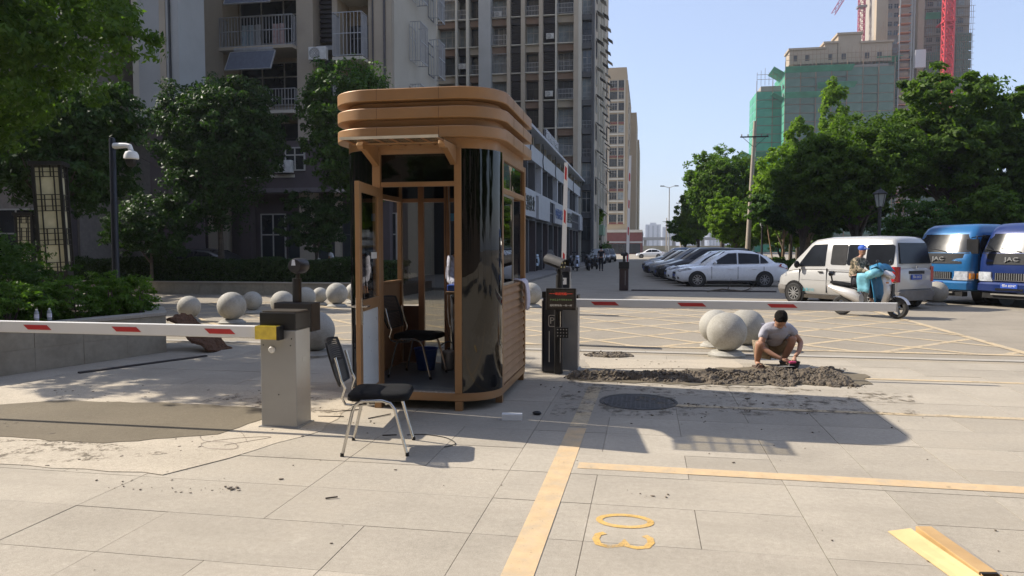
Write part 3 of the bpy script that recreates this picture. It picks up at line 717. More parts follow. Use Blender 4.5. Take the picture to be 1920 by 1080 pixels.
# ------------------------------------------------------------------ mortar heap, manhole, rubbish
def heap(name, outline_fn, x0, x1, y0, y1, nx, ny, hf, mat, label, cat, z=0, kind=None, seed=3):
    rng = np.random.default_rng(seed); vs = []; fs = []; tb = rng.random((256, 256))
    def vn(x, y):
        xi, yi = math.floor(x), math.floor(y); a, b = x - xi, y - yi; a = a * a * (3 - 2 * a); b = b * b * (3 - 2 * b); q = lambda i, j: tb[i & 255, j & 255]
        return (q(xi, yi) * (1 - a) + q(xi + 1, yi) * a) * (1 - b) + (q(xi, yi + 1) * (1 - a) + q(xi + 1, yi + 1) * a) * b
    for j in range(ny + 1):
        for i in range(nx + 1):
            x = x0 + (x1 - x0) * i / nx; y = y0 + (y1 - y0) * j / ny
            e = outline_fn(x, y) + .5 * (vn(x * 5, y * 5) - .5) + .5 * (vn(x * 16 + 9, y * 16) - .5)
            h = hf * max(0, min(1, e)) ** .55 * (.25 + .75 * vn(x * 3.1, y * 4.1) + .55 * (vn(x * 14, y * 14) - .4) + .38 * (vn(x * 37, y * 37) - .4) + .18 * (rng.random() - .5)); h = max(h, .002)
            vs.append((x + rng.uniform(-.008, .008), y + rng.uniform(-.008, .008), z + (h if e > 0 else -.02)))
    for j in range(ny):
        for i in range(nx):
            a = j * (nx + 1) + i; fs.append((a, a + 1, a + nx + 2, a + nx + 1))
    m = MB(); m.add(vs, fs)
    rd = random.Random(seed)
    for _ in range(int(nx * ny * .035)):
        x = rd.uniform(x0, x1); y = rd.uniform(y0, y1); e = outline_fn(x, y)
        if e > -.25:
            r = rd.uniform(.008, .024) * (.6 if e < 0 else 1); m.ell((x, y, z + max(0, min(1, e)) ** .6 * hf * .7 + r * .4), (r, r * rd.uniform(.7, 1.2), r * .8), 5, 4, Matrix.Rotation(rd.uniform(0, 3), 3, 'X'))
    return single(name, m, mat, label, cat)
mortar = M('wet_mortar', (.125, .100, .072), .85, var=.45, vs=25, bump=.7, bs=90)
def of(x, y):
    t = (x + .95) / 3.4; c = 9.02 + .50 * max(0, t - .25) + .22 * t; hwid = .15 + .52 * max(0, t - .25) ** .8
    e = 1 - abs(y - c) / (hwid + .05 * math.sin(x * 9)); ends = min((x + .95) / .15, (2.42 - x) / .35)
    return min(e * 1.6, ends)
heap('mortar_heap', of, -1.0, 2.5, 8.6, 10.1, 250, 110, .10, mortar, 'long heap of wet grey mortar on the paving in front of the squatting man', 'mortar')
heap('mortar_heap', lambda x, y: min(1.4 * (1 - ((x + .55) / .36) ** 2 - ((y - 11.0) / .20) ** 2), 1), -1.0, -.1, 10.7, 11.3, 46, 30, .07, mortar, 'small crumbly mortar heap right of the ticket machine', 'mortar', seed=8)
mh = thing('manhole_cover', 'round dark cast iron manhole cover set in the shaded paving', 'manhole cover', (-.07, 7.74, .0022)); mh.scale = (1.12, 1.12, 1)
iron = M('cast_iron', (.07, .068, .066), .7, metal=.2, var=.3, vs=30, dirt=.4, dirtc=(.18, .16, .13), ds=6)
obj('ring', MB().lathe([(.36, 0), (.36, .004), (.33, .004), (.33, 0)], 40, cap=False), iron, mh)
obj('plate', MB().lathe([(.325, 0), (.325, .002), (0, .0021)], 40), iron, mh)
kn = MB()
for i in range(-7, 8):
    for j in range(-7, 8):
        if i * i + j * j < 46: kn.box(i * .043 - .015, i * .043 + .015, j * .043 - .012, j * .043 + .012, .002, .0038)
obj('tread_pattern', kn, iron, mh)
bxw = thing('carton', 'small open white paper box lying on the paving beside the booth corner', 'box', (-1.22, 6.72, 0), R(8)); bxw.scale = (.72, .8, .8)
m = MB(); m.box(-.13, .13, -.05, -.048, 0, .07).box(-.13, .13, .048, .05, 0, .07).box(-.13, .13, -.0479, .0479, 0, .002).box(-.13, .13, -.0479, .0479, .068, .07).box(.128, .13, -.0479, .0479, .0021, .0679)
obj('sleeve', m, white, bxw); obj('flap', MB().box(-.18, -.131, -.047, .047, 0, .003), M('grey_board', (.35, .33, .3), .8), bxw)
st = MB()
rd = random.Random(5)
single('stone_chip', MB().ell((0, 0, .018), (.045, .03, .022), 8, 5), blackm, 'dark lump of mortar right of the white paper box', 'rubble', loc=(-1.02, 6.95, 0))
crumb = M('dry_mortar', (.17, .14, .105), .9, var=.4, vs=20)
def debris(n, xs, ys, label, seed, s0, s1, mat, name='mortar_crumbs'):
    rd = random.Random(seed); m = MB()
    cl = [(rd.uniform(*xs), rd.uniform(*ys), rd.uniform(.06, .45)) for _ in range(16)]
    for _ in range(n * 2):
        if rd.random() < .8: c = rd.choice(cl); x = rd.gauss(c[0], c[2]); y = rd.gauss(c[1], c[2] * .6)
        else: x = rd.uniform(*xs); y = rd.uniform(*ys)
        x = min(max(x, xs[0]), xs[1]); y = min(max(y, ys[0]), ys[1]); r = rd.uniform(s0, s1) * (rd.random() ** 2 + .3)
        m.ell((x, y, .002 + r * .3), (r * rd.uniform(.8, 2.2), r, r * .5), 5, 3, Matrix.Rotation(rd.uniform(0, 3), 3, 'Z'))
    o = single(name, m, mat, label, 'rubble'); o['kind'] = 'stuff'; return o
debris(200, (-6.5, -2.3), (4.3, 7.6), 'scattered mortar crumbs around the left steel gate', 1, .004, .013, crumb)
debris(150, (-1.2, 2.6), (6.6, 10.6), 'scattered mortar crumbs around the mortar heap', 2, .005, .015, crumb)
debris(60, (-4.5, 3), (2.5, 6.2), 'tiny stones scattered over the foreground slabs', 3, .003, .008, crumb, 'grit')
def sticks(pts, label, w=.008):
    m = MB()
    for a, b in pts: m.bar((*a, .006), (*b, .01), w, w)
    return single('wood_splinters', m, M('dark_wood', (.04, .03, .025), .8), label, 'stick')
sticks([((-3.0, 6.7), (-2.75, 6.85)), ((-2.85, 7.0), (-2.7, 7.25)), ((-3.05, 6.5), (-2.8, 6.52)), ((-2.2, 5.93), (-2.08, 5.95)), ((-2.9, 7.1), (-2.95, 7.3)), ((-2.55, 6.5), (-2.4, 6.7)), ((-2.0, 4.35), (-1.93, 4.38))], 'thin dark splinters on the paving between the steel gate and the chair')
single('plank', MB().box(-.9, .9, -.03, .03, 0, .02), M('dark_board', (.05, .045, .045), .8), 'long thin dark strip lying on the paving along the planter wall', 'strip', loc=(-6.75, 9.05, .001), rz=R(66))
cable('wire_coil', [(-3.35, 5.4, .006), (-3.1, 5.7, .006), (-3.35, 5.62, .008), (-3.55, 5.42, .01), (-3.42, 5.28, .012), (-3.2, 5.3, .01), (-3.3, 5.45, .014), (-3.6, 5.5, .01), (-3.75, 5.75, .006), (-3.5, 5.85, .006), (-3.2, 5.5, .008)], .0016, M('thin_wire', (.12, .08, .06), .5), 'loose coil of thin wire on the cement left of the chair', 'wire')
cable('cord', [(-2.0, 5.98, .006), (-1.85, 6.02, .006), (-1.65, 5.95, .006), (-1.52, 5.78, .006), (-1.58, 5.66, .006)], .004, rubber, 'short black cord on the paving right of the chair', 'cord')
# cardboard at the lower right
cbm = M('golden_cardboard', (.46, .29, .12), .5, var=.12, vs=6, dirt=.25, dirtc=(.5, .38, .2), ds=5, spec=.5)
cb = thing('flattened_carton', 'flattened yellow brown cardboard box lying on the slabs at the lower right', 'cardboard', (1.60, 4.02, .003), R(-81)); cb.scale = (.90, .92, 1)
obj('left_flap', MB().add([(-.46, -.20, .0), (.42, -.16, .0), (.44, -.055, .035), (-.44, -.075, .025), (-.46, -.20, .004), (.42, -.16, .004), (.44, -.055, .039), (-.44, -.075, .029)], [(0, 1, 2, 3), (7, 6, 5, 4), (0, 4, 5, 1), (2, 6, 7, 3), (1, 5, 6, 2), (3, 7, 4, 0)]), M('yellow_card', (.58, .43, .20), .55, var=.1), cb)
obj('spine', MB().box(-.43, .22, -.05, .045, .0, .045), cbm, cb, bevel=.003)
obj('open_end', MB().add([(.235, -.05, .002), (.40, -.05, .002), (.42, .05, .002), (.235, .05, .002), (.235, -.05, .044), (.33, -.05, .02), (.34, .05, .02), (.235, .05, .044)], [(0, 3, 2, 1), (0, 1, 5, 4), (2, 3, 7, 6)]), cbm, cb)
obj('dark_inside', MB().box(.2205, .234, -.046, .042, .001, .042), blackp, cb)
obj('right_flap', MB().add([(-.43, .05, .03), (.30, .05, .03), (.50, .11, .0), (-.36, .13, .0), (-.43, .05, .034), (.30, .05, .034), (.50, .11, .004), (-.36, .13, .004)], [(0, 1, 2, 3), (7, 6, 5, 4), (0, 4, 5, 1), (2, 6, 7, 3), (1, 5, 6, 2), (3, 7, 4, 0)]), M('pale_card', (.48, .40, .30), .7, var=.1), cb)

# ------------------------------------------------------------------ vegetation
def leaves_mesh(name, P, Nrm, size, mat, seed, aspect=.55, jit=.9):
    """P (n,3) centres, Nrm (n,3) preferred normals; one diamond leaf each"""
    rng = np.random.default_rng(seed); n = len(P)
    nn = Nrm + rng.normal(0, jit, (n, 3)); nn /= np.linalg.norm(nn, axis=1)[:, None] + 1e-9
    a = np.cross(nn, rng.normal(0, 1, (n, 3))); a /= np.linalg.norm(a, axis=1)[:, None] + 1e-9
    b = np.cross(nn, a)
    s = size * rng.uniform(.6, 1.25, (n, 1)); w_ = s * aspect
    v = np.empty((n, 4, 3)); v[:, 0] = P - a * s; v[:, 1] = P + b * w_ * .8 + nn * s * .12 - a * s * .1; v[:, 2] = P + a * s; v[:, 3] = P - b * w_ * .8 + nn * s * .12 - a * s * .1
    me = bpy.data.meshes.new(name)
    me.vertices.add(4 * n); me.vertices.foreach_set('co', v.reshape(-1))
    me.loops.add(4 * n); me.loops.foreach_set('vertex_index', np.arange(4 * n, dtype=np.int32))
    me.polygons.add(n); me.polygons.foreach_set('loop_start', np.arange(0, 4 * n, 4, dtype=np.int32))
    try: me.polygons.foreach_set('loop_total', np.full(n, 4, dtype=np.int32))
    except Exception: pass
    me.materials.append(mat); me.update(); me.validate()
    return me
def crown_points(blobs, n, seed, per=45, fill=.45, spread=.20):
    rng = np.random.default_rng(seed); Ps = []; Ns = []
    wts = np.array([(b[3] * b[4] * b[5]) ** (2 / 3) for b in blobs]); wts /= wts.sum()
    for b, wt in zip(blobs, wts):
        nb = int(n * wt); nc = max(4, nb // per); c = np.array(b[:3]); r = np.array(b[3:6])
        d = rng.normal(0, 1, (nc, 3)); d /= np.linalg.norm(d, axis=1)[:, None]
        rad = rng.uniform(fill, 1.0, (nc, 1)) ** .5 * rng.uniform(.82, 1.12, (nc, 1))
        cc = d * rad
        k = rng.integers(0, nc, nb)
        sz = rng.uniform(.6, 1.4, nc)[k][:, None]
        off = rng.normal(0, 1, (nb, 3)); off /= np.linalg.norm(off, axis=1)[:, None] + 1e-9
        off *= rng.random((nb, 1)) ** .4 * spread * sz; off[:, 2] *= .6
        p = cc[k] + off
        Ps.append(c + p * r); nr = d[k] * .7 + off / spread * .8; nr[:, 2] += .5; Ns.append(nr)
    return np.concatenate(Ps), np.concatenate(Ns)
def trunk_mesh(h, r, limbs, lean=(0, 0), seed=0, mat=None):
    rd = random.Random(seed); m = MB(); pts = []; rs = []
    for i in range(7):
        t = i / 6; pts.append((lean[0] * t + rd.uniform(-.04, .04) * h * .3 * t, lean[1] * t + rd.uniform(-.04, .04) * h * .3 * t, h * t)); rs.append(r * (1.25 - .15 * i / 6 if i == 0 else 1 - .4 * t))
    m.tube(pts, rs, 9)
    for (ex, ey, ez) in limbs:
        s = Vector(pts[rd.choice((4, 5, 6))]); e = Vector((ex, ey, ez)); mid = s.lerp(e, .5) + Vector((rd.uniform(-.2, .2), rd.uniform(-.2, .2), -.15 * (e - s).length + .3))
        m.tube([s, s.lerp(mid, .6), mid, e], [r * .5, r * .4, r * .3, r * .10], 6)
        for _ in range(2):
            e2 = mid + Vector((rd.uniform(-1, 1), rd.uniform(-1, 1), rd.uniform(.3, 1))) * (e - s).length * .45
            m.tube([mid, mid.lerp(e2, .5), e2], [r * .24, r * .16, r * .05], 5)
    return m
def tree(label, loc, trunk_h, r, blobs, n, leaf, mat, seed, cat='tree', group=None, barkm=None, per=45, spread=.20, jit=.9, fill=.45, name='leafy_tree'):
    t = thing(name, label, cat, loc, 0, group)
    limbs = [(b[0] * .8, b[1] * .8, b[2]) for b in blobs]
    obj('trunk', trunk_mesh(trunk_h, r, limbs, (blobs[0][0] * .15, blobs[0][1] * .15), seed), barkm or bark, t, smooth=True)
    P, Nn = crown_points(blobs, n, seed, per, fill, spread)
    obj('crown', leaves_mesh('crown', P, Nn, leaf, mat, seed, jit=jit), None, t)
    return t
def blobset(seed, cx, cy, cz, rx, ry, rz, k, q=.55):
    rd = random.Random(seed); B = [(cx, cy, cz, rx * .72, ry * .72, rz * .78)]
    for i in range(k):
        a = 2 * math.pi * i / k + rd.uniform(-.4, .4); u = rd.uniform(-.75, .8); c = math.sqrt(max(0, 1 - u * u))
        s = rd.uniform(.36, .56) * q / .55
        B.append((cx + rx * (1 - s) * c * math.cos(a), cy + ry * (1 - s) * c * math.sin(a), cz + rz * (1 - s) * u * 1.1, rx * s, ry * s, rz * s * .95))
    return B
# left side
tree('big leafy tree overhanging the top left corner above the planter', (-11.0, 9.8, .5), 4.3, .17, blobset(1, .1, .5, 4.8, 3.15, 3.0, 2.6, 11), 60000, .062, leafmat('leaf_overhang', (.026, .062, .012), (.085, .15, .026), .42), 1, per=60, spread=.16)
tree('round dark tree behind the black camera pole', (-16.2, 18.2, .3), 2.7, .12, blobset(2, 0, 0, 4.0, 2.75, 2.4, 2.4, 10), 42000, .085, leaf_dark, 2)
tree('bushy round camphor tree in front of the apartment block, left of the black gate camera', (-15.4, 24.9, .3), 2.8, .13, blobset(3, 0, 0, 4.75, 2.65, 2.5, 3.5, 11), 46000, .085, leaf_dark, 3)
tree('tall bushy tree rising just left of the booth roof', (-10.5, 25.9, .3), 3.0, .13, blobset(4, 0, 0, 5.6, 2.25, 2.1, 3.2, 10), 36000, .085, leaf_mid, 4)
tree('low dark shrub tree by the shop front left of the booth door', (-12.0, 25.6, .3), 1.2, .07, blobset(5, 0, 0, 2.3, 1.6, 1.3, 1.4, 6), 13000, .07, leaf_dark, 5, 'shrub', name='shrub_tree')
tree('low dark shrub tree between the camera pole and the round camphor tree', (-17.1, 23.3, .3), 1.1, .07, blobset(6, 0, 0, 2.1, 1.9, 1.5, 1.5, 6), 15000, .07, leaf_dark, 6, 'shrub', name='shrub_tree')
tree('tall dark tree at the far left edge behind the lantern column', (-23.5, 20.5, .3), 3.0, .15, blobset(7, 0, 0, 5.0, 3.2, 3.0, 3.4, 8), 26000, .10, leaf_dark, 7)
# planter on the left
def offpoly(P, d):
    out = []; n = len(P)
    for i in range(n):
        p0, p1, p2 = Vector(P[i - 1]), Vector(P[i]), Vector(P[(i + 1) % n]); d1 = (p1 - p0).normalized(); d2 = (p2 - p1).normalized()
        n1 = Vector((-d1.y, d1.x)); n2 = Vector((-d2.y, d2.x)); b = (n1 + n2).normalized(); k = d / max(.3, b.dot(n1)); out.append((p1.x + b.x * k, p1.y + b.y * k))
    return out
PL = [(-7.26, 10.19), (-8.0, 11.15), (-20.0, 11.2), (-20, 1.0), (-9.4, 1.0), (-8.75, 4.0), (-8.15, 7.0)]
pw = thing('planter_wall', 'low beige stone planter wall curving along the left side of the paving', 'planter', (0, 0, 0))
def wallrun(P, z0, z1, th, idx):
    I = offpoly(P, th); m = MB(); n = len(P)
    for i in idx:
        j = (i + 1) % n; m.add([(*P[i], z0), (*P[j], z0), (*P[j], z1), (*P[i], z1), (*I[i], z0), (*I[j], z0), (*I[j], z1), (*I[i], z1)], [(0, 1, 2, 3), (5, 4, 7, 6), (3, 2, 6, 7), (0, 4, 5, 1), (0, 3, 7, 4), (1, 5, 6, 2)])
    return m
def lerp2(a, b, t): return (a[0] + (b[0] - a[0]) * t, a[1] + (b[1] - a[1]) * t)
face = [(-9.4, 1.0), (-8.75, 4.0), (-8.15, 7.0), (-7.26, 10.19), (-8.0, 11.15), (-14.0, 11.2)]
for i in range(len(face) - 1):
    a, b = Vector((*face[i], 0)), Vector((*face[i + 1], 0)); d = (b - a); L = d.length; n = max(1, round(L / .62)); nrm = Vector((-d.y, d.x, 0)).normalized()
    for k in range(n):
        for row, (z0, z1) in enumerate(((.002, .30), (.302, .565))):
            p = a.lerp(b, (k + .004) / n); q = a.lerp(b, (k + .996) / n); pr = random.uniform(-.003, .003)
            m = MB().prism([(p.x - nrm.x * pr, p.y - nrm.y * pr), (q.x - nrm.x * pr, q.y - nrm.y * pr), (q.x + nrm.x * .12, q.y + nrm.y * .12), (p.x + nrm.x * .12, p.y + nrm.y * .12)], z0, z1)
            obj('stone_block', m, wallst, pw)
    p, q = a - nrm * .02, b - nrm * .02
    obj('coping', MB().prism([(p.x, p.y), (q.x, q.y), (q.x + nrm.x * .30, q.y + nrm.y * .30), (p.x + nrm.x * .30, p.y + nrm.y * .30)], .568 + .001 * i, .61 + .001 * i), curbst, pw)
struct('planter_soil', MB().prism(offpoly(PL, .16), 0.0, .55), soil)
def bush(name, label, blobs, n, leaf, mat, seed, cat='shrub', kind=None, loc=(0, 0, 0), group=None, per=40, spread=.2):
    t = thing(name, label, cat, loc, 0, group)
    m = MB(); rd = random.Random(seed)
    for b in blobs:
        for _ in range(3): m.tube([(b[0] + rd.uniform(-.1, .1), b[1] + rd.uniform(-.1, .1), 0), (b[0] + rd.uniform(-.3, .3) * b[3], b[1] + rd.uniform(-.3, .3) * b[4], b[2] + b[5] * .4)], [.018, .006], 5)
    obj('stem', m, bark, t, kind='stuff')
    P, Nn = crown_points(blobs, n, seed, per, .35, spread); P[:, 2] = np.maximum(P[:, 2], .02)
    obj('foliage', leaves_mesh('foliage', P, Nn, leaf, mat, seed), None, t)
    return t
rd = random.Random(12)
B = []
for x, y, r, h in ((-11.6, 9.3, 1.5, 1.35), (-10.4, 9.6, 1.2, 1.15), (-12.2, 7.6, 1.5, 1.3), (-10.6, 8.2, 1.2, 1.25), (-9.9, 10.1, .95, .85), (-13.2, 9.8, 1.4, 1.35), (-9.6, 9.0, .9, .95), (-11, 6.4, 1.3, 1.2)):
    B.append((x, y, h * .62, r, r, h * .68))
bush('ornamental_shrub', 'large rounded dark green shrub mound in the planter below the lantern column', B, 60000, .042, leaf_mid, 21, loc=(0, 0, .55), per=60)
B = []
for i in range(15):
    t = i / 14; x = -10.3 + 2.4 * t ** .8; y = 4.2 + 6.2 * t; B.append((x, y, .27, .42, .42, .33))
B += [(-8.2, 10.4, .30, .40, .4, .34), (-8.6, 10.5, .33, .45, .4, .36)]
bush('clipped_shrubs', 'lower leafy edging shrubs along the front of the planter wall', B, 42000, .032, leafmat('leaf_edging', (.03, .075, .012), (.11, .20, .03), .4, 4), 22, loc=(0, 0, .56), per=40)
# bottles on the coping
def bottle(loc, label):
    t = thing('water_bottle', label, 'bottle', loc, 0, 'plastic water bottles on the planter coping'); t.scale = (.9, .9, .86)
    obj('body', MB().lathe([(.028, 0), (.032, .01), (.032, .055), (.030, .06), (.032, .065), (.032, .13), (.028, .16), (.014, .185), (.0135, .19)], 16), M('clear_plastic', (.28, .31, .32), .08, var=.2, coat=.5), t, smooth=True)
    obj('label', MB().lathe([(.0325, .062), (.0325, .125)], 16, cap=False), M('bottle_label', (.62, .62, .70), .4, var=.25, vs=40), t, smooth=True)
    obj('cap', MB().lathe([(.015, .186), (.015, .205), (.0, .206)], 12), white, t, smooth=True)
bottle((-7.98, 8.52, .612), 'left one of two water bottles standing on the planter coping'); bottle((-7.93, 8.68, .612), 'right one of two water bottles standing on the planter coping')
# coir mat leaning on the planter end
mt = MB(); rd = random.Random(4); U, V = 24, 22; vs = []
for i in range(U + 1):
    for j in range(V + 1):
        u, v = i / U, j / V
        vs.append((-.05 + .95 * u + .04 * math.sin(v * 7), -.35 + .7 * v + .05 * math.sin(u * 5), .52 * (1 - u) ** 1.1 + .05 + rd.uniform(-.018, .018) + .05 * math.sin(u * 9 + v * 3)))
mt.add(vs, [(i * (V + 1) + j, (i + 1) * (V + 1) + j, (i + 1) * (V + 1) + j + 1, i * (V + 1) + j + 1) for i in range(U) for j in range(V)])
o = single('coir_mat', mt, M('coir', (.13, .065, .035), .95, var=.7, vs=60, bump=1, bs=80), 'frayed brown fibre mat leaning against the end of the planter wall', 'mat', loc=(-7.25, 10.55, .0), rz=R(-5)); o.scale = (.82, .8, .9)
o.modifiers.new('s', 'SOLIDIFY').thickness = .05
# hedge across the road
hw_ = thing('hedge_wall', 'low beige kerb wall holding the long dark hedge across the road', 'wall', (0, 0, 0))
for i in range(20):
    x = -24 + i * .8
    obj('wall_stone', MB().box(x + .004, x + .796, 23.2, 23.42, -.01, .40), wallst, hw_)
obj('coping', MB().box(-24, -7.9, 23.17, 23.46, .402, .44), curbst, hw_)
struct('hedge_bed', MB().box(-30, -8.0, 23.43, 27.0, -.045, .36), soil)
struct('sidewalk', MB().box(-60, -5.4, 27.05, 110, -.045, .10), ground_mat('sidewalk_paving', (.24, .22, .20), 'bed'))
rng = np.random.default_rng(5); nH = 40000
HP = np.stack([rng.uniform(-27, -8.1, nH), rng.uniform(23.5, 24.9, nH), rng.uniform(.38, 1.18, nH)], 1)
sel = rng.random(nH); HP[sel < .45, 1] = 23.5 + rng.random((sel < .45).sum()) ** 2 * .2; HP[sel > .7, 2] = 1.18 - rng.random((sel > .7).sum()) ** 2 * .15
HP[:, 2] += .06 * np.sin(HP[:, 0] * 2.3) + .04 * np.sin(HP[:, 0] * 7.1)
hd = thing('hedge', 'long dark clipped hedge across the road in front of the shops', 'hedge', (0, 0, 0))
obj('foliage', leaves_mesh('foliage', HP, np.tile([0, -.5, .5], (nH, 1)), .06, leaf_hedge, 5), None, hd)
obj("dark_core", MB().box(-26.9, -8.3, 23.75, 24.7, .36, 1.0), M('hedge_inside', (.012, .02, .008), .95, var=.4, vs=8), hd)  # solid dark box behind the leaves; inner shade put into its colour
# right side trees
TR = 'trees along the right side of the street'
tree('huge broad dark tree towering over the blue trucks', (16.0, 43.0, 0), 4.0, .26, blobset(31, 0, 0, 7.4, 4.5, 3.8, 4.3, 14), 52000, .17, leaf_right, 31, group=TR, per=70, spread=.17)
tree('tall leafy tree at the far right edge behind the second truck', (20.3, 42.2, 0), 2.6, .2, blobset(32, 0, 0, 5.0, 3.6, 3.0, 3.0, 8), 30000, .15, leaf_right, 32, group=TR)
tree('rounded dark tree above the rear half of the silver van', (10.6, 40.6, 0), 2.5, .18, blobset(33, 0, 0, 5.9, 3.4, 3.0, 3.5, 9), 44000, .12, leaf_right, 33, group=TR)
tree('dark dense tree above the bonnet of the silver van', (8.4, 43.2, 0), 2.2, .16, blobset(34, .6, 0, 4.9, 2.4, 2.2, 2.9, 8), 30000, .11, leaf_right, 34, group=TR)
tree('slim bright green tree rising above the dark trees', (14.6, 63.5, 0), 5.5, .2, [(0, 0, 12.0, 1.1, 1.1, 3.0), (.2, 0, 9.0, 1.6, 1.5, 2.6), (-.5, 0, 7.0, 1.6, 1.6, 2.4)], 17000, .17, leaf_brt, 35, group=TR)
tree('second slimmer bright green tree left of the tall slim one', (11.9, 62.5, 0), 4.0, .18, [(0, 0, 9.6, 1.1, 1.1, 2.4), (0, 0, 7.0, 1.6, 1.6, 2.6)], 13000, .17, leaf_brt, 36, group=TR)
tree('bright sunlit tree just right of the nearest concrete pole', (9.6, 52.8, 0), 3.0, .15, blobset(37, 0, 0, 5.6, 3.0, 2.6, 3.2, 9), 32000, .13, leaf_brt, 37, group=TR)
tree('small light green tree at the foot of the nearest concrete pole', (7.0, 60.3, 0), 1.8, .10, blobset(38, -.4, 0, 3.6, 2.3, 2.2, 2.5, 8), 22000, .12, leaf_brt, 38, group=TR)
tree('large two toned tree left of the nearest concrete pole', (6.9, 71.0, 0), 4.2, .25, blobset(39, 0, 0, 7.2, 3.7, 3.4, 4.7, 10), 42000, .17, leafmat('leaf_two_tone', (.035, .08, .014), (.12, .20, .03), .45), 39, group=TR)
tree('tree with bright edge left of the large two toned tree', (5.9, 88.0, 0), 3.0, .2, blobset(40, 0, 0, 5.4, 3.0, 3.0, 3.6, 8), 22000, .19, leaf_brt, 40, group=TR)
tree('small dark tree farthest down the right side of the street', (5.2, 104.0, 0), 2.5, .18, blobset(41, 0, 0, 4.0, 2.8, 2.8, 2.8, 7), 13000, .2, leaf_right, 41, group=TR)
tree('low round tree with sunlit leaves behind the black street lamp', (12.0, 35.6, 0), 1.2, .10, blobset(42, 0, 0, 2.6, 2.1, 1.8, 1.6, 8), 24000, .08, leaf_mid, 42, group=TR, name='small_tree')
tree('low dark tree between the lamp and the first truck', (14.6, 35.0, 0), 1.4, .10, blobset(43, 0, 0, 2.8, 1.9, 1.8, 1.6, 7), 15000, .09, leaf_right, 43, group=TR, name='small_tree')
for i, (x, y) in enumerate(((10.2, 50.5), (8.9, 51.5), (9.4, 47), (12.6, 48), (18.8, 47), (22, 50))):
    tree('thin tree number %s of the background row behind the parked vehicles' % ('one', 'two', 'three', 'four', 'five', 'six')[i] if False else 'background tree ' + ('beside the pole behind the white saloon', 'left of the dark grove', 'behind the tail of the white saloon', 'behind the silver van', 'behind the first blue truck', 'behind the second blue truck')[i], (x, y, 0), 2.2, .11, blobset(50 + i, 0, 0, 4.2, 2.5, 2.4, 2.2, 6), 12000, .14, leaf_dark if i > 1 else leaf_mid, 50 + i, group=TR, barkm=barkl)
B = [(7.6 + .25 * math.sin(i) + i * .05, 34.0 + i * 1.25, .45, .8, .9, .55) for i in range(24)]
bush('low_shrubs', 'low leafy planting strip behind the row of parked cars', B, 34000, .07, leaf_mid, 60, 'shrubs', loc=(0, 0, 0))
B = [(9 + i * 1.3, 37.5 + .6 * math.sin(i * 2), .5, 1.0, .9, .65) for i in range(14)]
bush('low_shrubs', 'low dark planting behind the silver van and the trucks', B, 26000, .08, leaf_hedge, 61, 'shrubs', loc=(0, 0, 0))
B = [(-6.3 + .3 * math.sin(i * 2), 88 + i * 2.6, 1.2, 1.3, 1.3, 1.4) for i in range(8)]
bush('roadside_bushes', 'green bushes beyond the end of the shop row on the left', B, 14000, .13, leaf_mid, 62, 'bushes')
B = [(-6.6, 84.2, 5.2, 1.1, 1.2, 1.4), (-6.4, 85.5, 4.2, 1.0, 1.1, 1.2)]
tree('slim sunlit tree in the gap between shop row and tower', (-6.3, 88.6, 0), 3.2, .1, [(0, 0, 5.3, 1.3, 1.3, 1.6), (0, 0, 3.8, 1.1, 1.1, 1.2)], 7000, .13, leaf_brt, 63)
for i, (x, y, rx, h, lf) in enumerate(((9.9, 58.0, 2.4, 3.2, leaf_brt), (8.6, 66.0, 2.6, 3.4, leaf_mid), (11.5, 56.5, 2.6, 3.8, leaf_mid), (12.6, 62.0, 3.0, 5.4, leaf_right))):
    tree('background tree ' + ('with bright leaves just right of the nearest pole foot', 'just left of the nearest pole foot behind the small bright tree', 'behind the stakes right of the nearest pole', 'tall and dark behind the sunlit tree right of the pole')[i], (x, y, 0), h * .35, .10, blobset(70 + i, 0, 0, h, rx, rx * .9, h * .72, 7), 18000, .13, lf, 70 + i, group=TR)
# support stakes
for i, (x, y) in enumerate(((8.2, 50.4), (8.7, 50.9))):
    single('tree_stake', MB().tube([(0, 0, 0), (-.5 + i * .7, .2, 3.2)], [.05, .04], 7), M('stake_wood', (.34, .22, .13), .85, var=.25), ('leaning wooden stake left of the two near the lamp behind the cars', 'leaning wooden stake right of the two near the lamp behind the cars')[i], 'stake', 'tree stakes', loc=(x, y, 0))

# ------------------------------------------------------------------ buildings
beige = M('beige_render', (.44, .375, .285), .85, var=.06, vs=.5, dirt=.35, dirtc=(.22, .19, .15), ds=.4, bump=.05)
cream = M('cream_render', (.56, .52, .43), .85, var=.05, vs=.5, dirt=.35, dirtc=(.28, .25, .2), ds=.4)
brownr = M('brown_render', (.27, .18, .125), .85, var=.06, vs=.5, dirt=.3, dirtc=(.13, .09, .07), ds=.5)
palew = M('pale_grey_render', (.40, .40, .38), .85, var=.05, vs=.5, dirt=.45, dirtc=(.27, .26, .24), ds=.35)
greyr = M('dark_grey_render', (.10, .10, .10), .8, var=.08, vs=.8)
purple = M('dark_stone_cladding', (.085, .065, .065), .6, var=.12, vs=1.5)
louv = M('dark_louvre', (.035, .028, .028), .6, var=.2)
railm = M('pale_railing', (.36, .36, .36), .5, metal=.3, var=.1)
frm = M('window_frame_dark', (.045, .045, .05), .5)
frw = M('window_frame_pale', (.40, .38, .34), .6)
MC = {}
WR = random.Random(99)
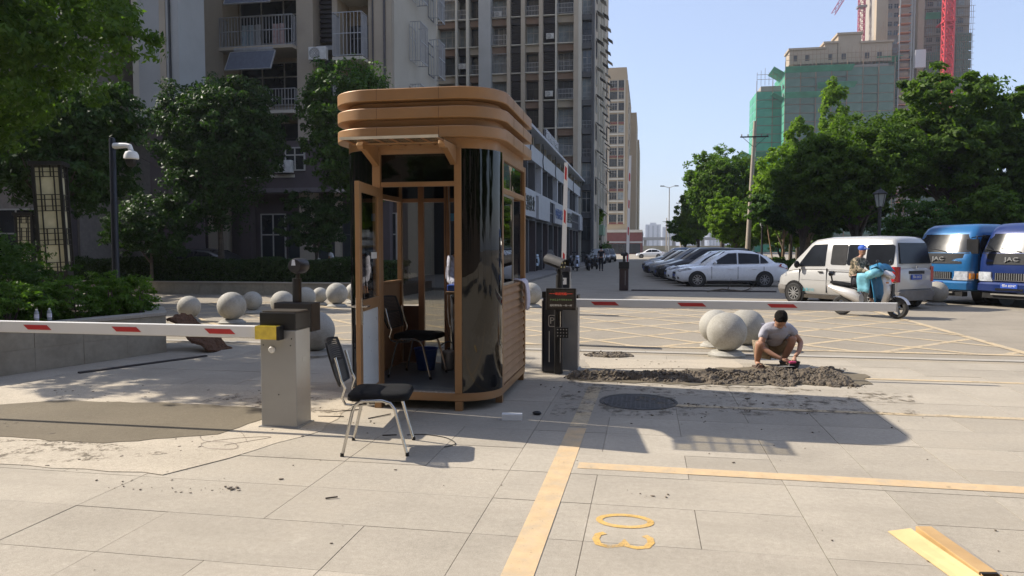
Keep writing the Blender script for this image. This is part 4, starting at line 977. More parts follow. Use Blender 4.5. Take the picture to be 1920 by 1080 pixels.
def win_mesh(w_, h_, style):
    """window of width w_, height h_, origin at its lower left, facing -Y"""
    k = ('w', round(w_, 2), round(h_, 2), style, WR.randrange(5) if style != 'dark' else WR.randrange(2))
    if k in MC: return MC[k]
    f = MB(); t = .06
    f.box(0, w_, 0, .08, 0, t).box(0, w_, 0, .08, h_ - t, h_).box(0, t, .001, .079, t, h_ - t).box(w_ - t, w_, .001, .079, t, h_ - t)
    nm = 2 if w_ > 1.6 else 1
    if style != 'plain':
        for i in range(1, nm + 1): x = w_ * i / (nm + 1); f.box(x - t / 2, x + t / 2, .004, .076, t, h_ - t)
        f.box(t, w_ - t, .008, .072, h_ * .64, h_ * .64 + t)
    p = MB().box(t, w_ - t, .03, .05, t, h_ - t)
    MC[k] = (f.mesh('window', frm if style != 'pale' and k[4] % 2 else frw), p.mesh('pane', (winglass, winglass_d, curtain, winglass, curtain)[k[4]] if style != 'dark' else (winglass_d, winglass)[k[4]]))
    return MC[k]
def window(parent, x, y, z, w_, h_, style='std', rz=0):
    f, p = win_mesh(w_, h_, style); o = obj('window', f, None, parent, loc=(x, y, z), rz=rz); obj('pane', p, None, o)
    return o
def rail_mesh(w_, h_, d=0, n=None):
    k = ('r', round(w_, 2), round(h_, 2), round(d, 2))
    if k in MC: return MC[k]
    m = MB(); n = n or max(4, int(w_ / .16)); t = .035
    for z in (0, h_ * .5, h_ - t): m.box(0, w_, -d, -d + t, z, z + t)
    for i in range(n + 1):
        x = (w_ - t) * i / n; m.box(x, x + t * .7, -d + .001, -d + t - .002, 0, h_)
    if d:
        for z in (0, h_ - t):
            m.box(0, t, -d + t, 0, z, z + t); m.box(w_ - t, w_, -d + t, 0, z, z + t)
        kk = max(2, int(d / .16))
        for j in range(1, kk + 1):
            y = -d + d * j / (kk + 1)
            m.box(0, t, y, y + t * .7, 0, h_); m.box(w_ - t, w_, y, y + t * .7, 0, h_)
    MC[k] = m.mesh('railing', railm); return MC[k]
def louvre_mesh(w_, h_):
    k = ('l', round(w_, 2), round(h_, 2))
    if k in MC: return MC[k]
    m = MB(); n = int(h_ / .22)
    for i in range(n): m.box(0, w_, 0, .10, i * h_ / n, i * h_ / n + .13)
    m.box(0, w_, .11, .13, 0, h_); MC[k] = m.mesh('louvre', louv); return MC[k]
AC = []
def ac_unit(loc, label, rz=0):
    if AC:
        return copy_tree(AC[0], label, loc, rz)
    t = thing('air_conditioner', label, 'air conditioner', loc, rz, 'air conditioner units on the building fronts')
    obj('casing', MB().box(-.42, .42, -.30, 0, 0, .58), M('ac_white', (.62, .61, .57), .5, dirt=.3), t, bevel=.02)
    g = MB()
    for r in (.07, .13, .19, .24): g.lathe([(r, -.302), (r, -.312), (r - .015, -.312), (r - .015, -.302)], 20, -.12, 0, .29, 'y', cap=False)
    obj('grille', g, blackm, t, kind='stuff'); obj('bracket', MB().box(-.3, .3, -.25, -.02, -.05, -.002), blackm, t)
    AC.append(t); return t
# near apartment block A : front plane Y=33
ta = thing('apartment_block', 'beige apartment block behind the left trees with barred balconies and tilted solar panels', 'apartment building', (0, 0, 0))
F = 33.0
def part(name, mat, x0, x1, y0, y1, z0, z1, parent=ta): return obj(name, MB().box(x0, x1, y0, y1, z0, z1), mat, parent)
part('body', beige, -60, -20.2, F + 1.4, 40.01, 0, 72)
part('shading_wing', beige, -60, -16, 40.02, 52, 0, 29)  # hidden wing, added and sized to shade the trees across the street
part('recess_wall', beige, -20.2, -11.7, F + 1.3, 40, 0, 72)
part('right_wall', beige, -12.74, -11.62, F, 40.0, 8.2, 72)
part('side_wall', M('side_render', (.40, .36, .29), .85, var=.05, vs=.5, dirt=.3, dirtc=(.25, .22, .18), ds=.4), -11.615, -11.50, F + .02, 40.0, 8.2, 72)
part('pillar', beige, -20.99, -20.0, F - .15, F + 1.4, 0, 72)
part('pillar', beige, -16.24, -15.42, F - .12, F + 1.3, 0, 72)
part('pillar', beige, -14.47, -14.21, F - .1, F + 1.3, 0, 72)
for zf in [7.9 + 3.0 * i for i in range(-1, 9)]:
    part('balcony_slab', cream if zf < 8 else beige, -19.99, -16.25, F - .55, F + 1.29, zf, zf + .14)
    part('beam', greyr if False else beige, -19.98, -16.26, F + .9, F + 1.295, zf + .15, zf + .55)
    if zf > 8: part('louvre_beam', palew, -15.41, -14.48, F + .2, F + 1.2, zf, zf + .2)
    obj('louvre', louvre_mesh(.9, 2.2), None, ta, loc=(-15.40, F + .6, zf + .5))
    window(ta, -19.9, F + 1.2, zf + .7, 3.5, 2.1, 'dark')
    part('bay_slab', cream, -14.20, -12.76, F - .75, F + 1.2, zf - .75, zf - .6)
    window(ta, -14.1, F + 1.1, zf - .4, 1.25, 1.7)
for zf, d in ((7.9, .55), (10.9, .75), (13.9, .55)):
    obj('railing', rail_mesh(3.7, 1.05 if zf != 10.9 else 1.4, d), None, ta, loc=(-19.98, F + .25, zf + .15))
for zf in (3.8, 6.8, 9.8, 12.8): obj('window_cage', rail_mesh(1.42, 1.95, .8), None, ta, loc=(-14.19, F + .05, zf + .55))
# side windows with cages on the +X face
for zf in [6.9 + 3.0 * i for i in range(0, 8)]:
    for y in (35.2, 38.4):
        window(ta, -11.48, y, zf + .9, 1.1, 1.7, 'dark', R(90)); obj('window_cage', rail_mesh(1.25, 1.9, .55), None, ta, loc=(-11.44, y - .06, zf + .8), rz=R(90))
part('side_pipe', M('drain_pipe', (.09, .08, .08), .6), -12.0, -11.9, F - .06, F - .005, 8.2, 72)
part('side_pipe', MATS['drain_pipe'], -12.55, -12.48, F - .06, F - .005, 8.2, 72)
# lower floors : dark stone podium
part('podium_wall', purple, -60, -11.3, F - .3 + .6, F + 1.2, 0, 4.4)
part('podium_frieze', purple, -60, -11.3, F - .5, F + 1.0, 4.405, 6.6)
part('podium_ledge', M('ledge', (.15, .13, .13), .7), -60, -11.25, F - .7, F + .5, 4.2, 4.40)
for i, x in enumerate([-27.5, -25.9, -24.3, -22.7, -18.4, -17.0, -15.6, -14.2, -12.8]):
    window(ta, x, F + .16, .35, 1.3, 2.9, 'dark' if i % 3 else 'plain')
for x in (-28, -23.1, -18.9, -11.9): part('podium_pier', purple, x - .35, x + .2, F - .25, F + .25, 0, 4.19)
for x, z in ((-21.0, 4.9), (-16.7, 5.2), (-25, 4.9)): window(ta, x, F - .58, z, 1.0, 1.1, 'pale')
# white wing projecting at the left
tw_ = thing('apartment_wing', 'pale grey windowless wall of a projecting wing with a beige stripe, above the left trees', 'apartment building', (0, 0, 0))
part('wall', palew, -20.9, -19.90, 28.0, 29.85, 7.0, 72, tw_); part('stripe', beige, -19.895, -19.62, 27.97, 29.8, 7.0, 72, tw_); part('wall', palew, -19.615, -19.04, 28.0, 29.85, 7.0, 72, tw_); part('rear_wall', palew, -24, -21.1, 29.86, 34.3, 7.0, 72, tw_)
part('lower_wall', purple, -20.8, -19.2, 28.4, 29.8, 0, 6.99, tw_); part('downpipe', M('black_pipe', (.03, .03, .03), .5), -19.45, -19.38, 27.92, 27.99, 7.0, 40, tw_)
part('cream_edge', cream, -21.2, -20.905, 28.02, 29.84, 7.0, 72, tw_)
tb = thing('apartment_block', 'apartment block added at the far left behind the dark trees to shade them', 'apartment building', (0, 0, 0))  # added left block; its height is set by the shadow it casts
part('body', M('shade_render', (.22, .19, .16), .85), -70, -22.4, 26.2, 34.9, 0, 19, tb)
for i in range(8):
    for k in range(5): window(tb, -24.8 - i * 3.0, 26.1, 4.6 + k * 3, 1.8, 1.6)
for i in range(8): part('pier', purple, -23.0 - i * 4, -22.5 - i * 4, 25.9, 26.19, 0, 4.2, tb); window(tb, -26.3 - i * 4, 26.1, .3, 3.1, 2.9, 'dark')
tc = thing('apartment_block', 'lower beige block hidden behind the near apartment block, added to shade the street', 'apartment building', (0, 0, 0))  # hidden block, added for the shadow it throws on the street
part('body', beige, -60, -24.5, 52.1, 79, 0, 27, tc)
for k in range(8):
    for i in range(4): window(tc, -27 - i * 4, 52.0, 2 + k * 3, 1.8, 1.6)
# solar panels, laundry
solm = M('solar_panel', (.14, .155, .19), .2, var=.1, coat=.5)
for z, lb in ((10.75, 'tilted solar panel under the barred balcony of the beige block'), (13.75, 'upper tilted solar panel above the barred balcony at the top edge')):
    t = thing('solar_panel', lb, 'solar panel', (-18.2, F - .62, z), 0, 'solar panels on the balconies')
    o = obj('panel', MB().box(-1.12, 1.12, -.03, .03, -1.02, 0), solm, t); o.rotation_euler = (R(-28), 0, 0)
    o = obj('frame', MB().box(-1.16, -1.121, -.035, .035, -1.05, .03).box(1.121, 1.16, -.035, .035, -1.05, .03).box(-1.12, 1.12, -.035, .035, .001, .03).box(-1.12, 1.12, -.035, .035, -1.05, -1.021), M('panel_frame', (.5, .5, .5), .4, metal=.5), t, kind='stuff'); o.rotation_euler = (R(-28), 0, 0)
    obj('water_tank', MB().lathe([(.0, -1.0), (.14, -.98), (.14, .98), (.0, 1.0)], 12, 0, .15, .12, 'x'), M('tank', (.42, .42, .42), .4, metal=.4), t, smooth=True)
for i, (x, c_, lb) in enumerate(((-18.9, (.30, .38, .42), 'pale blue laundry hanging behind the barred balcony'), (-17.3, (.45, .32, .30), 'pinkish laundry hanging at the right of the barred balcony'), (-18.5, (.35, .36, .36), 'grey laundry hanging mid balcony'))):
    single('laundry', MB().loft([[(-.3, .02 * math.sin(k * 2), 0 - k * .16), (-.1, .05, -k * .16), (.1, -.03, -k * .16), (.28, .02 * math.cos(k), -k * .16)] for k in range(7)], closed=False), M('cloth_%d' % i if False else ('laundry_blue', 'laundry_pink', 'laundry_grey')[i], c_, .9), lb, 'laundry', 'laundry on the balcony', loc=(x, F + .2, 12.25))
ac_unit((-16.7, F - .5, 5.1), 'white air conditioner unit on the dark wall between the two left trees')
ac_unit((-14.9, F - .55, 10.2), 'air conditioner beside the barred bay window of the beige block')
# tower T2, front plane Y=80
t2 = thing('residential_tower', 'tall beige residential tower behind the shop row with stacked balconies and dark louvres', 'residential tower', (0, 0, 0))
F2 = 80.0
def p2(name, mat, x0, x1, y0, y1, z0, z1): return obj(name, MB().box(x0, x1, y0, y1, z0, z1), mat, t2)
p2('body', beige, -34, -7.0, F2 + 1.6, 108, 0, 84)
p2('pillar', cream, -34, -22.9, F2, F2 + 1.59, 0, 84)
for x0, x1, m_ in ((-20.82, -20.62, cream), (-19.6, -19.3, cream), (-18.14, -16.81, palew), (-15.08, -14.72, beige), (-13.53, -13.11, beige), (-11.58, -11.17, beige), (-9.82, -9.65, cream), (-7.85, -7.35, beige), (-7.34, -6.98, cream)):
    p2('pillar', m_, x0, x1, F2 - (.25 if m_ is not palew else .5), F2 + 1.59, 0, 84)
p2('corner_column', greyr, -5.95, -5.66, F2 - .1, F2 + .9, 0, 84); p2('bay_floor_wall', greyr, -6.97, -5.96, F2 + .7, F2 + 1.59, 0, 84)
bays = [(-22.9, -20.83, 'balc'), (-20.61, -19.61, 'plain'), (-19.29, -18.15, 'win'), (-16.8, -15.09, 'balc'), (-14.71, -13.54, 'louv'), (-13.10, -11.59, 'win'), (-11.16, -9.83, 'louv'), (-9.64, -7.86, 'balc'), (-6.97, -5.96, 'grey')]
rd = random.Random(77); acn = 0
for k in range(11):
    z = 2.2 + 3.0 * k if k else 2.2
    for b, (x0, x1, kind) in enumerate(bays):
        w_ = x1 - x0 - .02; x = x0 + .01
        if kind == 'grey':
            window(t2, x, F2 + .5, z + .25, w_, 2.3, 'std'); p2('spandrel', greyr, x, x + w_, F2 + .05, F2 + .69, z + 2.6, z + 3.2)
            if k > 1: obj('railing', rail_mesh(w_, .9), None, t2, loc=(x, F2 + .3, z + .15))
            continue
        p2('spandrel', (brownr if (k + b) % 3 else beige) if kind in ('win', 'balc') else louv, x, x + w_, F2 + .35, F2 + 1.58, z - .45, z + .25)
        p2('ledge', cream, x, x + w_, F2 + .0, F2 + .6, z + .26, z + .36)
        if kind == 'louv':
            obj('louvre', louvre_mesh(w_, 2.15), None, t2, loc=(x, F2 + .55, z + .37))
        else:
            window(t2, x, F2 + 1.2, z + .37, w_, 2.15, 'std')
            if kind == 'balc' and rd.random() < .85: obj('railing', rail_mesh(w_, rd.choice((1.0, 1.0, 2.1)), .35 if rd.random() < .4 else .0), None, t2, loc=(x, F2 + .05, z + .37))
            elif rd.random() < .3: obj('railing', rail_mesh(w_, 1.0), None, t2, loc=(x, F2 + .05, z + .37))
for k in range(9):
    z = 4 + 3.0 * k
    for j, y in enumerate((83, 88, 93.5, 99, 104.5)):
        o = obj('awning', MB().add([(0, -.9, 0), (0, .9, 0), (.75, .9, -.55), (.75, -.9, -.55), (0, -.9, .04), (0, .9, .04), (.75, .9, -.51), (.75, -.9, -.51)], [(0, 1, 2, 3), (7, 6, 5, 4), (0, 4, 5, 1), (2, 6, 7, 3), (1, 5, 6, 2), (3, 7, 4, 0)]), palew if (k + j) % 2 else greyr, t2, loc=(-5.6, y, z + 2.4))
        window(t2, -5.58, y - .6, z + .5, 1.3, 1.7, 'std', R(90))
p2('side_wall', beige, -7.0, -5.66, F2 + .95, 108, 0, 84)
for x in (85.6, 90.7, 96.2): p2('side_pilaster', cream, -5.655, -5.45, x, x + .5, 0, 84)
for (x, zz, lb) in ((-16.1, 26.6, 'air conditioner high on the tower right of the wide pale pillar'), (-10.5, 17.9, 'white air conditioner on the tower between dark louvres above the roof signs'), (-10.4, 24.0, 'air conditioner on the tower in the upper louvre column'), (-20.1, 21.2, 'air conditioner on the tower left of the wide pale pillar')):
    ac_unit((x, F2 + .3, zz), lb)
# far towers
t3 = thing('residential_tower', 'slim sunlit beige tower farther down the left side of the street', 'residential tower', (0, 0, 0))
F3 = 200.0
def p3(name, mat, x0, x1, y0, y1, z0, z1, parent=None): return obj(name, MB().box(x0, x1, y0, y1, z0, z1), mat, parent or t3)
ochre = M('ochre_render', (.40, .31, .20), .85, var=.05, vs=.3, dirt=.2, dirtc=(.28, .22, .15), ds=.2)
brick = M('red_brick_cladding', (.17, .055, .045), .8, var=.15, vs=1)
p3('body', ochre, -14, -5.2, F3 + .5, 240, 0, 46)
p3('parapet', ochre, -10.6, -5.6, F3 + .45, 212, 46.01, 49.3); p3('side_block', ochre, -5.19, -3.4, 232, 262, 0, 43)
p3('side_block', ochre, -5.19, -2.9, 262.1, 300, 0, 39); p3('mullion', cream, -7.95, -7.75, F3 + .1, F3 + .49, 8, 46); p3('mullion', cream, -10.25, -10.05, F3 + .1, F3 + .49, 8, 46); p3('mullion', cream, -6.2, -5.95, F3 + .1, F3 + .49, 8, 46)
for k in range(13):
    z = 8.3 + 2.95 * k
    window(t3, -10.0, F3 + .35, z + .3, 1.95, 1.9, 'dark'); window(t3, -7.7, F3 + .35, z + .3, 1.45, 1.9)
    p3('floor_band', cream if k % 3 else brick, -10.04, -5.96, F3 + .2, F3 + .44, z - .35, z + .1)
    for y in (205, 214, 223): window(t3, -5.13, y, z + .3, 1.6, 1.6, 'dark', R(90))
p3('podium', brick, -13, -1.2, F3 - 6, 250, 0, 5.6); p3('podium_band', cream, -13.1, -1.1, F3 - 6.2, 250.1, 5.61, 6.3)
p3('podium_band', palew, -13.1, -1.1, F3 - 6.15, F3 - 6.01, 2.9, 3.3); p3('podium_glass', winglass_d, -12.5, -1.6, F3 - 6.10, F3 - 6.02, .2, 2.7)
# shop row : street front at X=-7
sr = thing('shop_row', 'two storey white shop row in shade along the left side of the street', 'shop building', (0, 0, 0))
def ps(name, mat, x0, x1, y0, y1, z0, z1): return obj(name, MB().box(x0, x1, y0, y1, z0, z1), mat, sr)
Y0, Y1 = 41.0, 86.0
ps('body', M('shop_dark', (.05, .05, .055), .7), -12.4, -7.9, Y0, Y1, 0, 7.9)
frieze = M('white_frieze', (.52, .52, .52), .7, var=.04, dirt=.35, dirtc=(.36, .35, .33), ds=.7)
ps('frieze', frieze, -12.3, -7.0, Y0 - .02, Y1 + .02, 7.02, 7.95)
ps('string_course', frieze, -8.2, -6.9, Y0 - .03, Y1 + .03, 4.92, 5.12)
ps('roof_slab', frieze, -12.5, -6.6, Y0 - .04, Y1 + .04, 8.66, 8.82)
nb = 15; bw = (Y1 - Y0) / nb
for i in range(nb):
    y = Y0 + i * bw
    ps('roof_post', beige, -7.5, -7.2, y + .2, y + .5, 7.96, 8.655)
    ps('upper_pier', frieze if i % 3 == 0 else greyr, -7.9, -7.06, y, y + (.5 if i % 3 == 0 else .25), 5.125, 7.01)
    for j in range(2): window(sr, -7.55, y + .55 + j * 1.2, 5.2, 1.12, 1.75, 'dark', R(90))
    ps('shop_pier', greyr if i % 2 else purple, -7.9, -7.02, y, y + .4, 0, 3.3)
    window(sr, -7.45, y + .45, .1, 2.45, 2.9, 'dark', R(90))
    ps('lower_band', greyr, -7.9, -7.03, y + .001, y + bw - .001, 3.302, 3.42)
    if i % 5 == 2: ps('signboard', frieze, -7.0, -6.82, y + .15, y + bw * 1.9, 3.45, 4.90)
signp = M('sign_board_dark', (.035, .04, .06), .4, var=.1)
ps('sign_band', signp, -7.9, -7.02, Y0, Y1, 3.44, 4.91)
for i in range(int((Y1 - Y0) / .9)):
    ps('band_rib', M('rib_grey', (.13, .13, .15), .5), -7.015, -6.985, Y0 + i * .9, Y0 + i * .9 + .05, 3.5, 4.85)
ps('band_rail', M('band_rail', (.30, .30, .32), .5), -7.017, -6.96, Y0, Y1, 4.12, 4.17)
for s_, y, sz in (('宏图茶业', 43.2, 1.0), ('中国福利彩票', 58.2, .85), ('美容养生馆', 65.5, .95)):
    b = obj('signboard', MB().box(-6.95, -6.80, y - 2.6, y + 2.6, 3.47, 4.88), frieze, sr)
    text(s_, sz, blackp if sz != .85 else M('sign_blue', (.10, .16, .35), .5), 'sign_text', b, (-6.78, y, 4.17), (R(90), 0, R(90)), .01)
for s_, y in (('棋牌休闲', 56.5), ('宾馆住宿', 60.0)):
    t = thing('rooftop_sign', 'white framed rooftop letter sign standing on the shop row, ' + ('nearer one' if y < 58 else 'farther one'), 'sign', (-7.4, y, 8.83))
    for j, c_ in enumerate(s_):
        text(c_, .95, frieze, 'sign_character', t, (0.05, -1.5 + j, 1.0), (R(90), 0, R(90)), .04)
    f = MB()
    for j in range(5): f.box(-.08, -.03, -2.02 + j, -1.97 + j, 0, 1.6)
    f.box(-.08, -.03, -2, 2, .3, .35).box(-.08, -.03, -2, 2, 1.55, 1.6); obj('sign_frame', f, M('sign_frame', (.3, .3, .3), .5), t, kind='stuff')
for y in (44.5, 50, 57, 63, 71, 79):
    cable('drain_hose', [(-6.97, y, 8.6), (-6.94, y + .15, 8.0), (-6.93, y - .2, 7.4), (-6.92, y + .1, 6.9)], .035, blackm, parent=sr)
o = thing('end_canopy', 'small green and white shop canopy at the far end of the shop row', 'canopy', (-6.0, 88.8, 0))
obj('board', MB().box(-1.0, 1.0, -1.6, 2.8, 3.1, 4.3), M('canopy_green', (.22, .33, .22), .6), o); obj('post', MB().box(-.8, -.7, -1.4, -1.3, .1, 3.09), greyr, o); obj('post', MB().box(.7, .8, -1.4, -1.3, .1, 3.09), greyr, o)
# distant skyline, viaduct
haz = M('distant_render', (.34, .34, .36), .9, var=.05, vs=.02)
rd = random.Random(9)
ux = [(-46, 34, 70), (-10, 30, 62), (24, 26, 82), (52, 24, 72), (82, 22, 78), (110, 30, 60), (146, 22, 92), (172, 20, 80), (198, 26, 66), (232, 30, 74), (268, 26, 60), (300, 34, 70), (-90, 34, 52), (-130, 34, 60)]
for i, (x, wd, hh) in enumerate(ux):
    y = 1720 + rd.uniform(-60, 60)
    t = thing('distant_tower', 'hazy distant tower block', 'tower block', (x + 60, y, 0), 0, 'hazy tower blocks on the far skyline')
    t['label'] = 'hazy grey tower block on the far skyline, ' + ('leftmost', 'second from left', 'third from left', 'fourth from left', 'fifth from left', 'sixth from left', 'seventh from left', 'eighth from left', 'ninth from left', 'tenth from left', 'eleventh from left', 'rightmost', 'second from the left behind the brick podium', 'first behind the brick podium')[i]
    obj('body', MB().box(-wd / 2, wd / 2, -12, 12, -2, hh * .78), haz, t); obj('roof_hut', MB().box(-wd / 5, wd / 5, -5, 5, hh * .78 + .01, hh * .84), haz, t)
    for s in (-.3, 0, .3): obj('window_strip', MB().box(s * wd - 2, s * wd + 2, -12.3, -12.01, 2, hh * .74), M('distant_glass', (.12, .13, .15), .5), t)
vd = thing('viaduct', 'pale low viaduct crossing the far end of the street', 'bridge', (0, 480, 0))
obj('deck', MB().box(-120, 220, 0, 10, 6.6, 8.4), conc, vd)
for i in range(18): obj('pier', MB().box(-110 + i * 18, -108 + i * 18, 3, 6, 0, 6.59), conc, vd)
single('boundary_wall', MB().box(-60, 90, 0, .4, 0, 2.6), M('far_wall', (.30, .27, .20), .9), 'low beige boundary wall across the far end of the street', 'wall', loc=(0, 330.5, -.04))

# ------------------------------------------------------------------ construction site on the right
netg = M('green_safety_net', (.05, .26, .17), .9, var=.25, vs=.25, dirt=.3, dirtc=(.10, .14, .11), ds=.3)
netd = M('grey_green_net', (.10, .165, .13), .9, var=.22, vs=.2, dirt=.4, dirtc=(.16, .16, .14), ds=.25)
scaf = M('scaffold_tube', (.22, .15, .10), .7, var=.2)
wallc = M('bare_concrete', (.30, .27, .23), .9, var=.1, vs=.3)
stm = M('stone_cornice', (.33, .265, .19), .85, var=.06, vs=.3)
def netted(label, x0, x1, y0, y1, z0, z1, fl, matn, bays=5, wins=True, scaffold=True, nb_left=2):
    t = thing('tower_under_construction', label, 'building site', (0, 0, 0))
    obj('concrete_body', MB().box(x0 + 1.6, x1 - 1.6, y0 + 1.6, y1, 0, z1 - .4), wallc, t)
    n = int((z1 - z0) / fl); bw_ = (x1 - x0) / bays; bl = (y1 - y0) / nb_left
    pm1 = MB().box(.12, bw_ - .12, 0, .05, .12, fl - .1).mesh('net_panel', matn); pm2 = MB().box(0, .05, .12, bl - .12, .12, fl - .1).mesh('net_panel', netg)
    for k in range(n):
        for i in range(bays): obj('net_panel', pm1, None, t, loc=(x0 + i * bw_, y0 + (.5 if (i % 2) else 0), z0 + k * fl))
        for j in range(nb_left): obj('net_panel', pm2, None, t, loc=(x0 - .1, y0 + j * bl, z0 + k * fl))
    for i in range(bays + 1): obj('scaffold_pole', MB().box(x0 + i * bw_ - .11, x0 + i * bw_ + .11, y0 - .15, y0 + .07, z0, z1 + 1.3), scaf, t)
    led = MB()
    for k in range(n + 1):
        led.box(x0, x1, y0 - .20, y0 - .08, z0 + k * fl - .06, z0 + k * fl + .06)
    for k in range(4 * bays): led.box(x0 + k * bw_ / 4 - .06, x0 + k * bw_ / 4 + .06, y0 - .28, y0 - .2, z1 - .5, z1 + 4.2 + (k % 3) * .7)
    for k in (1, 2): led.box(x0, x1, y0 - .20, y0 - .08, z1 + k * 1.7 - .06, z1 + k * 1.7 + .06)
    obj('scaffold_ledger', led, scaf, t, kind='stuff')
    return t
def catch_net(t, x0, x1, y, z, out=3.2, left=None):
    obj('catch_net', MB().add([(x0, y, z), (x1, y, z), (x1 + .5, y - out, z + 1.6), (x0 - .5, y - out, z + 1.6), (x0, y, z + .06), (x1, y, z + .06), (x1 + .5, y - out, z + 1.66), (x0 - .5, y - out, z + 1.66)], [(0, 1, 2, 3), (7, 6, 5, 4), (0, 4, 5, 1), (2, 6, 7, 3), (1, 5, 6, 2), (3, 7, 4, 0)]), netg, t)
    if left:
        obj('catch_net', MB().add([(x0, y, z), (x0, y + left, z), (x0 - out * 1.6, y + left, z + 2.4), (x0 - out * 1.6, y, z + 2.4), (x0, y, z + .06), (x0, y + left, z + .06), (x0 - out * 1.6, y + left, z + 2.46), (x0 - out * 1.6, y, z + 2.46)], [(3, 2, 1, 0), (4, 5, 6, 7), (0, 1, 5, 4), (2, 3, 7, 6), (1, 2, 6, 5), (3, 0, 4, 7)]), netg, t)
YF = 276
n1 = netted('lower green netted block at the left end of the building site', 38.6, 49.6, YF + 6, YF + 24, 0, 60.5, 3.05, netg, 2)
for z in (8, 34.5): catch_net(n1, 38.6, 49.6, YF + 6, z, 3, 14)
n2 = netted('main green netted block of the building site with tan cornice on top', 47.3, 83.0, YF, YF + 22, 0, 65.5, 3.05, netd, 7)
for z, a, b in ((62.8, 47.3, 69), (57.0, 58, 70), (54.0, 47.3, 62), (26.5, 47.3, 53)): catch_net(n2, a, b, YF - .3, z, 2.4, 14 if a < 50 else None)
for i, (x0, x1, za, zb) in enumerate(((49.0, 60.5, 66.2, 71.0), (60.6, 64.8, 66.2, 72.8), (65.0, 72.5, 66.2, 75.6), (72.6, 82.5, 66.2, 72.4))):
    obj('parapet_wall', MB().box(x0, x1, YF + 2, YF + 10, za, zb), stm, n2); obj('cornice', MB().box(x0 - .5, x1 + .5, YF + 1.4, YF + 10.5, zb + .01, zb + .7), stm, n2)
    for j in range(max(1, int((x1 - x0) / 4))): obj('roof_opening', MB().box(x0 + 1.2 + j * 4, x0 + 2.6 + j * 4, YF + 1.93, YF + 1.99, za + 1.0, za + 3.0), M('opening_dark', (.05, .05, .05), .8), n2)
for k in range(20):
    window(n2, 46.9, YF + 3, 6 + k * 3.05, 1.6, 1.5, 'pale', R(-90)) if k in (3, 4, 9, 10, 16, 17) else None
n3 = thing('tower_under_construction', 'tallest tower of the building site with bare floors, reaching above the photo', 'building site', (0, 0, 0))
def MX(x): return 78.0 + (x - 81.0) * .755
def p4(name, mat, x0, x1, y0, y1, z0, z1): return obj(name, MB().box(MX(x0), MX(x1), y0, y1, z0, z1), mat, n3)
YT = 280
p4('concrete_body', wallc, 81.5, 121.5, YT + 3, YT + 26, 0, 110)
p4('corner_pier', stm, 81.0, 86.0, YT + .8, YT + 3.4, 0, 110); p4('corner_pier', stm, 98.8, 101.5, YT + .8, YT + 3.4, 0, 110)
for k in range(33):
    z = 2 + k * 3.05
    for i, x in enumerate((86.6, 89.2, 95.5, 103.2, 107.5, 111.8, 116.2)): window(n3, MX(x), YT + 2.7, z + .7, 1.5 if i < 3 else 2.0, 1.7, 'pale' if k > 22 else 'std')
    p4('floor_edge', wallc, 101.55, 121.0, YT + 1.9, YT + 2.99, z - .2, z + .25)
npan = MB().box(.1, 2.42, 0, .05, .1, 2.9).mesh('net_panel', netd)
for k in range(25):
    for i in range(6):
        if k < 22 or (i > 1 and k < 24): obj('net_panel', npan, None, n3, loc=(MX(101.6 + i * 3.35), YT + .9, 2 + k * 3.05))
    for i in range(3):
        if k < 21: obj('net_panel', npan, None, n3, loc=(MX(81 + i * 3.35), YT + .2, 2 + k * 3.05))
catch_net(n3, MX(101.6), MX(112), YT + .5, 80, 2.6); catch_net(n3, MX(81), MX(91), YT, 66, 2.6)
sp = MB()
for i in range(26): sp.box(MX(101.6 + i * .8), MX(101.6 + i * .8) + .1, YT + .5, YT + .6, 20, 84 + (i * 7 % 5))
for i in range(8): sp.box(MX(79.0 + i * .9), MX(79.0 + i * .9) + .1, YT - .3, YT - .2, 40, 70 + i * 2)
for k in range(34): sp.box(MX(101.6), MX(122.5), YT + .35, YT + .45, 20 + k * 2, 20.1 + k * 2)
obj('scaffold_pole', sp, scaf, n3, kind='stuff')
hs = thing('construction_hoist', 'brick coloured hoist shaft climbing the front of the tallest tower', 'hoist', (86.6, YT - 1.5, 0))
hm = M('hoist_orange', (.36, .15, .08), .8, var=.2)
for k in range(36): obj('landing', MB().box(-1.8, 1.6, -1.0, 1.4, 2 + k * 3.05, 2.35 + k * 3.05), hm, hs); obj('gate_panel', MB().box(-1.5, 1.2, -.9, -.85, 2.7 + k * 3.05, 3.9 + k * 3.05), scaf, hs)
for x in (-2.0, 1.8, 2.6): obj('mast_rail', MB().box(x - .14, x + .14, -1.2, -.9, 0, 112), M('rail_grey', (.3, .3, .28), .6), hs)
obj('cage', MB().box(2.9, 6.2, -2.2, -.2, 63, 69), M('hoist_cage', (.45, .44, .44), .6), hs)
def lattice(mb, a, b, wdt, seg, r=.11):
    a = Vector(a); b = Vector(b); d = (b - a).normalized(); u = Vector((0, 1, 0)) if abs(d.y) < .9 else Vector((1, 0, 0)); x = d.cross(u).normalized() * wdt / 2; y = d.cross(x).normalized() * wdt / 2
    C4 = [x + y, x - y, -x - y, -x + y]; L = (b - a).length; n = int(L / seg)
    for c in C4: mb.bar(a + c, b + c, r * 1.5)
    for i in range(n):
        p = a + d * L * i / n; q = a + d * L * (i + 1) / n
        for k in range(4): mb.bar(p + C4[k], q + C4[(k + 1) % 4], r); mb.bar(p + C4[k], p + C4[(k + 1) % 4], r)
redc = M('crane_red', (.55, .05, .06), .6, var=.1); pinkc = M('crane_magenta', (.42, .07, .13), .6, var=.1)
cr = thing('tower_crane', 'magenta tower crane between the netted block and the tallest tower, jib pointing down left', 'tower crane', (75.5, 290, 0))
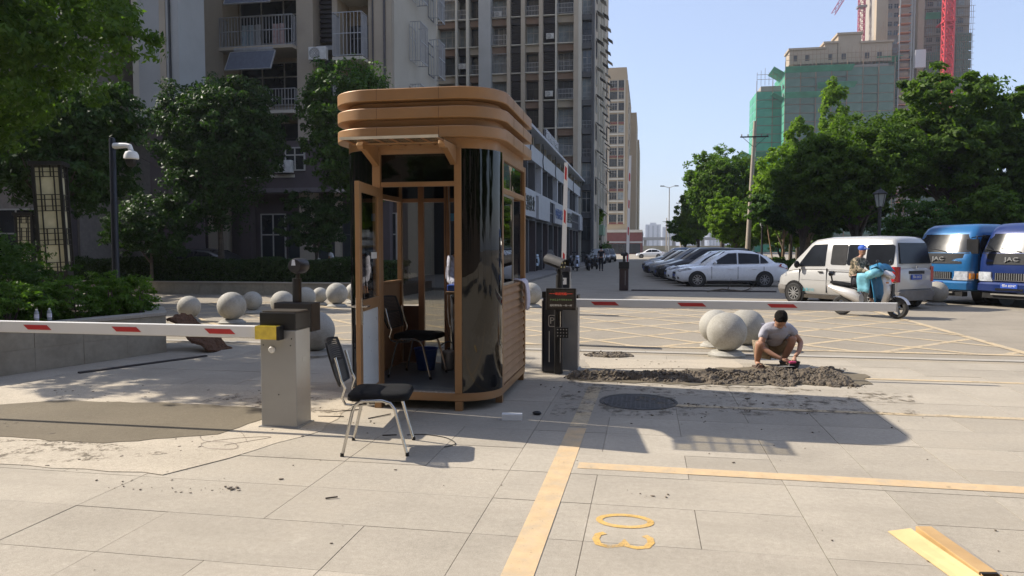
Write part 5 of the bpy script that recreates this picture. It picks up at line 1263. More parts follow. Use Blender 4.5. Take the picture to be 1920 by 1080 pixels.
m = MB(); lattice(m, (0, 0, 0), (0, 0, 96), 1.9, 2.2, .16); obj('mast', m, pinkc, cr, kind='stuff')
m = MB(); lattice(m, (-1, 0, 95), (-22, 0, 64 + 30 - 8), 1.4, 2.0, .13); 
m = MB(); lattice(m, (-1, 0, 101), (-9.6, 0, 86.5), 1.3, 1.8, .13); obj('jib', m, pinkc, cr, kind='stuff')
obj('operator_cab', MB().box(-1.6, 1.6, -1.6, 1.6, 96.1, 99.5), M('crane_grey', (.2, .18, .18), .6), cr)
obj('collar', MB().box(-1.5, 1.5, -1.5, 1.5, 88, 88.7), MATS['crane_grey'], cr)
cr2 = thing('tower_crane', 'bright red lattice crane mast standing in front of the tallest tower', 'tower crane', (98.6, 274, 0))
m = MB(); lattice(m, (0, 0, 0), (0, 0, 112), 2.7, 3.0, .30); obj('mast', m, redc, cr2, kind='stuff')
obj('ladder', MB().box(-.35, .35, -.2, .2, 0, 112), redc, cr2)
for k in range(5): obj('tie_frame', MB().box(-1.8, 1.8, -1.7, 6, 20 + k * 19, 20.4 + k * 19), redc, cr2)

# ------------------------------------------------------------------ poles and lamps
def conc_pole(x, y, h, lean, label, arm=True, s=1.0):
    t = thing('utility_pole', label, 'utility pole', (x, y, 0), 0, 'concrete utility poles along the street')
    obj('shaft', MB().tube([(0, 0, 0), (lean, 0, h)], [.20 * s, .12 * s], 12), M('pole_concrete', (.36, .31, .25), .85, var=.1), t, smooth=True)
    if arm:
        zt = h * .89; xc = lean * .89
        obj('crossarm', MB().box(xc - 1.0, xc + 1.0, -.16, -.08, zt, zt + .09), blackm, t)
        for k in (-.9, -.45, .5, .92): obj('insulator', MB().lathe([(.03, 0), (.06, .05), (.03, .09), (.05, .13), (0, .18)], 8, xc + k, -.12, zt + .09), M('insulator', (.25, .22, .2), .3), t)
        obj('brace', MB().bar((xc - .8, -.12, zt), (xc - .05, -.12, zt - .7), .03).bar((xc + .8, -.12, zt), (xc + .05, -.12, zt - .7), .03), blackm, t)
    return t
conc_pole(7.33, 57.2, 10.9, .42, 'tallest nearest concrete utility pole with crossarm, leaning slightly right')
conc_pole(6.8, 102.8, 10.6, .2, 'second concrete pole rising in front of the two toned tree', False)
conc_pole(5.9, 133, 10.5, .1, 'third concrete pole with crossarm left of the trees')
conc_pole(5.0, 194, 9.3, 0, 'farthest concrete pole near the end of the street')
sl_ = thing('street_light', 'tall thin street light with twin lamp heads far down the street', 'street light', (4.4, 153, 0))
obj('mast', MB().tube([(0, 0, 0), (0, 0, 13.8)], [.16, .09], 8), conc, sl_, smooth=True); obj('arm', MB().tube([(-1.1, 0, 14.0), (0, 0, 13.7), (1.1, 0, 14.1)], .06, 6), conc, sl_)
for s in (-1, 1): obj('lamp_head', MB().box(s * 1.4 - .4, s * 1.4 + .4, -.15, .15, 13.95, 14.15), greyr, sl_)
def black_lamp(x, y, h, label, s=1.0):
    t = thing('street_lamp', label, 'street lamp', (x, y, 0), 0, 'black lantern street lamps')
    obj('post', MB().lathe([(.12, 0), (.12, .4), (.08, .5), (.065, h - .85), (.09, h - .82), (.05, h - .72)], 12), blackm, t, smooth=True)
    g = MB(); n = 6
    for z0, z1, r0, r1 in ((h - .72, h - .22, .14, .24),):
        g.loft([[(r0 * math.cos(2 * math.pi * k / n), r0 * math.sin(2 * math.pi * k / n), z0) for k in range(n)], [(r1 * math.cos(2 * math.pi * k / n), r1 * math.sin(2 * math.pi * k / n), z1) for k in range(n)]])
    obj('lantern_glass', g, M('frosted_glass', (.30, .32, .30), .3, coat=.3), t)
    f = MB()
    for k in range(n):
        a = 2 * math.pi * k / n; f.bar((.145 * math.cos(a), .145 * math.sin(a), h - .72), (.245 * math.cos(a), .245 * math.sin(a), h - .22), .022)
    obj('lantern_frame', f, blackm, t, kind='stuff')
    obj('lantern_roof', MB().lathe([(.30, h - .22), (.31, h - .19), (.12, h - .04), (.05, h - .02), (.03, h + .05), (0, h + .06)], 6), blackm, t)
    return t
black_lamp(9.55, 33.2, 4.05, 'black lantern street lamp rising behind the roof of the silver van')
black_lamp(7.65, 52.2, 3.8, 'smaller black lantern street lamp behind the white saloon, among the stakes')
# cctv pole and lantern columns
cc = thing('camera_pole', 'dark pole carrying a white dome camera on a bracket at the left', 'camera pole', (-12.0, 15.1, 0))
obj('pole', MB().lathe([(.085, 0), (.07, 4.05), (.06, 4.1), (.0, 4.12)], 14), M('navy_pole', (.015, .018, .028), .4, metal=.3), cc, smooth=True)
obj('bracket', MB().tube([(.05, 0, 3.92), (.35, -.02, 3.92), (.46, -.03, 3.90), (.50, -.03, 3.80)], [.075, .06, .06, .055], 10), white, cc, smooth=True)
obj('dome_housing', MB().lathe([(.05, 0), (.12, -.03), (.155, -.10), (.16, -.18), (.13, -.20)], 20, .50, -.03, 3.80), white, cc, smooth=True)
obj('dome_lens', MB().lathe([(.128, -.2), (.13, -.24), (.10, -.33), (.05, -.37), (0, -.38)], 20, .50, -.03, 3.80), blackp, cc, smooth=True)
lam = M('lantern_paper', (.42, .39, .27), .6, var=.15, emit=(.9, .85, .6, .03))  # panels are unlit; faint glow added to lift them in the shade
def lantern(x, y, z0, z1, wd, rz, label, lean=0):
    t = thing('lantern_column', label, 'lantern', (x, y, 0), rz, 'square lantern columns with lattice panels')
    obj('plinth', MB().box(-wd / 2, wd / 2, -wd / 2, wd / 2, 0, z0), blackm, t)
    obj('light_panel', MB().box(-wd / 2 + .03, wd / 2 - .03, -wd / 2 + .03, wd / 2 - .03, z0 + .001, z1 - .05), lam, t)
    for sx in (-1, 1):
        for sy in (-1, 1): obj('corner_post', MB().box(sx * wd / 2 - .03, sx * wd / 2 + .03, sy * wd / 2 - .03, sy * wd / 2 + .03, z0 + .002, z1), blackm, t)
    L = MB()
    for q in range(4):
        Rm = Matrix.Rotation(q * math.pi / 2, 4, 'Z'); y_ = -wd / 2 - .006
        for xx in (-wd * .26, wd * .26): L.box(xx - .012, xx + .012, y_, y_ + .02, z0, z1 - .03, Rm)
        H_ = (z1 - z0)
        for k in range(4):
            zc = z0 + H_ * (k / 3.0) * .96 + .02
            for dz in (-.17, -.07, .07, .17):
                if z0 < zc + dz < z1: L.box(-wd / 2 + .03, wd / 2 - .03, y_ + .003, y_ + .018, zc + dz - .008, zc + dz + .008, Rm)
            for xx in (-.07, .07):
                L.box(xx - .011, xx + .011, y_ + .001, y_ + .016, max(z0, zc - .17), min(z1, zc + .17), Rm)
    obj('lattice', L, blackm, t, kind='stuff')
    obj('roof', MB().prism(rrect(-wd / 2 - .07, wd / 2 + .07, -wd / 2 - .07, wd / 2 + .07, .02, 2), z1, z1 + .08), blackm, t)
    return t
t = lantern(-12.5, 14.0, 1.1, 3.35, .50, R(28), 'tall square lantern column with pale panels and black lattice rising from the shrub mound'); t.rotation_euler = (0, R(-2.2), R(28))
lantern(-17.0, 18.0, 1.0, 2.5, .45, R(10), 'smaller lantern column at the far left behind the taller one')

# ------------------------------------------------------------------ vehicles (local frame: +x forward, +y left)
def wheel(parent, x, y, r, wd, side, rimmat, spokes=9, hub=.62):
    w_ = obj('wheel', MB().lathe([(r * .66, -wd / 2), (r * .92, -wd / 2), (r, -wd * .36), (r, wd * .36), (r * .92, wd / 2), (r * .66, wd / 2)], 28, axis='y', cap=False), rubber, parent, smooth=True, loc=(x, y, r))
    m = MB(); rr = r * .66; yo = side * wd * .44
    k = MB().lathe([(rr, 0), (rr, side * wd * .46), (rr * .93, side * wd * .46), (rr * .9, side * wd * .2), (rr * .1, side * wd * .15)], 28, axis='y', cap=False); m.add(k.v, k.f)
    for i in range(spokes):
        a = 2 * math.pi * i / spokes; m.bar((rr * .12 * math.cos(a), yo, rr * .12 * math.sin(a)), (rr * .95 * math.cos(a), yo * .95, rr * .95 * math.sin(a)), .028 if spokes > 6 else .06, .02, up=(0, 1, 0))
    m.lathe([(rr * .22, yo * .8), (rr * .2, yo * 1.1), (0, yo * 1.12)], 14, axis='y')
    obj('rim', m, rimmat, w_); obj('rim_shadow', MB().lathe([(rr, side * wd * .12), (0, side * wd * .12)], 20, axis='y', cap=False), blackp, w_)
    return w_
alloy = M('alloy_rim', (.42, .43, .45), .3, metal=.7, var=.05)
redl = M('tail_lamp_red', (.35, .012, .015), .15, coat=.6, var=.1); headl = M('headlamp', (.45, .47, .5), .1, coat=.8, var=.3, vs=12)
platem = M('plate_blue', (.03, .08, .38), .4)
def loft_body(st, ring):
    return MB().loft([ring(*s) for s in st])
def low_ring(x, zb, zt, hw, crown=.03):
    P = [(0, zb), (hw * .86, zb), (hw * .965, zb + .10), (hw, zb + (zt - zb) * .45), (hw * .985, zt - (zt - zb) * .18), (hw * .93, zt - .025), (hw * .84, zt), (hw * .45, zt + crown * .7), (0, zt + crown)]
    return [(x, y, z) for y, z in P] + [(x, -y, z) for y, z in P[-2:0:-1]]
def top_ring(x, zb, zr, hb, hr, crown=.03):
    z1 = max(zb + .01, zr)
    f = (z1 - zb)
    P = [(0, zb - .02), (hb, zb), (hb + (hr - hb) * .5, zb + f * .5), (hr, zb + f * .90), (hr * .90, z1 - .004), (hr * .5, z1 + crown * .7), (0, z1 + crown)]
    return [(x, y, z) for y, z in P] + [(x, -y, z) for y, z in P[-2:0:-1]]
def side_pane(parent, poly, ys, side, off=.006, mat=None, name='side_window'):
    """poly of (x,z); ys(z) -> half width"""
    m = MB(); n = len(poly); vs = [(x, side * (ys(z) + off), z) for x, z in poly] + [(x, side * (ys(z) - .012), z) for x, z in poly]
    m.add(vs, [tuple(range(n)), tuple(range(n, 2 * n))[::-1]] + [(i, i + n, (i + 1) % n + n, (i + 1) % n) for i in range(n)])
    return obj(name, m, mat or carglass_s, parent)
carglass_s = M('side_glass', (.012, .014, .018), .14, var=.4, vs=2, spec=.3)
def quad_pane(parent, a, b, c, d, name, mat=None, off=.012):
    a, b, c, d = map(Vector, (a, b, c, d)); n = (b - a).cross(d - a).normalized()
    m = MB(); m.add([p + n * off for p in (a, b, c, d)] + [p - n * .01 for p in (a, b, c, d)], [(0, 1, 2, 3), (7, 6, 5, 4), (0, 4, 5, 1), (1, 5, 6, 2), (2, 6, 7, 3), (3, 7, 4, 0)])
    return obj(name, m, mat or carglass_s, parent)
def make_car(label, paint, loc, rz, L=4.4, W=1.70, H=1.46, detail=True, suv=False, cat='car', group='cars parked along the right side of the street', name='parked_car'):
    t = thing(name, label, cat, loc, R(rz), group)
    s = L / 4.4; hw = W / 2; zb = .20 if not suv else .26; bl = .90 if not suv else 1.02
    X = lambda q: -q * s    # q distance back from nose; front at x=0
    st = [(X(.0), zb + .18, .50, hw * .62), (X(.05), zb + .06, .62, hw * .78), (X(.25), zb, .70, hw * .92), (X(.6), zb, .78, hw * .98), (X(1.25), zb, bl - .02, hw), (X(2.4), zb, bl + .02, hw), (X(3.4), zb, bl + .06, hw), (X(3.9), zb, bl + .08, hw * .97), (X(4.25), zb + .05, bl + .06, hw * .90), (X(4.38), zb + .14, bl - .02, hw * .80), (X(4.4), zb + .25, bl - .14, hw * .7)]
    st = [(x, a, b if not suv else b + .06, c) for x, a, b, c in st]
    obj('body', loft_body(st, low_ring), paint, t, smooth=True, ang=50)
    hb, hr = hw * .90, hw * .70; e = 4.25 if suv else 3.95; rr = 4.05 if suv else 3.15
    gs = [(X(1.10), bl - .04, bl - .03, hb * .9, hb * .88), (X(1.5), bl - .02, bl + .26, hb, hr * 1.12), (X(1.95), bl, H - .04, hb, hr), (X(2.5), bl, H, hb, hr), (X(rr - .1), bl, H - .05, hb, hr), (X((rr + e) / 2 + .05), bl, (H + bl) / 2 + .06, hb * .97, hr * 1.02), (X(e + .05), bl, bl + .03, hb * .9, hb * .85)]
    obj('roof', MB().loft([top_ring(*g) for g in gs]), paint, t, smooth=True, ang=50)
    ys = lambda z: hb + (hr - hb) * max(0, min(1, (z - bl) / (H - bl))) ** 1.0 + .012
    zt = H - .12
    for sd in (1, -1):
        side_pane(t, [(X(1.42), bl + .04), (X(2.38), bl + .05), (X(2.38), zt + .02), (X(2.05), zt), (X(1.62), bl + .22)], ys, sd)
        side_pane(t, [(X(2.44), bl + .05), (X(3.25), bl + .07), (X(3.25), zt - .04 if not suv else zt), (X(2.9), zt), (X(2.44), zt + .02)], ys, sd)
        if not suv: side_pane(t, [(X(3.30), bl + .07), (X(3.62), bl + .10), (X(3.50), bl + .24), (X(3.30), zt - .07)], ys, sd)
        else: side_pane(t, [(X(3.31), bl + .07), (X(4.02), bl + .1), (X(3.85), zt - .04), (X(3.31), zt)], ys, sd)
        if detail:
            for q in (2.41, 1.38, 3.42): obj('door_gap', MB().box(X(q) - .006, X(q) + .006, *sorted((sd * (hw * .93), sd * (hw + .002))), zb + .14, bl - .06), blackp, t)
            for q in (2.12, 3.05): obj('door_handle', MB().box(X(q) - .09, X(q) + .09, *sorted((sd * (hw * .97), sd * (hw * .985 + .025))), bl - .17, bl - .14), paint, t, bevel=.006)
            mr = obj('mirror', MB().ell((X(1.5), sd * (hw + .09), bl + .10), (.07, .11, .075), 12, 8), paint, t, smooth=True)
            obj('sill_trim', MB().box(X(3.35), X(1.2), *sorted((sd * hw * .93, sd * (hw * .985))), zb - .02, zb + .05), blackp, t)
        r = .30 if not suv else .34
        for q in (.82, 3.45):
            obj('wheel_arch', MB().lathe([(r + .055, sd * (hw - .25)), (r + .055, sd * (hw + .004)), (.02, sd * (hw + .004))], 28, X(q), 0, r + .01, 'y'), blackp, t)
            wheel(t, X(q), sd * (hw - .062), r, .2, sd, alloy)
        obj('headlight', MB().add([(X(.03), sd * hw * .50, .60), (X(.12), sd * hw * .84, .62), (X(.62), sd * (hw * .985), .74), (X(.45), sd * hw * .93, .80), (X(.13), sd * hw * .60, .71), (X(.25), sd * hw * .6, .60)], [(0, 1, 2, 3, 4), (0, 5, 1), (1, 5, 2), (2, 5, 3), (3, 5, 4), (4, 5, 0)]), headl, t)
        obj('tail_light', MB().add([(X(4.40), sd * hw * .55, bl - .14), (X(4.36), sd * hw * .86, bl - .16), (X(4.0), sd * (hw * .985), bl - .04), (X(4.05), sd * hw * .95, bl + .05), (X(4.37), sd * hw * .66, bl + .02), (X(4.15), sd * hw * .6, bl - .1)], [(0, 1, 2, 3, 4), (0, 5, 1), (1, 5, 2), (2, 5, 3), (3, 5, 4), (4, 5, 0)]), redl, t)
    quad_pane(t, (X(1.22), hb * .80, bl + .02), (X(1.22), -hb * .80, bl + .02), (X(1.93), -hr * .92, H - .045), (X(1.93), hr * .92, H - .045), 'windshield')
    quad_pane(t, (X(e - .05), -hb * .75, bl + .09), (X(e - .05), hb * .75, bl + .09), (X(rr), hr * .88, H - .06), (X(rr), -hr * .88, H - .06), 'rear_window', off=.02)
    obj('grille', MB().box(X(.04), X(-.012), -hw * .38, hw * .38, .52, .60), blackp, t); obj('lower_grille', MB().box(X(.08), X(-.006), -hw * .5, hw * .5, .30, .40), blackp, t)
    for sd in (1, -1): obj('fog_lamp', MB().box(X(.16), X(.05), *sorted((sd * hw * .62, sd * hw * .80)), .33, .42), blackp, t)
    obj('licence_plate', MB().box(X(0), X(-.022), -.22, .22, .42, .51), platem, t)
    return t
def cpaint(n, c): return M(n, c, .32, metal=.2, var=.025, vs=1.2, dirt=.08, dirtc=(.3, .27, .22), ds=.8, coat=.55)
wp = M('paint_pearl_white', (.80, .81, .82), .28, var=.02, coat=.8); bkp = cpaint('paint_black', (.02, .02, .022)); gp = cpaint('paint_grey', (.20, .21, .22)); sp_ = cpaint('paint_silver', (.40, .41, .41)); blp = cpaint('paint_slate_blue', (.10, .14, .22))
make_car('pearl white saloon nearest in the parked row, seen full side on', wp, (1.15, 32.2, -.008), 186, 4.55, 1.70, 1.50)
for (x, y, p, lb, sv, L_) in ((.85, 34.6, wp, 'second white car partly hidden behind the nearest white saloon', False, 4.5), (.45, 37.1, bkp, 'black car third in the parked row with its dark nose showing', True, 4.7), (.15, 39.7, gp, 'tall grey car fourth in the parked row', True, 4.7), (-.15, 42.3, bkp, 'dark car fifth in the parked row behind the grey one', False, 4.6), (-.1, 45.0, wp, 'pale car sixth in the parked row with only its windscreen showing', False, 4.5), (-.25, 48.5, bkp, 'dark car seventh in the parked row', False, 4.5), (-.1, 52, blp, 'slate blue tall car eighth in the parked row', True, 4.5), (.0, 57, sp_, 'silver car farthest in the parked row', True, 4.5)):
    make_car(lb, p, (x, y, -.008), 184, L_, 1.72, 1.62 if sv else 1.48, detail=False, suv=sv)
make_car('white saloon standing crosswise in the sunlit gap at the far end of the street', wp, (-1.7, 121, -.008), 184, 4.5, 1.7, 1.46, False, group=None)
make_car('pale green saloon right beside the far white one', M('paint_pale_green', (.40, .44, .38), .3, coat=.6), (2.6, 128, -.008), 180, 4.4, 1.7, 1.45, False, group=None)
for x, y, p, lb in ((-4.9, 74, sp_, 'silver car parked at the far left kerb just beyond the walking man'), (-4.7, 81, bkp, 'black car parked behind the silver one at the far left kerb'), (-4.4, 88, bkp, 'small dark car farthest at the left kerb'), (-5.3, 95, sp_, 'pale car parked beyond the dark cars at the left kerb')):
    make_car(lb, p, (x, y, -.008), -88, 4.4, 1.7, 1.5, False, group='cars parked along the left side of the street')
make_car('black car parked in deep shade behind the hedge at the far left', bkp, (-20.8, 29.0, .1), 170, 4.4, 1.7, 1.46, False, group=None)
single('parked_motor_scooter', MB().ell((0, 0, .55), (.5, .14, .22), 12, 8).ell((.45, 0, .8), (.12, .16, .3), 10, 8).lathe([(.24, -.05), (.24, .05)], 16, -.55, 0, .24, 'y').lathe([(.24, -.05), (.24, .05)], 16, .65, 0, .24, 'y').bar((-.7, 0, .8), (0, 0, .78), .2, .1), M('scooter_red', (.25, .02, .02), .35, coat=.5), 'dark red scooter in the shade between the camera pole and the hedge', 'scooter', loc=(-18.2, 27.6, .1), smooth=True)

# silver van : origin at rear centre on ground
van = thing('minivan', 'silver minivan with tinted windows stopped behind the scooter rider', 'van', (6.95, 20.96, -.008), R(129))
vp = cpaint('paint_van_silver', (.47, .465, .45)); VL, VW, VH = 3.95, .80, 1.90
st = [(0.0, .38, 1.02, VW * .90), (.03, .28, 1.06, VW * .97), (.12, .24, 1.08, VW), (1.5, .22, 1.06, VW), (2.9, .22, 1.04, VW), (3.3, .24, 1.0, VW * .99), (3.60, .26, .92, VW * .95), (3.85, .30, .80, VW * .86), (3.95, .40, .66, VW * .74)]
obj('body', MB().loft([low_ring(*s) for s in st]), vp, van, smooth=True, ang=50)
gs = [(.03, 1.0, 1.12, VW * .95, VW * .93), (.06, 1.0, 1.30, VW * .96, VW * .90), (.16, 1.0, 1.78, VW * .97, VW * .80), (.26, 1.0, 1.87, VW * .97, VW * .80), (1.0, 1.0, VH, VW * .97, VW * .80), (2.2, 1.0, VH - .01, VW * .97, VW * .80), (2.62, 1.0, VH - .06, VW * .97, VW * .78), (2.80, 1.0, 1.74, VW * .97, VW * .80), (3.22, .98, 1.32, VW * .95, VW * .86), (3.50, .93, 1.0, VW * .92, VW * .88)]
obj('roof', MB().loft([top_ring(*g, .04) for g in gs]), vp, van, smooth=True, ang=50)
ysv = lambda z: VW * .97 + (VW * .80 - VW * .97) * max(0, min(1, (z - 1.0) / .80)) + .01
def rpoly(x0, x1, z0, z1, r=.08, n=4): return rrect(x0, x1, z0, z1, r, n)
for sd in (1, -1):
    side_pane(van, rpoly(.14, .93, 1.16, 1.70), ysv, sd)
    side_pane(van, rpoly(1.03, 1.50, 1.14, 1.70, .05), ysv, sd); side_pane(van, rpoly(1.52, 2.02, 1.14, 1.70, .05), ysv, sd, mat=blackp)
    side_pane(van, [(2.20, 1.10), (3.13, 1.08), (3.02, 1.22), (2.72, 1.62), (2.62, 1.70), (2.20, 1.72)], ysv, sd)
    for q in (2.12, 1.00): obj('door_gap', MB().box(q - .007, q + .007, *sorted((sd * VW * .95, sd * (VW + .003))), .34, 1.03), blackp, van)
    obj('door_gap', MB().box(3.05, 3.062, *sorted((sd * VW * .95, sd * (VW + .002))), .50, 1.0), blackp, van)
    obj('slide_rail', MB().box(.20, 2.08, *sorted((sd * VW * .96, sd * (VW + .004))), .955, .972), MATS['grey_cap'], van)
    obj('crease', MB().box(.25, 3.0, *sorted((sd * VW * .96, sd * (VW + .005))), .69, .70), MATS['grey_cap'], van)
    for q, z in ((2.32, .93), (1.94, .92)): obj('door_handle', MB().box(q - .07, q + .07, *sorted((sd * VW * .97, sd * (VW + .028))), z - .035 if q < 2 else z - .018, z + .05 if q < 2 else z + .018), blackp, van, bevel=.006)
    obj('mirror', MB().ell((3.06, sd * (VW + .10), 1.13), (.06, .10, .11), 12, 8), blackp, van, smooth=True)
    for q, r in ((.62, .29), (3.22, .29)):
        obj('wheel_arch', MB().lathe([(r + .06, sd * (VW - .25)), (r + .06, sd * (VW + .005)), (.02, sd * (VW + .005))], 28, q, 0, r + .02, 'y'), blackp, van)
        wheel(van, q, sd * (VW - .05), r, .18, sd, steel, 10)
    obj('sill', MB().box(.95, 2.88, *sorted((sd * VW * .9, sd * (VW - .004))), .17, .27), MATS['dark_lid'], van)
    obj('tail_light', MB().loft([[(.0, sd * VW * .80, z0), (-.018, sd * VW * .92, z0), (.06, sd * (VW + .006), z0), (.20 if i else .12, sd * (VW + .008), z0), (.10, sd * VW * .9, z0)] for i, z0 in enumerate((.72, .92, 1.12))]), redl, van)
    obj('headlight', MB().add([(3.93, sd * VW * .52, .66), (3.86, sd * VW * .80, .66), (3.56, sd * VW * .965, .80), (3.60, sd * VW * .90, .90), (3.84, sd * VW * .66, .80), (3.7, sd * VW * .6, .7)], [(0, 1, 2, 3, 4), (0, 5, 1), (1, 5, 2), (2, 5, 3), (3, 5, 4), (4, 5, 0)]), headl, van)
quad_pane(van, (.006, -VW * .80, 1.20), (.006, VW * .80, 1.20), (.115, VW * .70, 1.74), (.115, -VW * .70, 1.74), 'rear_window', off=.035)
quad_pane(van, (3.44, VW * .76, 1.06), (3.44, -VW * .76, 1.06), (2.84, -VW * .68, 1.72), (2.84, VW * .68, 1.72), 'windshield', off=.03)
obj('rear_bumper', MB().loft([low_ring(x, .24, .50, h_, .0) for x, h_ in ((-.09, VW * .82), (-.05, VW * .95), (.10, VW * 1.004))]), M('bumper_grey', (.14, .13, .12), .6), van, smooth=True)
obj('front_bumper', MB().loft([low_ring(x, .24, .56, h_, .0) for x, h_ in ((3.55, VW * 1.0), (3.88, VW * .90), (4.0, VW * .74))]), MATS['bumper_grey'], van, smooth=True)
obj('plate_recess', MB().box(-.012, .02, -.36, .30, .93, 1.01), blackp, van, bevel=.004); pl = obj('licence_plate', MB().box(-.035, -.013, -.22, .22, .78, .91), platem, van)
text('鄂A·5K721' if False else '鄂A 5K72', .085, white, 'plate_text', pl, (-.037, 0, .845), (R(90), 0, R(-90)), .001)
obj('emblem', MB().bar((-.03, .0, 1.06), (-.02, .05, 1.13), .018).bar((-.03, .0, 1.06), (-.02, -.05, 1.13), .018).bar((-.02, .05, 1.13), (-.022, .015, 1.12), .014).bar((-.02, -.05, 1.13), (-.022, -.015, 1.12), .014), chrome, van)
obj('tailgate_gap', MB().box(-.008, .01, -.66, .66, .515, .53), blackp, van)
tx = text('五菱之光', .10, M('sticker_cyan', (.05, .35, .42), .5), 'side_text', van, (2.72, VW + .006, .40), (R(90), 0, R(180)), .001)

# blue trucks : origin at front centre
trb = cpaint('paint_truck_blue', (.012, .12, .30)); trb2 = cpaint('paint_truck_dark_blue', (.010, .028, .13))
def make_truck(label, paint, loc, rz):
    t = thing('light_truck', label, 'truck', loc, R(rz), 'blue light trucks parked at the right edge')
    HW, HC = .95, 2.30
    def ring(z, xf, hw, xb=-1.65, r=.16):
        return [(xb, hw, z), (xf - r * 1.6, hw, z), (xf - r * .8, hw * .985, z), (xf - r * .25, hw * .93, z), (xf, hw * .78, z), (xf + .03, hw * .4, z), (xf + .035, 0, z), (xf + .03, -hw * .4, z), (xf, -hw * .78, z), (xf - r * .25, -hw * .93, z), (xf - r * .8, -hw * .985, z), (xf - r * 1.6, -hw, z), (xb, -hw, z)]
    zs = [(.50, -.02, HW * .96), (.62, 0, HW), (1.0, -.01, HW), (1.25, -.03, HW), (1.45, -.07, HW * .985), (2.02, -.34, HW * .90), (2.18, -.46, HW * .85), (2.27, -.62, HW * .78), (2.30, -.85, HW * .6)]
    obj('cab', MB().loft([ring(z, xf, h_) for z, xf, h_ in zs]), paint, t, smooth=True, ang=50)
    m = MB(); k = [ring(z, xf + .006, h_ * .97)[3:10] for z, xf, h_ in ((1.48, -.08, HW * .985), (2.0, -.33, HW * .90))]
    obj('windshield', m.loft(k, closed=False), carglass_s, t, smooth=True)
    obj('front_panel', MB().loft([ring(z, xf + .008, h_)[3:10] for z, xf, h_ in ((1.16, -.018, HW * .90), (1.46, -.075, HW * .97))], closed=False), blackp, t, smooth=True)
    text('JAC', .15, M('letter_silver', (.55, .55, .53), .3, metal=.4), 'brand_letters', t, (.035, 0, 1.30), (R(96), 0, R(90)), .012, sx=1.5)
    obj('grille', MB().box(.0, .047, -.42, .42, .74, .93), blackp, t)
    for i in range(14): obj('grille_bar', MB().box(.03, .058, -.40 + i * .0605, -.385 + i * .0605, .745, .925), M('grille_silver', (.34, .34, .33), .35, metal=.5), t)
    obj('grille_trim', MB().box(.0, .062, -.45, .45, .715, .738), chrome, t)
    for sd in (1, -1):
        obj('headlight', MB().loft([[(-.30, sd * HW * .90, z), (-.17, sd * (HW + .004), z), (-.0, sd * HW * .93, z), (.035, sd * HW * .72, z), (.05, sd * (HW * .50 + (.05 if z > .8 else 0)), z), (-.1, sd * HW * .5, z)] for z in (.70, .82, .95)]), headl, t)
        obj('indicator', MB().box(-.20, -.02, *sorted((sd * (HW - .03), sd * (HW + .012))), .74, .90), M('amber_lens', (.5, .18, .02), .2, coat=.5), t)
        ysz = lambda z: HW * .985 + (HW * .90 - HW * .985) * max(0, min(1, (z - 1.45) / .57)) + .012
        side_pane(t, [(-.42, 1.34), (-1.40, 1.30), (-1.40, 1.96), (-.62, 1.98), (-.42, 1.70)], ysz, sd)
        obj('door_gap', MB().box(-1.50, -1.485, *sorted((sd * HW * .95, sd * (HW + .004))), .6, 1.95), blackp, t); obj('door_gap', MB().box(-.36, -.345, *sorted((sd * HW * .95, sd * (HW + .003))), .6, 1.4), blackp, t)
        obj('door_handle', MB().box(-1.40, -1.25, *sorted((sd * HW, sd * (HW + .03))), 1.12, 1.16), blackp, t)
        obj('mirror', MB().box(.0, .06, *sorted((sd * (HW + .08), sd * (HW + .26))), 1.45, 1.85).tube([(-.3, sd * HW * .95, 1.95), (-.02, sd * (HW + .17), 1.9), (.0, sd * (HW + .17), 1.7)], .015, 6), blackp, t)
        obj('wheel_arch', MB().lathe([(.46, sd * (HW - .3)), (.46, sd * (HW + .005)), (.02, sd * (HW + .005))], 24, -.95, 0, .42, 'y'), blackp, t)
        wheel(t, -.95, sd * (HW - .07), .40, .22, sd, steel, 6); wheel(t, -3.6, sd * (HW - .12), .40, .30, sd, steel, 6)
    obj('bumper', MB().loft([ring(z, xf, h_, -.5) for z, xf, h_ in ((.40, .0, HW * .97), (.44, .07, HW * 1.0), (.62, .07, HW * 1.0), (.67, .03, HW * .99))]), paint, t, smooth=True)
    obj('bumper_opening', MB().box(.02, .112, -.36, .36, .46, .52), blackp, t)
    pl = obj('licence_plate', MB().box(.108, .118, -.22, .22, .525, .655), platem, t); text('鄂A 83N7', .085, white, 'plate_text', pl, (.1195, 0, .59), (R(90), 0, R(90)), .001)
    obj('underrun', MB().box(-.2, .02, -HW * .8, HW * .8, .24, .38), blackm, t); obj('front_step', MB().box(.0, .08, -.5, .5, .33, .37), M('worn_steel', (.3, .28, .25), .5, metal=.5), t)
    obj('wiper', MB().tube([(-.03, .2, 1.50), (-.10, -.35, 1.60)], .012, 5).tube([(-.03, -.35, 1.50), (-.10, -.8 * HW, 1.58)], .012, 5), blackp, t)
    obj('dashboard_items', MB().box(-.30, -.12, -.6, .1, 1.50, 1.56), M('paper_orange', (.5, .16, .05), .6), t)
    obj('cargo_bed', MB().box(-5.2, -1.75, -HW - .02, HW + .02, .85, 1.0), paint, t)
    for sd in (1, -1): obj('side_board', MB().box(-5.2, -1.75, *sorted((sd * (HW - .02), sd * (HW + .02))), 1.002, 1.40), paint, t)
    obj('headboard', MB().box(-1.80, -1.76, -HW + .0, HW - .0, 1.002, 2.1), blackm, t); obj('chassis', MB().box(-5.0, -.3, -.4, .4, .45, .84), blackm, t)
    return t
make_truck('bright blue light truck behind the silver van, first from the left', trb, (8.35, 23.35, -.008), 213)
make_truck('darker blue light truck cut off by the right edge of the photo', trb2, (9.62, 21.85, -.008), 216)

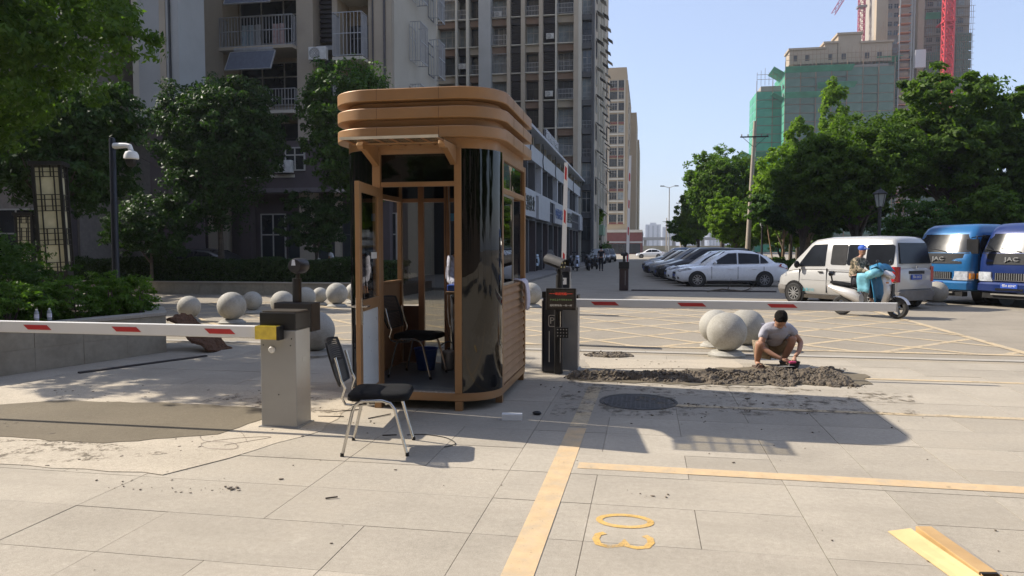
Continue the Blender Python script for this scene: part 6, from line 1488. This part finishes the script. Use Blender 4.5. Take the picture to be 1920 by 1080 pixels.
# ------------------------------------------------------------------ people
def skinned(verts, edges, rad, sub=2):
    me = bpy.data.meshes.new('s'); me.from_pydata(verts, edges, [])
    o = bpy.data.objects.new('s', me); COL.objects.link(o)
    md = o.modifiers.new('k', 'SKIN'); md.use_smooth_shade = True
    if not me.skin_vertices: me.attributes
    for i, v in enumerate(me.skin_vertices[0].data):
        r = rad[i]; v.radius = r if isinstance(r, tuple) else (r, r); v.use_root = (i == 0)
    s2 = o.modifiers.new('u', 'SUBSURF'); s2.levels = sub; s2.render_levels = sub
    dg = bpy.context.evaluated_depsgraph_get(); ev = o.evaluated_get(dg); m2 = ev.to_mesh()
    mb = MB(); mb.add([tuple(v.co) for v in m2.vertices], [tuple(p.vertices) for p in m2.polygons]); ev.to_mesh_clear(); bpy.data.objects.remove(o)
    return mb
class Fig:
    def __init__(s): s.n = {}; s.v = []; s.r = []; s.e = []
    def p(s, name, co, r, frm=None):
        s.n[name] = len(s.v); s.v.append(tuple(co)); s.r.append(r)
        if frm is not None: s.e.append((s.n[frm], s.n[name]))
        return s
    def build(s, sub=2): return skinned(s.v, s.e, s.r, sub)
def head(c, yaw, pitch, h=.235, hairm=hair_m, parent=None, hat=None, roll=0):
    """returns MB of head shape; face toward local -Y before yaw"""
    Rm = (Matrix.Rotation(R(yaw), 3, 'Z') @ Matrix.Rotation(R(pitch), 3, 'X') @ Matrix.Rotation(R(roll), 3, 'Y'))
    c = Vector(c); q = h / .235; T = lambda v: c + Rm @ (Vector(v) * q)
    m = MB(); m.ell(c, (.075 * q, .095 * q, .118 * q), 18, 14, Rm)
    m.ell(T((0, -.03, -.055)), (.056 * q, .062 * q, .062 * q), 14, 10, Rm)
    m.ell(T((0, -.098, -.012)), (.013 * q, .02 * q, .026 * q), 8, 6, Rm)
    for sx in (-1, 1): m.ell(T((sx * .076, .005, -.01)), (.010 * q, .022 * q, .032 * q), 8, 6, Rm)
    m.ell(T((0, -.090, -.058)), (.024 * q, .008 * q, .006 * q), 8, 5, Rm)
    hm_ = MB()
    hm_.ell(T((0, .030, .034)), (.083 * q, .088 * q, .100 * q), 18, 12, Rm)
    hm_.ell(T((.0, .004, .040)), (.0805 * q, .086 * q, .090 * q), 18, 12, Rm); hm_.ell(T((0, .055, -.01)), (.068 * q, .05 * q, .07 * q), 12, 8, Rm)
    ey = MB()
    for sx in (-1, 1): ey.ell(T((sx * .031, -.084, .012)), (.007 * q, .006 * q, .0035 * q), 8, 5, Rm)
    return m, hm_, ey, T, Rm
def hand(wrist, tip, nrm, s=1.0, curl=.5):
    """palm + five fingers from wrist toward tip; nrm = back of hand direction"""
    w_ = Vector(wrist); d = (Vector(tip) - w_).normalized(); n = Vector(nrm).normalized(); sd = d.cross(n).normalized(); m = MB()
    k = skinned([tuple(w_), tuple(w_ + d * .05 * s), tuple(w_ + d * .085 * s)], [(0, 1), (1, 2)], [.022 * s, (.036 * s, .018 * s), (.038 * s, .015 * s)], 1); m.add(k.v, k.f)
    for i, (o_, L) in enumerate(((-.030, .070), (-.010, .080), (.010, .075), (.029, .058))):
        a = w_ + d * .07 * s + sd * o_ * s; b = a + (d * (L * .55) - n * L * .25 * curl) * s; c = b + (d * L * .35 - n * L * .55 * curl) * s; e = c + (d * L * .1 - n * L * .5 * curl) * s
        f = skinned([tuple(a), tuple(b), tuple(c), tuple(e)], [(0, 1), (1, 2), (2, 3)], [.0095 * s, .0085 * s, .008 * s, .006 * s], 1); m.add(f.v, f.f)
    a = w_ + d * .03 * s - sd * .025 * s; b = a + (d * .03 - sd * .03 - n * .012) * s; c = b + (d * .035 - sd * .004 - n * .015) * s
    f = skinned([tuple(a), tuple(b), tuple(c)], [(0, 1), (1, 2)], [.012 * s, .010 * s, .008 * s], 1); m.add(f.v, f.f)
    return m
# squatting man; local frame faces -Y, origin between the feet
mn = thing('person', 'squatting man in a pale shirt and khaki shorts smoothing mortar with a trowel', 'person', (1.72, 10.35, .004), R(14))
f = Fig()
f.p('pelvis', (0, .24, .24), (.13, .11)).p('waist', (.0, .17, .36), (.125, .10), 'pelvis').p('chest', (-.01, .02, .47), (.15, .105), 'waist').p('upch', (-.015, -.06, .53), (.13, .085), 'chest').p('neck', (-.02, -.11, .57), .052, 'upch').p('head0', (-.025, -.15, .60), .05, 'neck')
f.p('shl', (-.17, -.05, .50), .058, 'upch').p('ell', (-.27, -.13, .30), .040, 'shl').p('fol', (-.14, -.24, .20), .033, 'ell').p('wrl', (-.045, -.30, .15), .025, 'fol')
f.p('shr', (.15, -.04, .52), .058, 'upch').p('elr', (.31, -.08, .34), .040, 'shr').p('for', (.22, -.22, .24), .033, 'elr').p('wrr', (.14, -.28, .18), .025, 'for')
f.p('hpl', (-.10, .20, .20), .095, 'pelvis').p('thl', (-.20, .02, .26), .085, 'hpl').p('knl', (-.28, -.16, .34), .062, 'thl').p('cal', (-.27, -.08, .20), .055, 'knl').p('anl', (-.26, -.02, .07), .036, 'cal').p('ftl', (-.27, -.13, .035), (.035, .026), 'anl').p('tol', (-.275, -.20, .025), (.035, .018), 'ftl')
f.p('hpr', (.10, .20, .20), .095, 'pelvis').p('thr', (.15, .02, .30), .085, 'hpr').p('knr', (.18, -.14, .41), .062, 'thr').p('car', (.15, -.06, .24), .055, 'knr').p('anr', (.10, .0, .08), .036, 'car').p('ftr', (.09, -.11, .035), (.035, .026), 'anr').p('tor', (.085, -.18, .025), (.035, .018), 'ftr')
body = f.build()
hm1, hh, ey, T, Rm = head((-.03, -.205, .655), -8, 54, .235)
body.add(hm1.v, hm1.f)
k = hand(f.v[f.n['wrl']], (.03, -.34, .11), (-.3, -.5, .8), .95, .8); body.add(k.v, k.f)
k = hand(f.v[f.n['wrr']], (.09, -.33, .10), (.5, -.4, .7), .95, .9); body.add(k.v, k.f)
obj('body', body, skin_m, mn, smooth=True, ang=180); obj('hair', hh, hair_m, mn, smooth=True); obj('eyes', ey, blackp, mn, kind='stuff')
s_ = Fig()
s_.p('pelvis', (0, .26, .26), (.145, .12)).p('waist', (.0, .17, .37), (.15, .125), 'pelvis').p('chest', (-.01, .0, .47), (.18, .145), 'waist').p('upch', (-.015, -.075, .53), (.165, .125), 'chest').p('nk', (-.02, -.125, .565), .082, 'upch')
s_.p('shl', (-.175, -.045, .505), .076, 'upch').p('ul', (-.235, -.10, .385), .062, 'shl').p('shr', (.155, -.035, .525), .076, 'upch').p('ur', (.25, -.065, .425), .062, 'shr').p('hem', (-.01, -.06, .36), (.12, .05), 'chest')
sh_ = s_.build(); sh_.ell((-.012, -.035, .475), (.165, .125, .125), 22, 14, Matrix.Rotation(R(-35), 3, 'X')); sh_.ell((-.005, .06, .40), (.158, .15, .13), 22, 14)
obj('shirt', sh_, M('shirt_pale', (.36, .36, .41), .9, var=.12, vs=14, dirt=.5, dirtc=(.22, .22, .24), ds=7, bump=1.0, bs=11), mn, smooth=True, ang=180)
s_ = Fig()
s_.p('pelvis', (0, .25, .23), (.145, .125)).p('hpl', (-.10, .20, .21), .112, 'pelvis').p('thl', (-.20, .02, .265), .104, 'hpl').p('knl', (-.27, -.13, .325), .086, 'thl').p('hpr', (.10, .20, .21), .112, 'pelvis').p('thr', (.15, .02, .305), .104, 'hpr').p('knr', (.175, -.12, .385), .088, 'thr')
obj('shorts', s_.build(), M('khaki_cloth', (.24, .19, .13), .9, var=.2, vs=12, dirt=.4, bump=1.0, bs=12), mn, smooth=True, ang=180)
for x, y in ((-.27, -.10), (.09, -.08)):
    m = MB().prism([(x + a * .05, y + b) for a, b in ((-1, .11), (-.7, .14), (.7, .14), (1, .11), (1.05, -.06), (.8, -.13), (-.8, -.13), (-1.05, -.06))], .0, .022); m.tube([(x - .05, y - .02, .015), (x - .03, y - .03, .062), (x + .03, y - .03, .062), (x + .05, y - .02, .015)], .012, 6).tube([(x - .05, y - .08, .012), (x - .03, y - .085, .05), (x + .03, y - .085, .05), (x + .05, y - .08, .012)], .012, 6)
    obj('sandal', m, M('sandal_brown', (.09, .06, .045), .8), mn)
trw = thing('trowel', 'small trowel with pink handle in the hand of the squatting man', 'trowel', (1.83, 9.99, .07), R(20))
obj('handle', MB().tube([(0, 0, .05), (.03, .0, .052), (.09, .0, .05)], [.014, .018, .014], 10), M('pink_plastic', (.62, .06, .18), .4), trw, smooth=True)
obj('blade', MB().prism([(-.20, 0), (-.05, -.045), (.06, -.04), (.06, .04), (-.05, .045)], 0, .004).bar((.0, 0, .004), (.0, 0, .05), .008), steel, trw)
single('mortar_bucket', MB().lathe([(.10, 0), (.13, .10), (.135, .11), (.12, .105), (.09, .02)], 18), rubber, 'small black rubber bowl between the feet of the squatting man', 'bowl', loc=(1.86, 10.13, .004), smooth=True)
def standing(label, loc, rz, shirt, trouser, h=1.7, bend=0, armL=None, armR=None, stride=.1, hairm=hair_m, detail=1, long_sleeve=False):
    t = thing('person', label, 'person', loc, R(rz)); q = h / 1.72
    V = lambda x, y, z: (x * q, y * q, z * q)
    by = -bend
    aL = armL or ((-.22, .0, 1.12), (-.23, -.08, .87)); aR = armR or ((.22, .0, 1.12), (.23, -.08, .87))
    f = Fig(); f.p('pel', V(0, 0, .92), (.13 * q, .10 * q)).p('wa', V(0, by * .3, 1.08), (.12 * q, .09 * q), 'pel').p('ch', V(0, by * .8, 1.28), (.145 * q, .10 * q), 'wa').p('up', V(0, by, 1.40), (.12 * q, .08 * q), 'ch').p('nk', V(0, by * 1.1, 1.47), .05 * q, 'up').p('hd', V(0, by * 1.15, 1.54), .05 * q, 'nk')
    for s, a in ((-1, aL), (1, aR)):
        n_ = 'l' if s < 0 else 'r'
        f.p('sh' + n_, V(s * .17, by, 1.38), .055 * q, 'up').p('el' + n_, V(*a[0]), .040 * q, 'sh' + n_).p('wr' + n_, V(*a[1]), .027 * q, 'el' + n_)
        f.p('hp' + n_, V(s * .09, 0, .86), .09 * q, 'pel').p('kn' + n_, V(s * .10, -stride * s * .5, .48), .058 * q, 'hp' + n_).p('an' + n_, V(s * .10, -stride * s + (.0), .08), .036 * q, 'kn' + n_).p('ft' + n_, V(s * .10, -stride * s - .12, .04), .035 * q, 'an' + n_)
    b = f.build(1 if detail == 0 else 2); hm1, hh, ey, T, Rm = head(V(0, by * 1.15 - .02, 1.615), 0, bend * 60, .225 * q); b.add(hm1.v, hm1.f)
    if detail:
        for s, a in ((-1, aL), (1, aR)):
            w0 = Vector(V(*a[1])); d = (w0 - Vector(V(*a[0]))).normalized(); k = hand(w0, w0 + d * .1, Vector((s, -.3, .2)) if abs(d.z) > .6 else Vector((0, 0, 1)), .9 * q, .5); b.add(k.v, k.f)
    obj('body', b, skin_m, t, smooth=True, ang=180); obj('hair', hh, hairm, t, smooth=True)
    s_ = Fig(); s_.p('pel', V(0, 0, .93), (.145 * q, .115 * q)).p('wa', V(0, by * .3, 1.08), (.14 * q, .11 * q), 'pel').p('ch', V(0, by * .8, 1.28), (.162 * q, .12 * q), 'wa').p('up', V(0, by, 1.40), (.135 * q, .095 * q), 'ch')
    for s, a in ((-1, aL), (1, aR)):
        n_ = 'l' if s < 0 else 'r'; A = Vector((s * .17, by, 1.38)); B_ = Vector(a[0])
        s_.p('sh' + n_, V(*A), .07 * q, 'up').p('el' + n_, V(*(A.lerp(B_, 1 if long_sleeve else .62))), .056 * q, 'sh' + n_)
        if long_sleeve: s_.p('wr' + n_, V(*B_.lerp(Vector(a[1]), .85)), .042 * q, 'el' + n_)
    obj('shirt', s_.build(1 if detail == 0 else 2), shirt, t, smooth=True, ang=180)
    s_ = Fig(); s_.p('pel', V(0, 0, .92), (.14 * q, .11 * q))
    for s in (-1, 1):
        n_ = 'l' if s < 0 else 'r'; s_.p('hp' + n_, V(s * .09, 0, .86), .10 * q, 'pel').p('kn' + n_, V(s * .10, -stride * s * .5, .48), .072 * q, 'hp' + n_).p('an' + n_, V(s * .10, -stride * s, .10), .055 * q, 'kn' + n_)
    obj('trousers', s_.build(1 if detail == 0 else 2), trouser, t, smooth=True, ang=180)
    m = MB()
    for s in (-1, 1): m.ell(V(s * .10, -stride * s - .06, .045), (.05 * q, .13 * q, .045 * q), 10, 6)
    obj('shoes', m, blackp, t, smooth=True, kind='stuff'); return t
shw = M('shirt_white', (.60, .60, .62), .9, var=.06, bump=.2, bs=20); shp = M('shirt_checked', (.45, .46, .55), .9, var=.35, vs=30); dkc = M('dark_cloth', (.02, .021, .028), .9, var=.2)
standing('person in a pale checked shirt standing inside the booth behind the desk', (BX + .10, BY + .62, .173), 20, shp, dkc, 1.62, .10, ((-.20, -.16, 1.12), (-.12, -.36, 1.05)), ((.20, -.16, 1.12), (.12, -.36, 1.05)), 0, long_sleeve=True)
standing('person in dark clothes walking away down the shaded street', (-3.12, 52.0, -.008), 180, dkc, dkc, 1.72, .0, stride=.12, detail=0)
o = standing('person in a white shirt walking behind the hedge with a pale bag', (-12.1, 27.3, .10), -70, shw, dkc, 1.62, .10, ((-.2, -.18, 1.12), (-.15, -.42, .98)), ((.2, -.14, 1.14), (.16, -.4, 1.0)), .15)
single('carrier_bag', MB().loft([[(a * w_, b * w_ * .5, z) for a, b in ((-1, -.6), (0, -1), (1, -.6), (1, .6), (0, 1), (-1, .6))] for w_, z in ((.16, 0), (.24, .10), (.22, .22), (.10, .33), (.03, .38))]), white, 'pale carrier bag held by the person in the white shirt', 'bag', loc=(-12.62, 27.1, .83), smooth=True, ang=60)

# ------------------------------------------------------------------ scooters
def make_scooter(label, loc, rz, paint, group=None, cover=False):
    t = thing('electric_scooter', label, 'scooter', loc, R(rz), group)
    for x, nm in ((-.64, 'rear'), (.66, 'front')):
        w_ = obj('wheel', MB().lathe([(.145, -.045), (.20, -.05), (.235, -.03), (.24, 0), (.235, .03), (.20, .05), (.145, .045)], 24, axis='y', cap=False), rubber, t, smooth=True, loc=(x, 0, .24))
        m = MB()
        for k in range(5): a = 2 * math.pi * k / 5; m.bar((0, 0, 0), (.15 * math.cos(a), 0, .15 * math.sin(a)), .035, .05, up=(0, 1, 0))
        m.lathe([(.05, -.06), (.05, .06)], 12, axis='y').lathe([(.15, -.04), (.15, .04), (.138, .04), (.138, -.04)], 24, axis='y', cap=False); obj('rim', m, M('rim_dark', (.10, .10, .10), .4, metal=.5), w_)
    obj('front_fork', MB().tube([(.66, .07, .24), (.60, .07, .42), (.52, .05, .62)], .02, 8).tube([(.66, -.07, .24), (.60, -.07, .42), (.52, -.05, .62)], .02, 8), blackm, t, smooth=True)
    def rg(x, z, w_, h_): return [(x, w_ * math.cos(a), z + h_ * math.sin(a)) for a in np.linspace(0, 2 * math.pi, 15)[:-1]]
    obj('front_mudguard', MB().loft([[(.66 + r * math.cos(a), y, .24 + r * math.sin(a)) for y, r in ((-.07, .265), (-.04, .285), (.04, .285), (.07, .265))] for a in np.linspace(R(20), R(150), 9)], closed=False), paint, t, smooth=True)
    obj('leg_shield', MB().loft([[(x + .03, 0, z), (x, w_ * .6, z), (x - .05, w_, z), (x - .09, w_ * .95, z), (x - .04, 0, z), (x - .09, -w_ * .95, z), (x - .05, -w_, z), (x, -w_ * .6, z)] for x, z, w_ in ((.40, .28, .12), (.46, .42, .17), (.52, .58, .20), (.50, .75, .18), (.44, .90, .15), (.40, .98, .10))]), paint, t, smooth=True, ang=60)
    obj('shield_trim', MB().box(.54, .565, -.06, .06, .50, .80), blackp, t, bevel=.01)
    obj('handlebar_cowl', MB().loft([rg(.30, 1.02, .08, .05), rg(.38, 1.03, .14, .07), rg(.50, .98, .12, .08), rg(.56, .95, .06, .05)]), paint, t, smooth=True)
    obj('headlight', MB().ell((.545, 0, .955), (.03, .085, .05), 12, 8), headl, t, smooth=True)
    obj('handlebar', MB().tube([(.24, .36, 1.0), (.33, .2, 1.04), (.35, 0, 1.04), (.33, -.2, 1.04), (.24, -.36, 1.0)], .017, 8), blackp, t, smooth=True)
    for s in (-1, 1):
        obj('mirror', MB().tube([(.32, s * .24, 1.05), (.33, s * .30, 1.26)], .008, 6).ell((.33, s * .31, 1.30), (.02, .065, .045), 10, 6), blackp, t, smooth=True)
        obj('indicator', MB().ell((.50, s * .17, .82), (.04, .03, .02), 8, 6), MATS['amber_lens'], t, smooth=True)
    obj('floorboard', MB().loft([rg(-.22, .27, .16, .06), rg(.0, .25, .17, .055), (rg(.36, .26, .15, .06))]), blackp, t, smooth=True)
    obj('side_fairing', MB().loft([rg(-.18, .40, .12, .13), rg(-.30, .48, .17, .17), rg(-.55, .55, .18, .14), rg(-.82, .64, .14, .09), rg(-.98, .68, .07, .04)]), paint, t, smooth=True)
    obj('swing_arm', MB().box(-.70, -.20, .055, .10, .20, .28).box(-.70, -.20, -.10, -.055, .20, .28), blackm, t)
    obj('seat', MB().loft([rg(-.08, .68, .07, .03), rg(-.18, .70, .12, .05), rg(-.50, .73, .135, .055), rg(-.85, .77, .12, .05), rg(-.93, .78, .07, .03)]), fabricb, t, smooth=True)
    obj('tail_rest', MB().tube([(-.90, 0, .78), (-.93, 0, .92)], .02, 8).ell((-.94, 0, .98), (.04, .11, .06), 12, 8), blackp, t, smooth=True)
    obj('tail_light', MB().ell((-.985, 0, .68), (.02, .07, .03), 10, 6), redl, t, smooth=True)
    if cover:
        cb_ = M('cover_blue', (.03, .20, .36), .55, var=.15, vs=8, bump=.4, bs=12); cl = M('cover_light_blue', (.16, .42, .52), .55, var=.12, vs=8, bump=.4, bs=12)
        rings = []
        for i, (x, z, w_) in enumerate(((.36, 1.12, .26), (.22, 1.26, .30), (.06, 1.20, .30), (.08, 1.0, .34), (.14, .80, .34), (.18, .55, .33), (.20, .34, .30))):
            rings.append([(x + .10 * abs(v) ** 2 + .012 * math.sin(7 * v + i), v * w_, z - .05 * abs(v) ** 2 + .01 * math.cos(9 * v)) for v in np.linspace(-1, 1, 15)])
        o = obj('wind_cover', MB().loft(rings, closed=False), cb_, t, smooth=True, ang=180); o.modifiers.new('t', 'SOLIDIFY').thickness = .02
        for s in (-1, 1):
            rings = [[(x + dx, s * (.20 + y), z + dz) for dx, dz in ((-.08, -.09), (.03, -.10), (.12, -.02), (.10, .07), (-.0, .10), (-.10, .05))] for x, z, y in ((.30, 1.05, .0), (.26, 1.04, .12), (.20, 1.00, .22))]
            obj('hand_muff', MB().loft(rings), cl, t, smooth=True, ang=180)
        o = obj('side_flap', MB().loft([[(x, -.335 - .03 * math.sin(k * .8 + i), z - i * .085) for k, (x, z) in enumerate(((-.12, 1.02), (-.04, 1.03), (.06, 1.03), (.16, 1.0)))] for i in range(6)], closed=False), cl, t, smooth=True, ang=180); o.modifiers.new('t', 'SOLIDIFY').thickness = .015
    return t
scw = cpaint('scooter_white', (.62, .60, .58))
make_scooter('white electric scooter with blue wind cover ridden across the road by the silver van', (5.12, 18.45, -.008), -42, scw, cover=True)
rdp = thing('person', 'scooter rider in camouflage jacket and blue cap riding in front of the silver van', 'person', (5.12, 18.45, -.008), R(-42))
# local +x forward
f = Fig()
f.p('pel', (-.34, 0, .86), (.12, .13)).p('wa', (-.33, 0, 1.0), (.11, .125), 'pel').p('ch', (-.28, 0, 1.20), (.115, .15), 'wa').p('up', (-.25, 0, 1.32), (.09, .125), 'ch').p('nk', (-.22, 0, 1.40), .05, 'up').p('hd', (-.20, 0, 1.46), .05, 'nk')
for s, n_ in ((-1, 'r'), (1, 'l')):
    f.p('sh' + n_, (-.25, s * .18, 1.31), .055, 'up').p('el' + n_, (-.10, s * .27, 1.10), .04, 'sh' + n_).p('wr' + n_, (.16, s * .26, 1.03), .027, 'el' + n_)
    f.p('hp' + n_, (-.28, s * .09, .82), .09, 'pel').p('kn' + n_, (.10, s * .13, .80), .062, 'hp' + n_).p('an' + n_, (.12, s * .12, .40), .038, 'kn' + n_).p('ft' + n_, (.24, s * .12, .36), .036, 'an' + n_)
b = f.build(); hm1, hh, ey, T, Rm = head((-.18, 0, 1.545), 66, 8, .225); b.add(hm1.v, hm1.f)
for s in (-1, 1): k = hand((.16, s * .26, 1.03), (.26, s * .27, 1.0), (0, 0, 1), .9, .9); b.add(k.v, k.f)
obj('body', b, skin_m, rdp, smooth=True, ang=180); obj('hair', hh, hair_m, rdp, smooth=True); obj('eyes', ey, blackp, rdp, kind='stuff')
cm, ct, cp_ = new_mat('camouflage_cloth'); co = N(ct, 'ShaderNodeTexCoord').outputs['Object']
n1_ = ramp(ct, noise(ct, co, 16, 2), .50, .53); n2_ = ramp(ct, noise(ct, co, 23, 3), .55, .58)
c_ = mixc(ct, n1_, (.34, .27, .19), (.11, .10, .06)); c_ = mixc(ct, n2_, c_, (.04, .04, .035)); ct.links.new(c_, cp_.inputs[0]); cp_.inputs['Roughness'].default_value = .9
s_ = Fig(); s_.p('pel', (-.36, 0, .86), (.15, .15)).p('wa', (-.34, 0, 1.0), (.14, .155), 'pel').p('ch', (-.29, 0, 1.20), (.14, .175), 'wa').p('up', (-.255, 0, 1.33), (.11, .14), 'ch').p('c', (-.23, 0, 1.40), .065, 'up')
for s, n_ in ((-1, 'r'), (1, 'l')): s_.p('sh' + n_, (-.25, s * .185, 1.31), .075, 'up').p('el' + n_, (-.10, s * .275, 1.10), .062, 'sh' + n_).p('wr' + n_, (.12, s * .26, 1.035), .046, 'el' + n_)
obj('jacket', s_.build(), cm, rdp, smooth=True, ang=180)
s_ = Fig(); s_.p('pel', (-.34, 0, .84), (.13, .14))
for s, n_ in ((-1, 'r'), (1, 'l')): s_.p('hp' + n_, (-.26, s * .09, .82), .10, 'pel').p('kn' + n_, (.10, s * .13, .80), .078, 'hp' + n_).p('an' + n_, (.12, s * .12, .42), .055, 'kn' + n_)
obj('trousers', s_.build(), dkc, rdp, smooth=True, ang=180)
obj('shoes', MB().ell((.21, .12, .345), (.13, .05, .045), 10, 6).ell((.21, -.12, .345), (.13, .05, .045), 10, 6), blackp, rdp, smooth=True, kind='stuff')
cap = MB(); cap.ell(T((0, .014, .055)), (.092, .105, .082), 16, 10, Rm); cap.ell(T((0, -.13, .062)), (.07, .07, .010), 14, 6, Rm @ Matrix.Rotation(R(-8), 3, 'X'))
obj('cap', cap, M('cap_blue', (.03, .10, .45), .7, var=.2, vs=20), rdp, smooth=True); obj('cap_badge', MB().ell(T((0, -.088, .075)), (.035, .012, .022), 10, 6, Rm), M('cap_white', (.5, .5, .55), .6), rdp, smooth=True)
sg = 'scooters parked in front of the shop row'
s0 = make_scooter('white scooter with blue stripes parked just right of the booth window', (-7.2, 48.6, .10), -78, cpaint('scooter_pale_blue', (.45, .55, .62)), sg)
make_scooter('white and blue scooter parked facing the camera left of the dark clothed walker', (-4.75, 51.6, -.008), -85, cpaint('scooter_white_blue', (.50, .56, .66)), sg)
for i, (x, y, a, lb) in enumerate(((-4.1, 53.0, -80, 'black scooter right beside the white and blue one'), (-5.3, 53.2, -95, 'dark scooter left of the white and blue one'), (-3.9, 56.5, -70, 'black scooter behind the walking man'), (-4.6, 58.5, -90, 'dark scooter farther along behind the walking man'), (-7.5, 54.5, -80, 'dark scooter parked deep under the shop row'))):
    make_scooter(lb, (x, y, -.008 if x > -5.4 else .10), a, cpaint('scooter_black', (.025, .025, .03)), sg)
o = single('leaning_board', MB().loft([[(-.5, 0, 0), (.5, 0, 0), (.5, .08, 0), (-.5, .08, 0)], [(-.42, .3, .9), (.3, .3, .9), (.3, .38, .9), (-.42, .38, .9)], [(-.3, .5, 1.5), (-.05, .5, 1.5), (-.05, .58, 1.5), (-.3, .58, 1.5)]]), M('tarp_grey', (.22, .21, .2), .9, bump=.4), 'grey tarpaulin covered scooter standing next to the white one with blue stripes', 'tarpaulin', loc=(-6.3, 49.5, -.008))
br = thing('branch', 'broken dry branch lying on the shaded road near the white saloon', 'branch', (3.0, 27.6, -.008), R(20))
obj('stem', MB().tube([(-.9, 0, .05), (-.3, .1, .12), (.4, 0, .06), (.9, .1, .10)], [.03, .03, .02, .008], 6).tube([(-.1, .06, .1), (.1, .2, .35), (.12, .25, .5)], [.02, .012, .006], 5).tube([(.5, .0, .07), (.8, -.3, .22)], [.012, .005], 5).tube([(.7, .1, .08), (1.0, .1, .33)], [.012, .005], 5), bark, br, smooth=True)

# ------------------------------------------------------------------ air
hm_, ht_, hp_ = new_mat('haze'); ht_.nodes.remove(hp_)
vol = N(ht_, 'ShaderNodeVolumePrincipled'); vol.inputs['Color'].default_value = (.80, .86, .96, 1); vol.inputs['Density'].default_value = .00028; vol.inputs['Anisotropy'].default_value = .25
ht_.links.new(vol.outputs[0], ht_.nodes['Material Output'].inputs['Volume'])
hz = obj('haze', MB().box(-600, 900, -120, 1900, -1.2, 125), hm_); hz['kind'] = 'stuff'

# ------------------------------------------------------------------ unseen blocks and trees added around the camera to darken the glass reflections
bb = thing('apartment_block', 'unseen brown apartment block added behind the camera to darken the booth glass', 'apartment building', (0, 0, 0))  # stand-in block out of view, added to darken the glass and cut sky light
obj('body', MB().box(-55, 60, -46, -27, 0, 30), M('standin_block', (.22, .17, .13), .85, var=.1, vs=.5), bb)
for k in range(8):
    for i in range(16): window(bb, -50 + i * 4.6 + 1.8, -26.9, 1.2 + k * 3.05, 1.8, 1.7, 'dark', R(180))
for i, (x, y) in enumerate(((-13.5, -10.5), (-6.5, -12.5), (.5, -11), (7.5, -13), (14, -11.5), (-20, -12), (13.5, -3.5), (14, 3.5), (14.5, 10), (20, 0))):
    tree(('unseen tree added at the left to darken the booth glass', 'unseen tree added left of centre to darken the booth glass', 'unseen tree added in the middle to darken the booth glass', 'unseen tree added right of centre to darken the booth glass', 'unseen tree added at the right to darken the booth glass', 'unseen tree added at the far left to darken the booth glass', 'unseen tree added outside the right edge, nearest the photographer', 'unseen tree added outside the right edge, second nearest', 'unseen tree added outside the right edge, third nearest', 'unseen tree added outside the right edge, farthest right')[i], (x, y, 0), 2.4, .15, blobset(80 + i, 0, 0, 4.6, 3.3, 3.0, 3.2, 7), 7000, .17, leaf_dark, 80 + i, group='unseen trees added to darken the booth glass')  # stand-in trees out of view, added for dark reflections in the glass

lb_ = thing('apartment_block', 'unseen grey block added outside the left edge to darken the curved booth glass', 'apartment building', (0, 0, 0))  # unseen block added to take a bright strip out of the curved glass
obj('body', MB().box(-60, -42, -24, 22, 0, 17), MATS['standin_block'], lb_)
for k in range(5):
    for i in range(10): window(lb_, -41.9, -22 + i * 4.4, 1.2 + k * 3.05, 1.8, 1.7, 'dark', R(90))
for i, (x, y) in enumerate(((-21, -5), (-19.5, 1), (-21, 6.5))):
    tree(('unseen tree added outside the left edge, nearest the photographer', 'unseen tree added outside the left edge, middle one of three', 'unseen tree added outside the left edge, farthest of three')[i], (x, y, 0), 2.2, .15, blobset(95 + i, 0, 0, 4.2, 3.2, 3.1, 3.1, 7), 7000, .17, leaf_dark, 95 + i, group='unseen trees added to darken the booth glass')  # added out of view so the left curved glass reflects dark
